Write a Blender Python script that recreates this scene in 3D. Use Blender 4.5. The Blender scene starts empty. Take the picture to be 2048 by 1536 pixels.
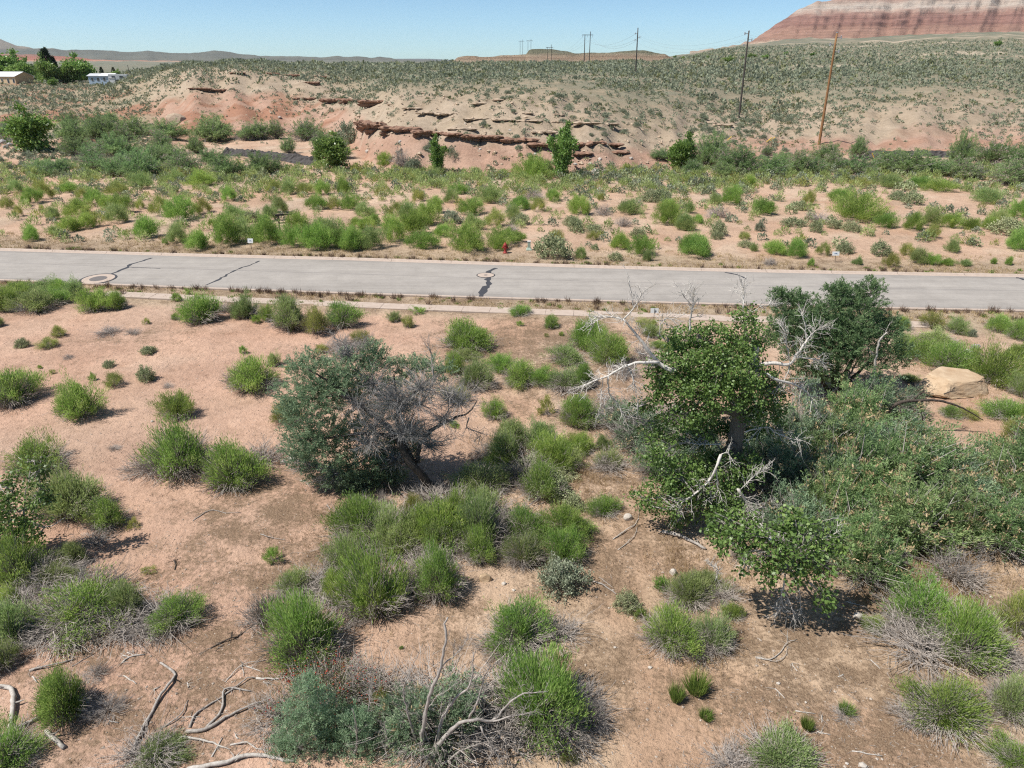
import bpy, math
import numpy as np
from math import radians, sin, cos, tan, atan, pi

# ------------------------------------------------------------------ camera, sky, sun, exposure
scn = bpy.context.scene
COL = scn.collection
F, PITCH, CH = 1421.0, 24.35, 15.0            # focal length in photo pixels, downward pitch, height of the drone
cp, sp = cos(radians(PITCH)), sin(radians(PITCH))
cam_data = bpy.data.cameras.new("camera")
cam_data.sensor_width = 36.0
cam_data.lens = 36.0 * F / 2048
cam_data.clip_start, cam_data.clip_end = 0.2, 90000
cam = bpy.data.objects.new("camera", cam_data)
cam.location = (0, 0, CH)
cam.rotation_euler = (radians(90 - PITCH), 0, 0)
COL.objects.link(cam)
scn.camera = cam

SUN_EL, SUN_AZ = 57.0, radians(198)           # direction towards the sun: azimuth in plan, counter-clockwise from +X
to_sun = np.array([cos(radians(SUN_EL)) * cos(SUN_AZ), cos(radians(SUN_EL)) * sin(SUN_AZ), sin(radians(SUN_EL))])
world = bpy.data.worlds.new("World"); scn.world = world; world.use_nodes = True
wn, wl = world.node_tree.nodes, world.node_tree.links
sky = wn.new("ShaderNodeTexSky"); sky.sky_type = 'NISHITA'; sky.sun_disc = False
sky.sun_elevation = radians(SUN_EL); sky.sun_rotation = pi / 2 - SUN_AZ
sky.altitude = 0; sky.air_density = 0.5; sky.dust_density = 0.3; sky.ozone_density = 4.0
tintn = wn.new("ShaderNodeMix"); tintn.data_type = 'RGBA'; tintn.blend_type = 'MULTIPLY'; tintn.inputs[0].default_value = 1.0
tintn.inputs[7].default_value = (1.0, 1.075, .965, 1); wl.new(sky.outputs[0], tintn.inputs[6]); wl.new(tintn.outputs[2], wn["Background"].inputs[0]); wn["Background"].inputs[1].default_value = 0.104
sl = bpy.data.lights.new("sun", 'SUN'); sl.energy = 4.6; sl.angle = radians(0.55); sl.color = (1.0, 0.955, 0.89)
sun = bpy.data.objects.new("sun", sl); COL.objects.link(sun)
sun.rotation_euler = (radians(90 - SUN_EL), 0, SUN_AZ + pi / 2)
sun.location = (-30, -10, 60)
vs = scn.view_settings
vs.view_transform = 'Standard'; vs.look = 'None'; vs.gamma = 1.0; vs.exposure = 0.54; vs.use_curve_mapping = False
scn.cycles.use_denoising = False         # the grain of 128 samples stays; denoising smears the twigs
scn.cycles.filter_width = 1.2
scn.cycles.max_bounces = 6; scn.cycles.diffuse_bounces = 3; scn.cycles.transmission_bounces = 3
scn.cycles.volume_bounces = 0; scn.cycles.transparent_max_bounces = 6

# ------------------------------------------------------------------ numpy noise
def _hash(ix, iy, seed):
    h = (ix.astype(np.int64) * 374761393 + iy.astype(np.int64) * 668265263 + seed * 982451653) & 0xFFFFFFFF
    h = ((h ^ (h >> 13)) * 1274126177) & 0xFFFFFFFF
    return ((h ^ (h >> 16)) & 0xFFFF) / 65535.0
def vnoise(x, y, seed=0):
    x, y = np.asarray(x, float), np.asarray(y, float)
    ix, iy = np.floor(x), np.floor(y); fx, fy = x - ix, y - iy
    fx, fy = fx * fx * (3 - 2 * fx), fy * fy * (3 - 2 * fy)
    a, b = _hash(ix, iy, seed), _hash(ix + 1, iy, seed)
    c, d = _hash(ix, iy + 1, seed), _hash(ix + 1, iy + 1, seed)
    return (a + (b - a) * fx) * (1 - fy) + (c + (d - c) * fx) * fy
def fbm(x, y, seed=0, oct=4):
    s, amp, tot = 0, 1.0, 0
    for i in range(oct):
        s = s + amp * vnoise(x * 2 ** i, y * 2 ** i, seed + 17 * i); tot += amp; amp *= 0.5
    return s / tot
def sstep(a, b, x):
    t = np.clip((x - a) / (b - a), 0, 1); return t * t * (3 - 2 * t)

# ------------------------------------------------------------------ photo pixel -> place
def depr(v):                                   # depression below the horizontal of a photo row
    return radians(PITCH) - np.arctan((768.0 - v) / F)
def at(u, v, Y):                               # the point on the ray of a photo pixel at distance Y along the view
    z = CH - Y * tan(depr(v)); zd = Y * cp + (CH - z) * sp
    return np.array([(u - 1024.0) / F * zd, Y, z])
def zd_of(p): return p[1] * cp + (CH - p[2]) * sp

# ------------------------------------------------------------------ road line in plan
def flat(u, v):
    Y = CH / tan(depr(v)); return at(u, v, Y)
_ne = np.array([flat(*q) for q in ((0, 559), (415, 573), (970, 594), (1450, 607), (2048, 619))])
_fe = np.array([flat(*q) for q in ((0, 502), (700, 521), (1380, 542), (2048, 555))])
NE, FE = np.polyfit(_ne[:, 0], _ne[:, 1], 2), np.polyfit(_fe[:, 0], _fe[:, 1], 2)
def near_edge(x): return np.polyval(NE, np.clip(x, -75, 75)) + (2 * NE[0] * np.clip(x, -75, 75) + NE[1]) * (x - np.clip(x, -75, 75))
def far_edge(x): return near_edge(x) + np.interp(x, _fe[:, 0], _fe[:, 1] - near_edge(_fe[:, 0]))

# ------------------------------------------------------------------ terrain: matching profiles at several bearings
# per bearing: flat start, toe of bluff, ledge, crest, bench, plateau rim (photo row, metres), then beyond
cols = [
 (-700, [(290, 140), (240, 195), (200, 270), (165, 370), (152, 480)], (900, -4), (1800, -2), (5500, 22)),
 (0,    [(290, 140), (240, 195), (200, 270), (165, 370), (152, 480)], (900, -4), (1800, -2), (5500, 22)),
 (200,  [(270, 155), (225, 205), (190, 262), (163, 350), (153, 440)], (900, -4), (1800, -2), (5500, 22)),
 (290,  [(262, 165), (218, 205), (182, 245), (158, 300), (150, 370)], (850, -3), (1800, -2), (5500, 22)),
 (335,  [(266, 162), (205, 195), (160, 225), (147, 270), (142, 330)], (850, -2), (1800, -3), (5500, 20)),
 (390,  [(275, 158), (188, 184), (137, 205), (132, 245), (130, 310)], (850, 0), (1800, -4), (5500, 18)),
 (520,  [(268, 163), (188, 188), (145, 206), (132, 265), (128, 360)], (850, 4), (1800, -4), (5500, 15)),
 (640,  [(270, 158), (202, 180), (165, 197), (142, 265), (128, 390)], (850, 6), (1800, -4), (5500, 15)),
 (700,  [(288, 143), (212, 168), (185, 185), (155, 240), (128, 400)], (850, 7), (1800, -4), (5500, 15)),
 (735,  [(325, 120), (248, 133), (205, 165), (160, 215), (128, 405)], (850, 7), (1800, -4), (5500, 15)),
 (800,  [(345, 111), (262, 120), (185, 143), (160, 195), (127, 420)], (850, 8), (1800, -4), (5500, 15)),
 (1000, [(352, 108), (272, 117), (193, 132), (160, 180), (126, 450)], (850, 9), (1800, -4), (5500, 15)),
 (1150, [(353, 107.5), (284, 116), (205, 132), (165, 176), (125, 470)], (900, 10), (1800, -2), (5500, 15)),
 (1230, [(347, 109), (295, 117), (245, 129), (180, 170), (124, 480)], (950, 12), (1800, 8), (5500, 20)),
 (1330, [(336, 113), (290, 124), (245, 140), (182, 185), (121, 500)], (1000, 17), (1800, 25), (5500, 40)),
 (1450, [(325, 118), (282, 134), (236, 170), (180, 230), (113, 560)], (1200, 34), (2300, 42), (5500, 60)),
 (1560, [(318, 122), (272, 144), (226, 185), (170, 260), (107, 620)], (1300, 46), (2300, 62), (5500, 80)),
 (1680, [(304, 130.5), (272, 142), (226, 160), (180, 215), (100, 660)], (1400, 52), (2300, 70), (5500, 90)),
 (1850, [(300, 133), (266, 146), (205, 166), (165, 240), (92, 720)], (1400, 58), (2300, 80), (5500, 100)),
 (2048, [(302, 132), (266, 148), (212, 185), (160, 280), (87, 780)], (1400, 62), (2300, 86), (5500, 110)),
 (2750, [(302, 132), (266, 148), (212, 185), (160, 280), (87, 780)], (1400, 62), (2300, 86), (5500, 110)),
]
_us = np.array([c[0] for c in cols], float)
_K = 11
_Yk, _Zk = np.zeros((len(cols), _K)), np.zeros((len(cols), _K))
for i, (u, prof, a, b, c) in enumerate(cols):
    pts = [(-60, 0.0), (95, 0.0)] + [(Y, CH - Y * tan(depr(v))) for v, Y in prof] + [a, b, c, (13500, c[1] + 12)]
    _Yk[i], _Zk[i] = [p[0] for p in pts], [p[1] for p in pts]
UG = np.arange(-700, 2751, 4.0)
def _smooth(a, k):
    w = np.hanning(2 * k + 3)[1:-1]; w /= w.sum()
    return np.convolve(np.pad(a, k, mode='edge'), w, 'valid')
TY = np.stack([_smooth(np.interp(UG, _us, _Yk[:, k]), 6) for k in range(_K)], 1)
TZ = np.stack([_smooth(np.interp(UG, _us, _Zk[:, k]), 6) for k in range(_K)], 1)

def road_mask(x, y):                            # 1 in the graded strip of road and verges
    return sstep(-4.5, -1.5, y - near_edge(x) ) * (1 - sstep(2.0, 6.0, y - far_edge(x)))
def terrain(x, y, full=False):
    x, y = np.asarray(x, float), np.asarray(y, float)
    sh = x.shape; x, y = x.ravel(), y.ravel()
    a = x / (0.911 * np.maximum(y, 5) + 4.5)
    # let the bluff line wander a little
    uu = 1024 + F * a + np.where(y > 100, 1, 0) * (26 * (fbm(x / 14, y / 14, 3) - .5))
    gi = np.clip((uu - UG[0]) / 4.0, 0, len(UG) - 1.001); i0 = gi.astype(int); fr = (gi - i0)[:, None]
    Yk = TY[i0] * (1 - fr) + TY[i0 + 1] * fr; Zk = TZ[i0] * (1 - fr) + TZ[i0 + 1] * fr
    k = np.clip((y[:, None] >= Yk).sum(1) - 1, 0, _K - 2); r = np.arange(len(x))
    y0, y1, z0, z1 = Yk[r, k], Yk[r, k + 1], Zk[r, k], Zk[r, k + 1]
    t = np.clip((y - y0) / (y1 - y0), 0, 1)
    z = z0 + (z1 - z0) * t
    # uneven ground
    m = 1 - road_mask(x, y)
    near = 1 - sstep(95, 112, y)
    z = z + m * near * (0.34 * (fbm(x / 7, y / 7, 11, 3) - .5) + 0.10 * (fbm(x / 1.3, y / 1.3, 12, 3) - .5))
    far = sstep(100, 125, y)
    sc = np.clip(y / 160, .6, 8)
    z = z + far * sc * (1.9 * (fbm(x / (15 * sc), y / (15 * sc), 21, 4) - .5) + 0.7 * (fbm(x / (3.1 * sc), y / (4.2 * sc), 22, 3) - .5))
    face = sstep(1.95, 2.3, k + t) * (1 - sstep(4.0, 4.7, k + t))
    z = z - face * 1.5 * (1 - np.abs(2 * fbm(uu / 30, y / 24, 24, 4) - 1)) ** 2
    if full:
        return z.reshape(sh), uu.reshape(sh), (k + t).reshape(sh)
    return z.reshape(sh)

def ground(u, v):                               # where the ray of a photo pixel meets the terrain
    d = np.array([(u - 1024.0) / F, cp + (768.0 - v) / F * sp, -sp + (768.0 - v) / F * cp])
    tt = np.geomspace(80, 1300, 200) if v < 372 else CH / -d[2] * np.linspace(.9, 1.1, 12)
    P = np.array([0, 0, CH]) + tt[:, None] * d
    under = P[:, 2] < terrain(P[:, 0], P[:, 1])
    if not under.any(): return P[-1]
    i = int(np.argmax(under)); lo, hi = tt[max(i - 1, 0)], tt[i]
    for _ in range(2):
        t_ = np.linspace(lo, hi, 15); Q_ = np.array([0, 0, CH]) + t_[:, None] * d
        under = Q_[:, 2] < terrain(Q_[:, 0], Q_[:, 1]); j = max(1, int(np.argmax(under)) if under.any() else 14); lo, hi = t_[j - 1], t_[j]
    return np.array([0, 0, CH]) + hi * d
def tz(x, y): return float(terrain(np.array([x]), np.array([y]))[0])

# ------------------------------------------------------------------ objects
def link(o, parent=None):
    COL.objects.link(o)
    if parent is not None: o.parent = parent
    return o
def tag(o, label=None, cat=None, group=None, kind=None):
    if label: o["label"] = label
    if cat: o["category"] = cat
    if group: o["group"] = group
    if kind: o["kind"] = kind
    return o
def empty(name, loc=(0, 0, 0), rz=0.0, s=1.0):
    o = bpy.data.objects.new(name, None); o.empty_display_size = 0.2
    o.location = [float(c) for c in loc]; o.rotation_euler = (0, 0, rz)
    o.scale = (s, s, s) if np.isscalar(s) else s
    return link(o)
LOOSE = {"foliage", "stems", "twigs", "blades", "blossoms", "bare_twigs", "branches", "crown"}   # too fine to pick apart
class MB:
    """collects polygons; build() links them as ONE mesh"""
    def __init__(s): s.V, s.P, s.T, s.n = [], [], [], 0
    def add(s, V, faces, tint=0.5):
        V = np.asarray(V, float).reshape(-1, 3); faces = np.asarray(faces, int)
        s.V.append(V); s.P.append(faces + s.n)
        s.T.append(np.broadcast_to(np.asarray(tint, float), (len(V),)).copy()); s.n += len(V); return s
    def mesh(s, name, mat, smooth=False):
        me = bpy.data.meshes.new(name)
        V = np.concatenate(s.V); me.vertices.add(len(V)); me.vertices.foreach_set("co", V.astype(np.float32).ravel())
        loops = np.concatenate([p.ravel() for p in s.P]); sizes = np.concatenate([np.full(len(p), p.shape[1]) for p in s.P])
        me.loops.add(len(loops)); me.loops.foreach_set("vertex_index", loops.astype(np.int32))
        me.polygons.add(len(sizes)); starts = np.concatenate([[0], np.cumsum(sizes)[:-1]])
        me.polygons.foreach_set("loop_start", starts.astype(np.int32)); me.polygons.foreach_set("loop_total", sizes.astype(np.int32))
        me.polygons.foreach_set("use_smooth", np.full(len(sizes), bool(smooth)))
        at_ = me.attributes.new("tint", 'FLOAT', 'POINT'); at_.data.foreach_set("value", np.concatenate(s.T).astype(np.float32))
        me.update(calc_edges=True)
        if mat: me.materials.append(mat)
        return me
    def build(s, name, mat, parent=None, smooth=False, loc=None):
        o = bpy.data.objects.new(name, s.mesh(name, mat, smooth))
        if parent is not None and name in LOOSE: o["kind"] = "stuff"
        if loc is not None: o.location = [float(c) for c in loc]
        return link(o, parent)
    def box(s, c, d, rz=0.0, tint=.5, rx=0.0):
        q = np.array([[x, y, z] for x in (-.5, .5) for y in (-.5, .5) for z in (-.5, .5)]) * np.array(d)
        if rx: q = q @ np.array([[1, 0, 0], [0, cos(rx), sin(rx)], [0, -sin(rx), cos(rx)]])
        if rz: q = q @ np.array([[cos(rz), sin(rz), 0], [-sin(rz), cos(rz), 0], [0, 0, 1]])
        return s.add(q + np.array(c), [[0, 1, 3, 2], [4, 6, 7, 5], [0, 4, 5, 1], [2, 3, 7, 6], [0, 2, 6, 4], [1, 5, 7, 3]], tint)
    def tube(s, P, R, n=6, tint=.5, cap=True):
        P = np.asarray(P, float); R = np.broadcast_to(np.asarray(R, float), (len(P),)); m = len(P)
        T = np.gradient(P, axis=0); T /= np.linalg.norm(T, axis=1)[:, None] + 1e-9
        ref = np.array([0, 0, 1.0]) if abs(T[:, 2]).mean() < .8 else np.array([1.0, 0, 0])
        A = np.cross(T, ref); A /= np.linalg.norm(A, axis=1)[:, None] + 1e-9; B = np.cross(T, A)
        th = np.arange(n) * 2 * pi / n
        V = P[:, None] + R[:, None, None] * (np.cos(th)[None, :, None] * A[:, None] + np.sin(th)[None, :, None] * B[:, None])
        i, j = np.meshgrid(np.arange(m - 1), np.arange(n), indexing='ij'); j2 = (j + 1) % n
        fq = np.stack([i * n + j, i * n + j2, (i + 1) * n + j2, (i + 1) * n + j], -1).reshape(-1, 4)
        k = s.n; s.add(V.reshape(-1, 3), fq, tint)
        if cap and n >= 3:
            s.P.append(np.array([list(range(n))[::-1]]) + k); s.P.append(np.array([list(range(n))]) + k + (m - 1) * n)
        return s
    def lathe(s, prof, n=16, c=(0, 0, 0), tint=.5, cap=True):
        P = [(c[0], c[1], c[2] + z) for r, z in prof]; R = [r for r, z in prof]; m = len(P)
        th = np.arange(n) * 2 * pi / n
        V = np.array([[p[0] + r * cos(t), p[1] + r * sin(t), p[2]] for p, r in zip(P, R) for t in th])
        i, j = np.meshgrid(np.arange(m - 1), np.arange(n), indexing='ij'); j2 = (j + 1) % n
        k = s.n; s.add(V, np.stack([i * n + j, i * n + j2, (i + 1) * n + j2, (i + 1) * n + j], -1).reshape(-1, 4), tint)
        if cap:
            s.P.append(np.array([list(range(n))[::-1]]) + k); s.P.append(np.array([list(range(n))]) + k + (m - 1) * n)
        return s

# ------------------------------------------------------------------ materials
def new_mat(name, rough=.9, spec=.25):
    m = bpy.data.materials.new(name); m.use_nodes = True
    b = m.node_tree.nodes["Principled BSDF"]
    b.inputs["Roughness"].default_value = rough; b.inputs["Specular IOR Level"].default_value = spec
    return m, m.node_tree.nodes, m.node_tree.links, b
def N(nodes, t, **kw):
    n = nodes.new("ShaderNode" + t)
    for k, v in kw.items():
        if k in n.inputs.keys(): n.inputs[k].default_value = v
        else: setattr(n, k, v)
    return n
def mixc(nodes, links, fac, a, b, mode='MIX'):
    n = nodes.new("ShaderNodeMix"); n.data_type = 'RGBA'; n.blend_type = mode
    for sock, val in ((n.inputs[0], fac), (n.inputs[6], a), (n.inputs[7], b)):
        if hasattr(val, "is_linked") or hasattr(val, "links"): links.new(val, sock)
        elif isinstance(val, (tuple, list)): sock.default_value = (*val[:3], 1)
        else: sock.default_value = val
    return n.outputs[2]
def ramp(nodes, links, fac, stops, interp='LINEAR'):
    r = nodes.new("ShaderNodeValToRGB"); r.color_ramp.interpolation = interp
    els = r.color_ramp.elements
    while len(els) < len(stops): els.new(0.5)
    for e, (p, c) in zip(els, stops):
        e.position = p; e.color = (*c, 1) if len(c) == 3 else c
    links.new(fac, r.inputs[0]); return r.outputs[0]
def rough_mat(name, c1, c2, scale=8.0, rough=.9, bump=.3, dist=.02, detail=6, stretch=None, tintmix=None):
    """two colours broken up by noise, with fine relief"""
    m, n, l, b = new_mat(name, rough)
    tc = N(n, "TexCoord"); vec = tc.outputs["Object"]
    if stretch:
        mp = N(n, "Mapping"); mp.inputs["Scale"].default_value = stretch; l.new(vec, mp.inputs[0]); vec = mp.outputs[0]
    nz = N(n, "TexNoise", Scale=scale, Detail=detail, Roughness=.65); l.new(vec, nz.inputs["Vector"])
    c = ramp(n, l, nz.outputs[0], [(.3, c1), (.7, c2)])
    if tintmix:
        a = N(n, "Attribute", attribute_name="tint"); c = mixc(n, l, a.outputs["Fac"], c, tintmix)
    l.new(c, b.inputs["Base Color"])
    bp = N(n, "Bump", Strength=bump, Distance=dist); l.new(nz.outputs[0], bp.inputs["Height"]); l.new(bp.outputs[0], b.inputs["Normal"])
    return m
def plain(name, c, rough=.6, spec=.3, metal=0.0, var=.15):
    m = rough_mat(name, tuple(x * (1 - var) for x in c), tuple(min(1, x * (1 + var)) for x in c), 6, rough, .08, .01)
    b = m.node_tree.nodes["Principled BSDF"]; b.inputs["Metallic"].default_value = metal; b.inputs["Specular IOR Level"].default_value = spec
    return m
def leaf_mat(name, dark, mid, light, trans=.3, rough=.6, spec=.3, hue=.04, val=.25):
    """foliage: colour runs along 'tint' of each spray, plus a little change from plant to plant"""
    m, n, l, b = new_mat(name, rough, spec)
    a = N(n, "Attribute", attribute_name="tint"); oi = N(n, "ObjectInfo")
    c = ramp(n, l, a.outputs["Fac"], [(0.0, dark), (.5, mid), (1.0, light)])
    h = N(n, "HueSaturation")
    for sock, lo, hi in (("Hue", .5 - hue, .5 + hue), ("Value", 1 - val, 1 + val)):
        mr = N(n, "MapRange"); mr.inputs[3].default_value = lo; mr.inputs[4].default_value = hi
        if sock == "Hue":
            mm = N(n, "Math", operation='FRACT'); m2 = N(n, "Math", operation='MULTIPLY'); m2.inputs[1].default_value = 7.31
            l.new(oi.outputs["Random"], m2.inputs[0]); l.new(m2.outputs[0], mm.inputs[0]); l.new(mm.outputs[0], mr.inputs[0])
        else: l.new(oi.outputs["Random"], mr.inputs[0])
        l.new(mr.outputs[0], h.inputs[sock])
    l.new(c, h.inputs["Color"]); l.new(h.outputs[0], b.inputs["Base Color"])
    t = N(n, "BsdfTranslucent"); l.new(h.outputs[0], t.inputs["Color"])
    mx = N(n, "MixShader"); mx.inputs[0].default_value = trans
    l.new(b.outputs[0], mx.inputs[1]); l.new(t.outputs[0], mx.inputs[2])
    l.new(mx.outputs[0], n["Material Output"].inputs[0])
    return m
# ================================================================== GROUND
def ground_material():
    m, n, l, b = new_mat("desert_ground", .95, .12)
    tc = N(n, "TexCoord"); vec = tc.outputs["Object"]
    col = N(n, "Attribute", attribute_name="Col").outputs["Color"]
    lit = N(n, "Attribute", attribute_name="litter").outputs["Fac"]
    veg = N(n, "Attribute", attribute_name="veg").outputs["Fac"]
    n1 = N(n, "TexNoise", Scale=.22, Detail=6, Roughness=.6); l.new(vec, n1.inputs["Vector"])
    c = mixc(n, l, 1.0, col, ramp(n, l, n1.outputs[0], [(.25, (.80, .78, .76)), (.5, (1, 1, 1)), (.75, (1.16, 1.15, 1.14))]), 'MULTIPLY')
    n2 = N(n, "TexNoise", Scale=2.3, Detail=8, Roughness=.7); l.new(vec, n2.inputs["Vector"])
    c = mixc(n, l, 1.0, c, ramp(n, l, n2.outputs[0], [(.25, (.80, .79, .78)), (.55, (1, 1, 1)), (.8, (1.1, 1.1, 1.1))]), 'MULTIPLY')
    n8 = N(n, "TexNoise", Scale=.75, Detail=7, Roughness=.75); l.new(vec, n8.inputs["Vector"])
    c = mixc(n, l, 1.0, c, ramp(n, l, n8.outputs[0], [(.3, (.78, .75, .72)), (.47, (1, 1, 1)), (.62, (1.03, 1.03, 1.03)), (.75, (1.2, 1.2, 1.2))]), 'MULTIPLY')
    # brown plant litter in small clots: threshold moves with the litter weight
    n3 = N(n, "TexNoise", Scale=6.5, Detail=7, Roughness=.72, Distortion=.4); l.new(vec, n3.inputs["Vector"])
    n3b = N(n, "TexNoise", Scale=.8, Detail=4, Roughness=.6); l.new(vec, n3b.inputs["Vector"])
    s = N(n, "Math", operation='MULTIPLY_ADD'); l.new(n3b.outputs[0], s.inputs[0]); s.inputs[1].default_value = .9; l.new(n3.outputs[0], s.inputs[2])
    s2 = N(n, "Math", operation='MULTIPLY_ADD'); l.new(lit, s2.inputs[0]); s2.inputs[1].default_value = .42; l.new(s.outputs[0], s2.inputs[2])
    fac = N(n, "MapRange"); fac.inputs[1].default_value = 1.13; fac.inputs[2].default_value = 1.36; fac.inputs[4].default_value = .88; l.new(s2.outputs[0], fac.inputs[0])
    n4 = N(n, "TexNoise", Scale=23, Detail=4, Roughness=.7); l.new(vec, n4.inputs["Vector"])
    lc = ramp(n, l, n4.outputs[0], [(.3, (.085, .053, .034)), (.5, (.185, .125, .08)), (.72, (.31, .235, .16))])
    c = mixc(n, l, fac.outputs[0], c, lc)
    # small dark crumbs of litter everywhere near
    n9 = N(n, "TexNoise", Scale=13, Detail=3, Roughness=.6); l.new(vec, n9.inputs["Vector"])
    f9 = N(n, "MapRange"); f9.inputs[1].default_value = .60; f9.inputs[2].default_value = .68; f9.inputs[4].default_value = .6; l.new(n9.outputs[0], f9.inputs[0])
    m9 = N(n, "Math", operation='MULTIPLY'); l.new(f9.outputs[0], m9.inputs[0]); l.new(N(n, "Attribute", attribute_name="grit").outputs["Fac"], m9.inputs[1])
    c = mixc(n, l, m9.outputs[0], c, (.15, .10, .065))
    # pale grit
    vo = N(n, "TexVoronoi", Scale=7.0, Randomness=1.0); l.new(vec, vo.inputs["Vector"])
    g = N(n, "MapRange"); g.inputs[1].default_value = .16; g.inputs[2].default_value = .10; l.new(vo.outputs["Distance"], g.inputs[0])
    sep = N(n, "SeparateColor"); l.new(vo.outputs["Color"], sep.inputs[0])
    gt = N(n, "Math", operation='GREATER_THAN'); gt.inputs[1].default_value = .72; l.new(sep.outputs[0], gt.inputs[0])
    gm = N(n, "Math", operation='MULTIPLY'); l.new(g.outputs[0], gm.inputs[0]); l.new(gt.outputs[0], gm.inputs[1])
    gm2 = N(n, "Math", operation='MULTIPLY'); l.new(gm.outputs[0], gm2.inputs[0]); l.new(N(n, "Attribute", attribute_name="grit").outputs["Fac"], gm2.inputs[1])
    c = mixc(n, l, gm2.outputs[0], c, (.46, .41, .36))
    # far scrub too small to pick apart
    n5 = N(n, "TexNoise", Scale=.16, Detail=9, Roughness=.75); l.new(vec, n5.inputs["Vector"])
    n6 = N(n, "TexNoise", Scale=.02, Detail=6, Roughness=.7); l.new(vec, n6.inputs["Vector"])
    ad = N(n, "Math", operation='MULTIPLY_ADD'); l.new(n6.outputs[0], ad.inputs[0]); ad.inputs[1].default_value = .7; l.new(n5.outputs[0], ad.inputs[2])
    vf = N(n, "MapRange"); vf.inputs[1].default_value = .72; vf.inputs[2].default_value = .86; l.new(ad.outputs[0], vf.inputs[0])
    vm = N(n, "Math", operation='MULTIPLY'); l.new(vf.outputs[0], vm.inputs[0]); l.new(veg, vm.inputs[1])
    c = mixc(n, l, vm.outputs[0], c, ramp(n, l, n5.outputs[0], [(.4, (.10, .108, .075)), (.65, (.20, .205, .15))]))
    l.new(c, b.inputs["Base Color"])
    bm = N(n, "Bump", Strength=.55, Distance=.06); l.new(n3.outputs[0], bm.inputs["Height"])
    bm2 = N(n, "Bump", Strength=.35, Distance=.25); l.new(n2.outputs[0], bm2.inputs["Height"]); l.new(bm.outputs[0], bm2.inputs["Normal"])
    bm3 = N(n, "Bump", Strength=.6, Distance=.5); l.new(n8.outputs[0], bm3.inputs["Height"]); l.new(bm2.outputs[0], bm3.inputs["Normal"])
    l.new(bm3.outputs[0], b.inputs["Normal"])
    return m
M_GROUND = ground_material()

SAND = np.array([.46, .318, .228]); TAN = np.array([0.3, 0.235, 0.165]); PALE = np.array([0.385, 0.31, 0.235]); RED = np.array([0.30, 0.16, 0.105])
PINK = np.array([0.385, 0.26, 0.195]); PLAT = np.array([0.3, 0.245, 0.17]); PLAIN = np.array([0.24, 0.2, 0.15])
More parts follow.
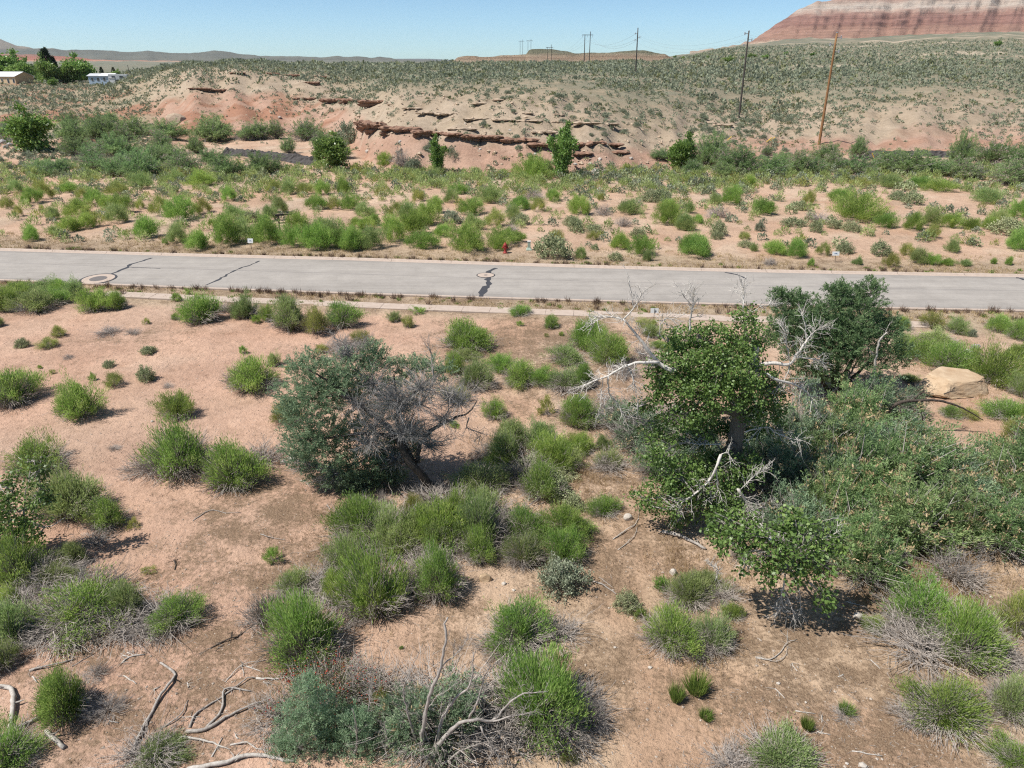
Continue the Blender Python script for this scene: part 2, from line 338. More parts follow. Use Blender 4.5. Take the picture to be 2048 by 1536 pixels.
# litter under plants and along the verge: photo pixel, radius in metres, weight
LIT = [(560, 1020, 4.5, .8), (620, 1120, 4, .8), (450, 1330, 3.5, .9), (300, 1250, 4, .7), (250, 1420, 3, .7), (1180, 1150, 3, .7), (1300, 1120, 4, .8), (1180, 1350, 2.5, .8),
       (1500, 1330, 3.5, .9), (1650, 1380, 4, .9), (1750, 1200, 4, .9), (1880, 1150, 4, .8), (1600, 1480, 3, .8), (1950, 1100, 3, .7), (1800, 1430, 3, .9), (1120, 690, 7, .9), (1000, 700, 6, .8),
       (1180, 800, 5, .7), (1250, 960, 4, .7), (860, 1000, 3, .6), (1100, 940, 3, .6), (260, 680, 5, .5), (700, 1100, 2.5, .7), (900, 1270, 2, .6), (400, 1120, 2.5, .6), (1900, 700, 6, .5), (820, 1330, 2, .4)]
def ground_mesh():
    nc = 430; rr = np.concatenate([np.geomspace(16, 142, 220)[:-1], np.geomspace(142, 262, 190)[:-1], np.geomspace(262, 13540, 150)]); nr = len(rr)
    s = np.linspace(-1.5, 1.5, nc)
    Y = np.repeat((rr - 40)[:, None], nc, 1); X = rr[:, None] * s[None, :]
    Z, U, K = terrain(X, Y, True)
    # the ground under the road stays just below the asphalt
    V = np.stack([X, Y, Z], -1).reshape(-1, 3)
    i, j = np.meshgrid(np.arange(nr - 1), np.arange(nc - 1), indexing='ij')
    q = np.stack([i * nc + j, i * nc + j + 1, (i + 1) * nc + j + 1, (i + 1) * nc + j], -1).reshape(-1, 4)
    mb = MB(); mb.add(V, q); me = mb.mesh("ground", M_GROUND, True)
    x, y, z, u, k = X.ravel(), Y.ravel(), Z.ravel(), U.ravel(), K.ravel()
    def lerp(a, b, w): return a + (b - a) * np.clip(w, 0, 1)[:, None]
    c = np.repeat(SAND[None], len(x), 0)
    n = fbm(x / 9, y / 9, 31); n2 = fbm(x / 30, y / 30, 32)
    c = lerp(c, PALE, sstep(.5, .72, n) * .6)
    c = lerp(c, np.array([.45, .335, .23]), sstep(34, 14, y) * sstep(-12, 2, x) * .8)
    c = lerp(c, np.array([.41, .25, .165]), sstep(.52, .68, fbm(x / 6, y / 6, 44)) * .55)
    c = lerp(c, np.array([.51, .395, .295]), sstep(.56, .70, fbm(x / 3.2, y / 3.2, 45)) * .6)
    c = lerp(c, np.array([.475, .30, .22]), sstep(2, -6, x) * sstep(60, 45, y) * (.35 + .5 * fbm(x / 5, y / 5, 46)))
    # dry verges
    d1, d2 = near_edge(x) - y, y - far_edge(x)
    verge = np.maximum(sstep(5.5, 3.5, d1) * (d1 > -2), sstep(7, 3, d2) * (d2 > -2) )
    c = lerp(c, np.array([.36, .285, .20]), verge * .8)
    # bluff faces: red below, pale tan above
    wob = 1.1 * (fbm(x / 8, y / 8, 33) - .5)
    kk = k + wob * .8
    redw = sstep(760, 640, u) * .9 + sstep(1260, 1400, u) * .25 + .30
    face = sstep(1.9, 2.1, k)
    low = lerp(np.repeat(PINK[None], len(x), 0), RED, redw * sstep(.38, .62, fbm(x / 5, y / 4, 34, 5)) + sstep(700, 600, u) * .2)
    up = lerp(np.repeat(TAN[None], len(x), 0), PALE, fbm(x / 5, y / 5, 35))
    f = lerp(low, up, sstep(2.75, 3.35, kk)); f = lerp(f, np.repeat(PLAT[None], len(x), 0), sstep(3.9, 4.6, kk))
    lefty = sstep(330, 260, u) * sstep(3.0, 2.2, 3 + 0 * k)
    val = lerp(np.repeat(PLAT[None], len(x), 0), RED, sstep(.52, .66, fbm(x / 22, y / 14, 36)) * .9)
    f = lerp(f, val, sstep(330, 270, u))
    c = lerp(c, f, face)
    c = lerp(c, np.array([.35, .165, .10]), sstep(1.80, 1.9, k) * (1 - sstep(2.02, 2.2, k)) * .5 * (fbm(x / 7, y / 7, 40) > .42))
    c = lerp(c, np.repeat(PLAIN[None], len(x), 0), sstep(6.2, 7.2, k))
    pale = sstep(.60, .70, fbm(x / 60, y / 30, 37)) * sstep(4.6, 5.4, k) * sstep(1300, 1500, u)
    c = lerp(c, np.array([.44, .36, .27]), pale)
    a = me.attributes.new("Col", 'FLOAT_COLOR', 'POINT')
    a.data.foreach_set("color", np.concatenate([c, np.ones((len(x), 1))], 1).astype(np.float32).ravel())
    lit = np.zeros(len(x))
    for (pu, pv, r, w) in LIT:
        g = flat(pu, pv); lit = np.maximum(lit, w * np.exp(-((x - g[0]) ** 2 + (y - g[1]) ** 2) / (r * r)))
    lit = np.maximum(lit, verge * .55 * (.5 + fbm(x / 3, y / 3, 38)))
    lit = lit * sstep(115, 95, y) + .12 * sstep(.45, .7, n2)
    g = sstep(130, 70, y) * .9
    veg = np.maximum(sstep(4.0, 5.2, k) * .75, sstep(6.0, 6.6, k)) * (1 - .8 * pale)
    for nm, val_ in (("litter", lit), ("grit", g), ("veg", veg)):
        at_ = me.attributes.new(nm, 'FLOAT', 'POINT'); at_.data.foreach_set("value", val_.astype(np.float32))
    return me
ground_ob = link(bpy.data.objects.new("ground", ground_mesh())); tag(ground_ob, kind="structure")

# ------------------------------------------------------------------ road, kerbs, sidewalk
def strip(f0, f1, z0, z1, x0=-330, x1=330, n=220, thick=None):
    xs = np.linspace(x0, x1, n); mb = MB()
    a = np.stack([xs, f0(xs), np.full(n, z0)], 1); b_ = np.stack([xs, f1(xs), np.full(n, z1)], 1)
    i = np.arange(n - 1)
    mb.add(np.concatenate([a, b_]), np.stack([i, i + 1, n + i + 1, n + i], 1)); return mb
def road_material():
    m, n, l, b = new_mat("worn_asphalt", .92, .15)
    tc = N(n, "TexCoord"); a = N(n, "Attribute", attribute_name="tint")          # tint runs 0..1 across the road
    n1 = N(n, "TexNoise", Scale=.5, Detail=6, Roughness=.6); l.new(tc.outputs["Object"], n1.inputs["Vector"])
    n2 = N(n, "TexNoise", Scale=40, Detail=4, Roughness=.7); l.new(tc.outputs["Object"], n2.inputs["Vector"])
    c = ramp(n, l, n1.outputs[0], [(.3, (.283, .260, .236)), (.7, (.345, .318, .289))])
    c = mixc(n, l, 1.0, c, ramp(n, l, n2.outputs[0], [(.3, (.82, .82, .82)), (.7, (1.12, 1.12, 1.12))]), 'MULTIPLY')
    # wheel wear and the paving joints
    w = ramp(n, l, a.outputs["Fac"], [(0, (.82, .82, .83)), (.07, (.95, .95, .95)), (.3, (1.03, 1.03, 1.03)), (.49, (1.0, 1.0, 1.0)), (.505, (.80, .80, .82)), (.52, (1.0, 1.0, 1.0)), (.6, (1.05, 1.05, 1.05)), (.93, (.97, .97, .97)), (1, (.85, .85, .86))])
    c = mixc(n, l, 1.0, c, w, 'MULTIPLY')
    mp = N(n, "Mapping"); mp.inputs["Scale"].default_value = (.06, 1.6, 1); l.new(tc.outputs["Object"], mp.inputs[0])
    n7 = N(n, "TexNoise", Scale=1.0, Detail=6, Roughness=.7); l.new(mp.outputs[0], n7.inputs["Vector"])
    c = mixc(n, l, 1.0, c, ramp(n, l, n7.outputs[0], [(.3, (.86, .85, .84)), (.5, (1, 1, 1)), (.7, (1.08, 1.07, 1.05))]), 'MULTIPLY')
    n10 = N(n, "TexNoise", Scale=3.5, Detail=8, Roughness=.75); l.new(tc.outputs["Object"], n10.inputs["Vector"])
    c = mixc(n, l, 1.0, c, ramp(n, l, n10.outputs[0], [(.32, (.91, .905, .90)), (.5, (1, 1, 1)), (.7, (1.05, 1.04, 1.03))]), 'MULTIPLY')
    l.new(c, b.inputs["Base Color"])
    bp = N(n, "Bump", Strength=.3, Distance=.01); l.new(n2.outputs[0], bp.inputs["Height"]); l.new(bp.outputs[0], b.inputs["Normal"])
    return m
M_ROAD = road_material()
M_CONC = rough_mat("pinkish_concrete", (.37, .295, .24), (.46, .375, .315), 3, .9, .2, .01)
M_SEAL = rough_mat("crack_sealant", (.035, .035, .04), (.07, .07, .075), 20, .6, .2, .004)
GUT = .55
fa = lambda x: near_edge(x); fb = lambda x: far_edge(x)
mb = MB(); xs = np.linspace(-330, 330, 260); ts = np.linspace(0, 1, 13)
A, B_ = near_edge(xs), far_edge(xs)
V = np.stack([np.repeat(xs[:, None], 13, 1), A[:, None] + (B_ - A)[:, None] * ts, .012 + .10 * np.sin(pi * ts)[None] ** .8 + 0 * A[:, None]], -1)
i, j = np.meshgrid(np.arange(259), np.arange(12), indexing='ij')
mb.add(V.reshape(-1, 3), np.stack([i * 13 + j, (i + 1) * 13 + j, (i + 1) * 13 + j + 1, i * 13 + j + 1], -1).reshape(-1, 4), np.repeat(ts[None], 260, 0).ravel())
road = mb.build("road", M_ROAD, smooth=True); tag(road, kind="structure")
def road_z(x, y):
    t = np.clip((y - near_edge(x)) / (far_edge(x) - near_edge(x)), 0, 1); return .012 + .10 * np.sin(pi * t) ** .8
def kerb_section(edge, sgn, x0, x1):            # gutter pan, rolled face and top
    prof = [(0.0, -.1), (0.0, .016), (.33, .012), (.42, .10), (.47, .125), (.58, .125), (.60, .115), (.60, -.1)]
    n = 7; xs = np.linspace(x0, x1, n); m = MB()
    V = np.array([[[x, float(edge(x)) + sgn * d, z] for d, z in prof] for x in xs]); P = len(prof)
    i, j = np.meshgrid(np.arange(n - 1), np.arange(P - 1), indexing='ij')
    q = np.stack([i * P + j, (i + 1) * P + j, (i + 1) * P + j + 1, i * P + j + 1], -1).reshape(-1, 4)
    m.add(V.reshape(-1, 3), q if sgn < 0 else q[:, ::-1]); return m
for nm, edge, sgn in (("kerb_near_side", near_edge, -1), ("kerb_far_side", far_edge, 1)):
    root = tag(empty(nm), kind="structure")
    for k in range(60):
        x0 = -150 + 5 * k
        kerb_section(edge, sgn, x0 + .01, x0 + 4.99).build("kerb_section", M_CONC, root)
# sidewalk slabs
_sw = np.array([flat(*q) for q in ((250, 590), (540, 601), (700, 609), (820, 617), (1000, 626), (1300, 633), (1540, 638))])
SW = np.polyfit(_sw[:, 0], near_edge(_sw[:, 0]) - _sw[:, 1], 1)
def side_mid(x): return near_edge(x) - np.clip(np.polyval(SW, x), 2.2, 4.2)
walk = tag(empty("sidewalk"), kind="structure")
rg = np.random.default_rng(5)
xx = _sw[0, 0] - 1.5
while xx < 26:
    L = 1.83; y0, y1 = float(side_mid(xx)), float(side_mid(xx + L)); ang = math.atan2(y1 - y0, L)
    m = MB(); m.box((xx + L / 2, (y0 + y1) / 2, -.012 + rg.uniform(-.012, .015)), (L / cos(ang) - .018, 1.12, .14), ang)
    m.build("slab", M_CONC, walk); xx += L
# sealed cracks and manholes
def ribbon(px, w, z=.006, jit=.05, seed=0):
    r = np.random.default_rng(seed); P = np.array([flat(*q)[:2] for q in px])
    d = np.concatenate([[0], np.cumsum(np.linalg.norm(np.diff(P, axis=0), axis=1))]); t = np.linspace(0, d[-1], max(6, int(d[-1] / .35)))
    Q = np.stack([np.interp(t, d, P[:, 0]), np.interp(t, d, P[:, 1])], 1); Q += r.normal(0, jit, Q.shape)
    T = np.gradient(Q, axis=0); T /= np.linalg.norm(T, axis=1)[:, None]; Nn = np.stack([-T[:, 1], T[:, 0]], 1)
    ww = (w * (1 + .35 * r.normal(0, 1, len(Q))).clip(.4, 1.8))[:, None] / 2
    L, R = Q + Nn * ww, Q - Nn * ww; n = len(Q)
    V = np.concatenate([np.c_[L, road_z(L[:, 0], L[:, 1]) + z], np.c_[R, road_z(R[:, 0], R[:, 1]) + z]]); i = np.arange(n - 1)
    m = MB(); m.add(V, np.stack([n + i, n + i + 1, i + 1, i], 1)); return m
for k, (px, w, lab) in enumerate([
    ([(304, 517), (285, 524), (262, 532), (255, 538), (214, 554)], .30, "black sealed crack running from the far kerb to the collared manhole by the shrubs"),
    ([(258, 537), (280, 538), (322, 540)], .12, "short thin sealed crack branching along the paving joint"),
    ([(519, 523), (500, 533), (485, 537), (465, 546), (440, 560), (414, 571)], .20, "thin sealed crack slanting right across the road, no manhole on it"),
    ([(990, 537), (980, 545), (976, 550)], .55, "short wide grey sealed crack between the far kerb and the small pale manhole"),
    ([(975, 556), (979, 569), (974, 577), (966, 585), (960, 593)], .60, "wide bent sealed crack from the small pale manhole to the near kerb"),
    ([(1450, 545), (1480, 553), (1490, 560)], .25, "faint dark patch seam near the far kerb behind the cottonwood"),
    ([(2035, 556), (2048, 561)], .3, "black sealed crack end at the far kerb beyond the boulder")]):
    lab = lab.replace("slanting right across", "slanting all across")
    tag(ribbon(px, w * .72, .006 + .0013 * k, seed=k).build("sealed_crack", M_SEAL), lab, "road crack")
M_LID = rough_mat("cast_iron", (.10, .09, .085), (.19, .17, .16), 14, .7, .4, .01)
def disc(cx, cy, r0, r1, z, n=40):
    m = MB(); th = np.arange(n) * 2 * pi / n
    ring = lambda r: np.stack([cx + r * np.cos(th), cy + r * np.sin(th), road_z(cx + r * np.cos(th), cy + r * np.sin(th)) + z], 1)
    i = np.arange(n)
    if r0 > 0: m.add(np.concatenate([ring(r0), ring(r1)]), np.stack([i, n + i, n + (i + 1) % n, (i + 1) % n], 1))
    else: m.add(ring(r1), [list(i)])
    return m
for (u, v, R, lidr, lab) in ((197, 559, 1.30, .62, "wide manhole with dark iron lid in a pale concrete collar by the near kerb"),
                             (971.5, 553.3, .72, .14, "small manhole with pale concrete disc where two wide sealed cracks meet")):
    g = flat(u, v); root = tag(empty("manhole", (0, 0, 0)), lab, "manhole")
    disc(g[0], g[1], R * .88, R, .018).build("seal_ring", M_SEAL, root)
    disc(g[0], g[1], lidr, R * .88, .022).build("concrete_collar", M_CONC, root)
    disc(g[0], g[1], 0, lidr, .026).build("iron_lid", M_LID, root)
# ================================================================== FAR LAND
def strata_mat(name, bands, zlo, zhi, warp=.04, speck=(.10, .11, .08), speck_amt=.5, nscale=.02):
    m, n, l, b = new_mat(name, .95, .1)
    tc = N(n, "TexCoord"); sx = N(n, "SeparateXYZ"); l.new(tc.outputs["Object"], sx.inputs[0])
    mr = N(n, "MapRange"); mr.inputs[1].default_value = zlo; mr.inputs[2].default_value = zhi; l.new(sx.outputs[2], mr.inputs[0])
    nz = N(n, "TexNoise", Scale=nscale * .5, Detail=6, Roughness=.65); l.new(tc.outputs["Object"], nz.inputs["Vector"])
    ma = N(n, "Math", operation='MULTIPLY_ADD'); l.new(nz.outputs[0], ma.inputs[0]); ma.inputs[1].default_value = warp * 2; l.new(mr.outputs[0], ma.inputs[2])
    sb = N(n, "Math", operation='SUBTRACT'); l.new(ma.outputs[0], sb.inputs[0]); sb.inputs[1].default_value = warp
    c = ramp(n, l, sb.outputs[0], bands)
    mp = N(n, "Mapping"); mp.inputs["Scale"].default_value = (.15, .15, 6); l.new(tc.outputs["Object"], mp.inputs[0])
    st = N(n, "TexNoise", Scale=nscale, Detail=6, Roughness=.7); l.new(mp.outputs[0], st.inputs["Vector"])
    c = mixc(n, l, 1.0, c, ramp(n, l, st.outputs[0], [(.3, (.62, .6, .6)), (.5, (1, 1, 1)), (.7, (1.18, 1.18, 1.18))]), 'MULTIPLY')
    n2 = N(n, "TexNoise", Scale=nscale * 5, Detail=8, Roughness=.75); l.new(tc.outputs["Object"], n2.inputs["Vector"])
    f = N(n, "MapRange"); f.inputs[1].default_value = .52; f.inputs[2].default_value = .64; f.inputs[4].default_value = speck_amt; l.new(n2.outputs[0], f.inputs[0])
    c = mixc(n, l, f.outputs[0], c, speck)
    l.new(c, b.inputs["Base Color"])
    bp = N(n, "Bump", Strength=.8, Distance=9); l.new(n2.outputs[0], bp.inputs["Height"]); l.new(bp.outputs[0], b.inputs["Normal"])
    return m
def mesa(name, pts, Y, zb, run, prof, mat, gully=.25, gl=120, seed=1, na=260, nd=70, back=None, kind="structure"):
    """ridge through photo points PTS at distance Y, face falling towards us over RUN metres down to zb"""
    us = np.array([p[0] for p in pts], float); vs_ = np.array([p[1] for p in pts], float)
    yy = np.array([p[2] if len(p) > 2 else Y for p in pts], float)
    ug = np.linspace(us[0], us[-1], na); vg = np.interp(ug, us, vs_); yg = np.interp(ug, us, yy)
    C = np.array([at(u, v, y) for u, v, y in zip(ug, vg, yg)])
    s = np.concatenate([[0], np.cumsum(np.linalg.norm(np.diff(C[:, :2], axis=0), axis=1))])
    zc = C[:, 2] + run * .02 * (fbm(s / (gl * .5), s * 0 + 3, seed + 5) - .5)
    t = np.concatenate([[-1.0, -.35, -.08], np.linspace(0, 1, nd)])
    pt = np.interp(t, [p[0] for p in prof], [p[1] for p in prof])
    S, T = np.meshgrid(s, t, indexing='ij')
    h = np.maximum(zc - zb, .5)[:, None]
    g = (1 - np.abs(2 * fbm(S / gl + .3 * T, T * .8, seed, 4) - 1)) - .6
    off = run * T + run * gully * g * np.clip(T * 3, 0, 1) * (1.15 - .5 * T)
    off = off + run * .035 * (fbm(S / (gl * .6), T * 5, seed + 31, 4) - .5) * np.clip(T * 4, 0, 1)
    bk = back or run
    off = np.where(T < 0, T * bk, off)
    Z = zb + h * np.where(T < 0, 1 - .05 * np.abs(T), 1 - pt[None])
    Z = Z + h * .012 * (fbm(S / (gl * .22), T * 9, seed + 9, 3) - .5) * (T > 0)
    d = -C[:, :2] / np.linalg.norm(C[:, :2], axis=1)[:, None]
    X = C[:, 0, None] + d[:, 0, None] * off; Yw = C[:, 1, None] + d[:, 1, None] * off
    V = np.stack([X, Yw, Z], -1).reshape(-1, 3); nt = len(t)
    i, j = np.meshgrid(np.arange(na - 1), np.arange(nt - 1), indexing='ij')
    q = np.stack([i * nt + j, i * nt + j + 1, (i + 1) * nt + j + 1, (i + 1) * nt + j], -1).reshape(-1, 4)
    m = MB(); m.add(V, q); o = m.build(name, mat, smooth=True); tag(o, kind=kind); return o

M_MESA = strata_mat("red_strata", [(0, (0.371, 0.290, 0.214)), (.04, (0.422, 0.330, 0.248)), (.09, (0.282, 0.165, 0.121)), (.18, (0.326, 0.191, 0.143)), (.24, (0.301, 0.172, 0.131)), (.28, (0.224, 0.119, 0.096)), (.33, (0.288, 0.158, 0.126)), (.38, (0.230, 0.125, 0.103)), (.43, (0.301, 0.178, 0.143)),
                                     (.48, (0.371, 0.264, 0.214)), (.54, (0.435, 0.370, 0.315)), (.60, (0.397, 0.317, 0.261)), (.68, (0.333, 0.211, 0.168)), (.8, (0.320, 0.185, 0.143)), (1, (0.410, 0.330, 0.255))], 60, 300, .11, (0.115, 0.112, 0.087), .45, .03)
mesa("red_mesa", [(1380, 101), (1440, 96), (1480, 90), (1505, 80), (1530, 62), (1560, 44), (1590, 22), (1615, 10), (1650, 2), (1700, -6), (1800, -14), (1900, -30), (2000, -52), (2100, -70), (2500, -85), (3000, -80)],
     2900, 15, 1000, [(0, 0), (.03, .10), (.13, .18), (.16, .27), (.24, .32), (.27, .42), (.33, .46), (.35, .52), (.62, .76), (.64, .80), (.82, .90), (1, 1)], M_MESA, .17, 80, 4, 400, 90)
M_LOW = strata_mat("pale_ledges", [(0, (.40, .31, .22)), (.5, (.42, .33, .235)), (.7, (.38, .27, .19)), (.82, (.40, .32, .23)), (.92, (.22, .21, .145)), (1, (.19, .185, .125))], 4, 26, .12, (.12, .125, .085), .8, .12)
mesa("low_mesa", [(893, 128), (904, 123), (915, 115), (935, 112.5), (1000, 111), (1052, 109.5), (1058, 101), (1064, 99), (1100, 100), (1125, 102.5), (1146, 106), (1170, 104), (1230, 102.5), (1243, 101), (1290, 102), (1330, 108), (1360, 124)],
     820, 2, 150, [(0, 0), (.04, .22), (.12, .30), (.35, .42), (.6, .72), (1, 1)], M_LOW, .35, 40, 8, 260, 40, back=300)
M_RIDGE = strata_mat("hazy_scrub_ridge", [(0, (.13, .125, .10)), (.5, (.105, .105, .085)), (.85, (.10, .098, .08)), (1, (.20, .165, .125))], 20, 160, .1, (.06, .068, .052), .6, .006)
mesa("dark_mountain", [(-700, 30), (-300, 40), (-120, 48), (0, 76), (12, 82), (30, 90), (60, 95), (75, 99), (100, 104)], 9800, -20, 1800, [(0, 0), (.3, .45), (1, 1)], M_RIDGE, .3, 600, 12, 200, 30)
mesa("scrub_ridge", [(-700, 96), (-200, 97), (0, 98), (100, 99), (190, 100), (260, 104), (330, 103), (400, 104.5), (480, 105.5), (512, 111), (600, 112), (690, 114), (740, 116), (760, 112), (785, 114), (820, 118), (870, 123), (900, 128), (1000, 130)], 8300, -30, 2600,
     [(0, 0), (.08, .18), (.4, .45), (.7, .78), (1, 1)], M_RIDGE, .3, 500, 14, 320, 40)
M_REDCLIFF = strata_mat("red_cliff_band", [(0, (0.361, 0.254, 0.180)), (.25, (0.312, 0.131, 0.086)), (.7, (0.271, 0.102, 0.070)), (1, (0.287, 0.156, 0.115))], 20, 62, .1, (0.139, 0.098, 0.074), .4, .012)
mesa("red_cliffs", [(-700, 105), (-100, 106), (0, 107), (60, 108.5), (110, 111), (160, 115), (185, 119), (215, 120), (300, 121.5), (370, 122.5), (430, 124)], 5400, 5, 420, [(0, 0), (.2, .35), (.5, .75), (1, 1)], M_REDCLIFF, .45, 160, 16, 260, 40)
M_BLUE = plain("far_range", (.11, .11, .11), .95, .1)
mesa("far_range", [(500, 121), (640, 120), (800, 118), (860, 117.5), (900, 120), (960, 122), (1100, 124)], 12000, -50, 1200, [(0, 0), (1, 1)], M_BLUE, .3, 2500, 19, 120, 20)
# dirt track on the low mesa
M_DIRT = rough_mat("pale_dirt", (.50, .37, .26), (.58, .45, .33), .4, .95, .2, .05)
# (runs on the terrain in front of it)

# ------------------------------------------------------------------ rock ledges on the bluffs
M_LEDGE = rough_mat("brown_ledge_rock", (0.164, 0.082, 0.053), (0.344, 0.221, 0.156), 1.3, .95, .8, .12, 8, (1, 1, 3.5))
M_LEDGEP = rough_mat("pale_ledge_rock", (0.328, 0.238, 0.164), (0.459, 0.369, 0.279), 1.3, .95, .7, .1, 8, (1, 1, 3.5))
def slab_rock(rng, L, D, H, lump=.16):
    nx = max(5, int(L / .35)); m = MB()
    xs = np.linspace(-L / 2, L / 2, nx); taper = np.clip(1 - (xs / (L / 2)) ** 8, .35, 1) * (1 + .18 * rng.normal(0, 1, nx))
    prof = np.array([(-.05, -.8), (-.12, -.45), (-.36, -.40), (-.40, -.16), (-.52, -.12), (-.55, .10), (-.46, .13), (-.42, .32), (.6, .36), (.6, -.8)])
    V = np.zeros((nx, len(prof), 3)); nn = rng.normal(0, 1, (nx, len(prof), 3))
    nn = (nn * .8 + np.roll(nn, 1, 0) * .5)
    V[:, :, 0] = xs[:, None] + nn[:, :, 0] * .08
    V[:, :, 1] = prof[None, :, 0] * D * taper[:, None] + nn[:, :, 1] * lump * D * .5
    V[:, :, 2] = prof[None, :, 1] * H * taper[:, None] + nn[:, :, 2] * lump * H * .6
    p = len(prof); i, j = np.meshgrid(np.arange(nx - 1), np.arange(p), indexing='ij'); j2 = (j + 1) % p
    m.add(V.reshape(-1, 3), np.stack([i * p + j, i * p + j2, (i + 1) * p + j2, (i + 1) * p + j], -1).reshape(-1, 4))
    m.P.append(np.array([list(range(p))[::-1]])); m.P.append(np.array([list(range(p))]) + (nx - 1) * p)
    return m
rk = np.random.default_rng(77)
LEDGES = [((908, 270), 36, 9), ((1010, 279), 36, 10), ((1110, 289), 34, 8), ((1140, 291), 34, 9), # photo u,v of middle, length px, height px, material, label, group
 ((728, 252), 30, 20), ((752, 257), 40, 22), ((785, 262), 45, 18), ((815, 263), 45, 17), ((843, 268), 34, 15), ((875, 267), 40, 9), ((941, 276), 42, 13), ((982, 277), 46, 13), ((1035, 279), 58, 8), ((1080, 287), 40, 7),
 ((1160, 292), 34, 13), ((1190, 285), 40, 7), ((1222, 290), 30, 9), ((1165, 308), 34, 9), ((1235, 303), 34, 6)]
def ledge(u, v, w, h, mat, lab, group, nl):
    g = ground(u, v + 2); k = zd_of(g) / F; H = max(.35, h * k); root = empty("rock_ledge", g, rk.normal(0, .06)); tag(root, lab, "rock ledge", group)
    for q in range(nl):
        hh = H / nl; D = max(1.4, H * 1.0) * (1.0 if q == nl - 1 else .8); L = w * k * (1.28 - .22 * (nl - 1 - q) + rk.normal(0, .08))
        o = slab_rock(rk, max(L, .8), D, hh * 1.05, .10).build("layer", mat, root)
        o.location = (rk.normal(0, .08 * w * k), -.22 * D + .35 * (nl - 1 - q) + rk.normal(0, .1), H * .18 + hh * (q - (nl - 1) / 2))
for (u, v), w, h in LEDGES:
    ledge(u, v, w, h, M_LEDGE, "dark brown overhanging sandstone ledge across the pale bluff face behind the poplars", "ledges in a row across the pale bluff", 2 if h > 8 else 1)
for (u, v), w, h in [((402, 178), 34, 7), ((448, 181), 46, 7), ((672, 203), 44, 12), ((705, 202), 46, 9), ((745, 206), 50, 12), ((625, 167), 26, 9), ((520, 146), 50, 4), ((572, 149), 40, 4), ((640, 152), 26, 4), ((475, 144), 26, 3), ((610, 196), 40, 5)]:
    ledge(u, v, w, h, M_LEDGE, "thin dark sandstone ledge on the tall red and tan bluff", "ledges on the tall red bluff", 2 if h > 6 else 1)
for (u, v), w, h in [((865, 224), 40, 3), ((960, 236), 50, 3), ((1010, 238), 40, 3), ((1120, 242), 34, 3), ((1175, 244), 44, 3), ((1056, 225), 16, 4), ((900, 226), 44, 2.5), ((1060, 240), 44, 2.5), ((1215, 246), 40, 3), ((960, 205), 30, 3), ((820, 215), 36, 3), ((1090, 262), 40, 3), ((930, 256), 44, 3), ((1118, 228), 14, 4), ((905, 155), 30, 3), ((850, 185), 26, 3), ((995, 198), 16, 4), ((1405, 244), 40, 4), ((1440, 248), 36, 4)]:
    ledge(u, v, w, h, M_LEDGEP, "low pale sandstone rib flush with the upper tan slope", "pale ribs in the upper slope", 1)
def boulder(rng, w, d, h, sub=3, rough=.13, slab=False):
    import bmesh
    bm = bmesh.new(); bmesh.ops.create_icosphere(bm, subdivisions=sub, radius=1)
    dirs = rng.normal(0, 1, (9, 3)); dirs /= np.linalg.norm(dirs, axis=1)[:, None]; cut = rng.uniform(.62, .9, 9)
    if slab:
        dirs = np.array([[.05, -.1, 1], [.9, -.3, .2], [-.75, -.35, .5], [.1, -.95, .25], [.5, .8, .1], [-.7, .7, .2], [.65, -.7, .35], [-.2, -.8, .6], [.8, .1, .6]]); dirs /= np.linalg.norm(dirs, axis=1)[:, None]; cut = np.array([.42, .72, .62, .60, .7, .7, .66, .60, .70])
    m = MB(); V = np.array([v.co for v in bm.verts]); Fc = np.array([[v.index for v in f.verts] for f in bm.faces]); bm.free()
    for dd, c in zip(dirs, cut):
        s = V @ dd; V = V - np.maximum(s - c, 0)[:, None] * dd
    V *= (1 + rough * (rng.normal(0, .35, (len(V), 1))).clip(-1, 1) * .3)
    V[:, 2] = np.where(V[:, 2] < -.45, -.45, V[:, 2])
    V = V * np.array([w / 1.7, d / 1.7, h / 1.3]) ; V[:, 2] += .45 * h / 1.3 - .08 * h
    m.add(V, Fc); return m
M_TANROCK = rough_mat("orange_sandstone", (.34, .225, .135), (.54, .42, .29), 1.1, .9, .8, .1, 9, (1, 1, 2.5))
M_WHROCK = rough_mat("pale_stone", (0.394, 0.344, 0.295), (0.541, 0.500, 0.443), 3, .9, .4, .03)
M_GRROCK = rough_mat("grey_stone", (.24, .22, .21), (.42, .40, .38), 3, .9, .4, .03)
def rock(u, v, w, h, mat, lab, group=None, d=None, sub=2, rz=0.0, seed=0, Z=0.0, slab=False):
    g = ground(u, v); k = zd_of(g) / F; r = np.random.default_rng(seed + int(u * 7 + v))
    o = boulder(r, w * k, (d or w * .8) * k, h * k, sub, .13, slab).build("boulder" if w > 30 else "stone", mat, smooth=False)
    o.location = g + np.array([0, 0, Z]); o.rotation_euler = (0, 0, rz)
    tag(o, lab, "boulder" if w > 30 else "stone", group); return o
rock(352, 248, 40, 20, M_LEDGEP, "big pale block fallen at the foot of the red bluff", seed=4)
for u, v, w in ((1188, 347, 16), (1176, 349, 12), (1200, 350, 15), (1210, 345, 13), (1165, 351, 10), (1218, 350, 9), (1194, 352, 12)):
    rock(u, v, w, w * .6, M_WHROCK, "white rubble block in a pile below the bluff beside the tall poplar", "white rubble below the bluff", sub=1)
for u, v, w in ((6, 287, 18), (20, 292, 14), (30, 286, 10), (-8, 290, 16), (12, 296, 12)):
    rock(u, v, w, w * .5, M_GRROCK, "grey rubble beside the big round cottonwood bush", "grey rubble by the wash", sub=1)
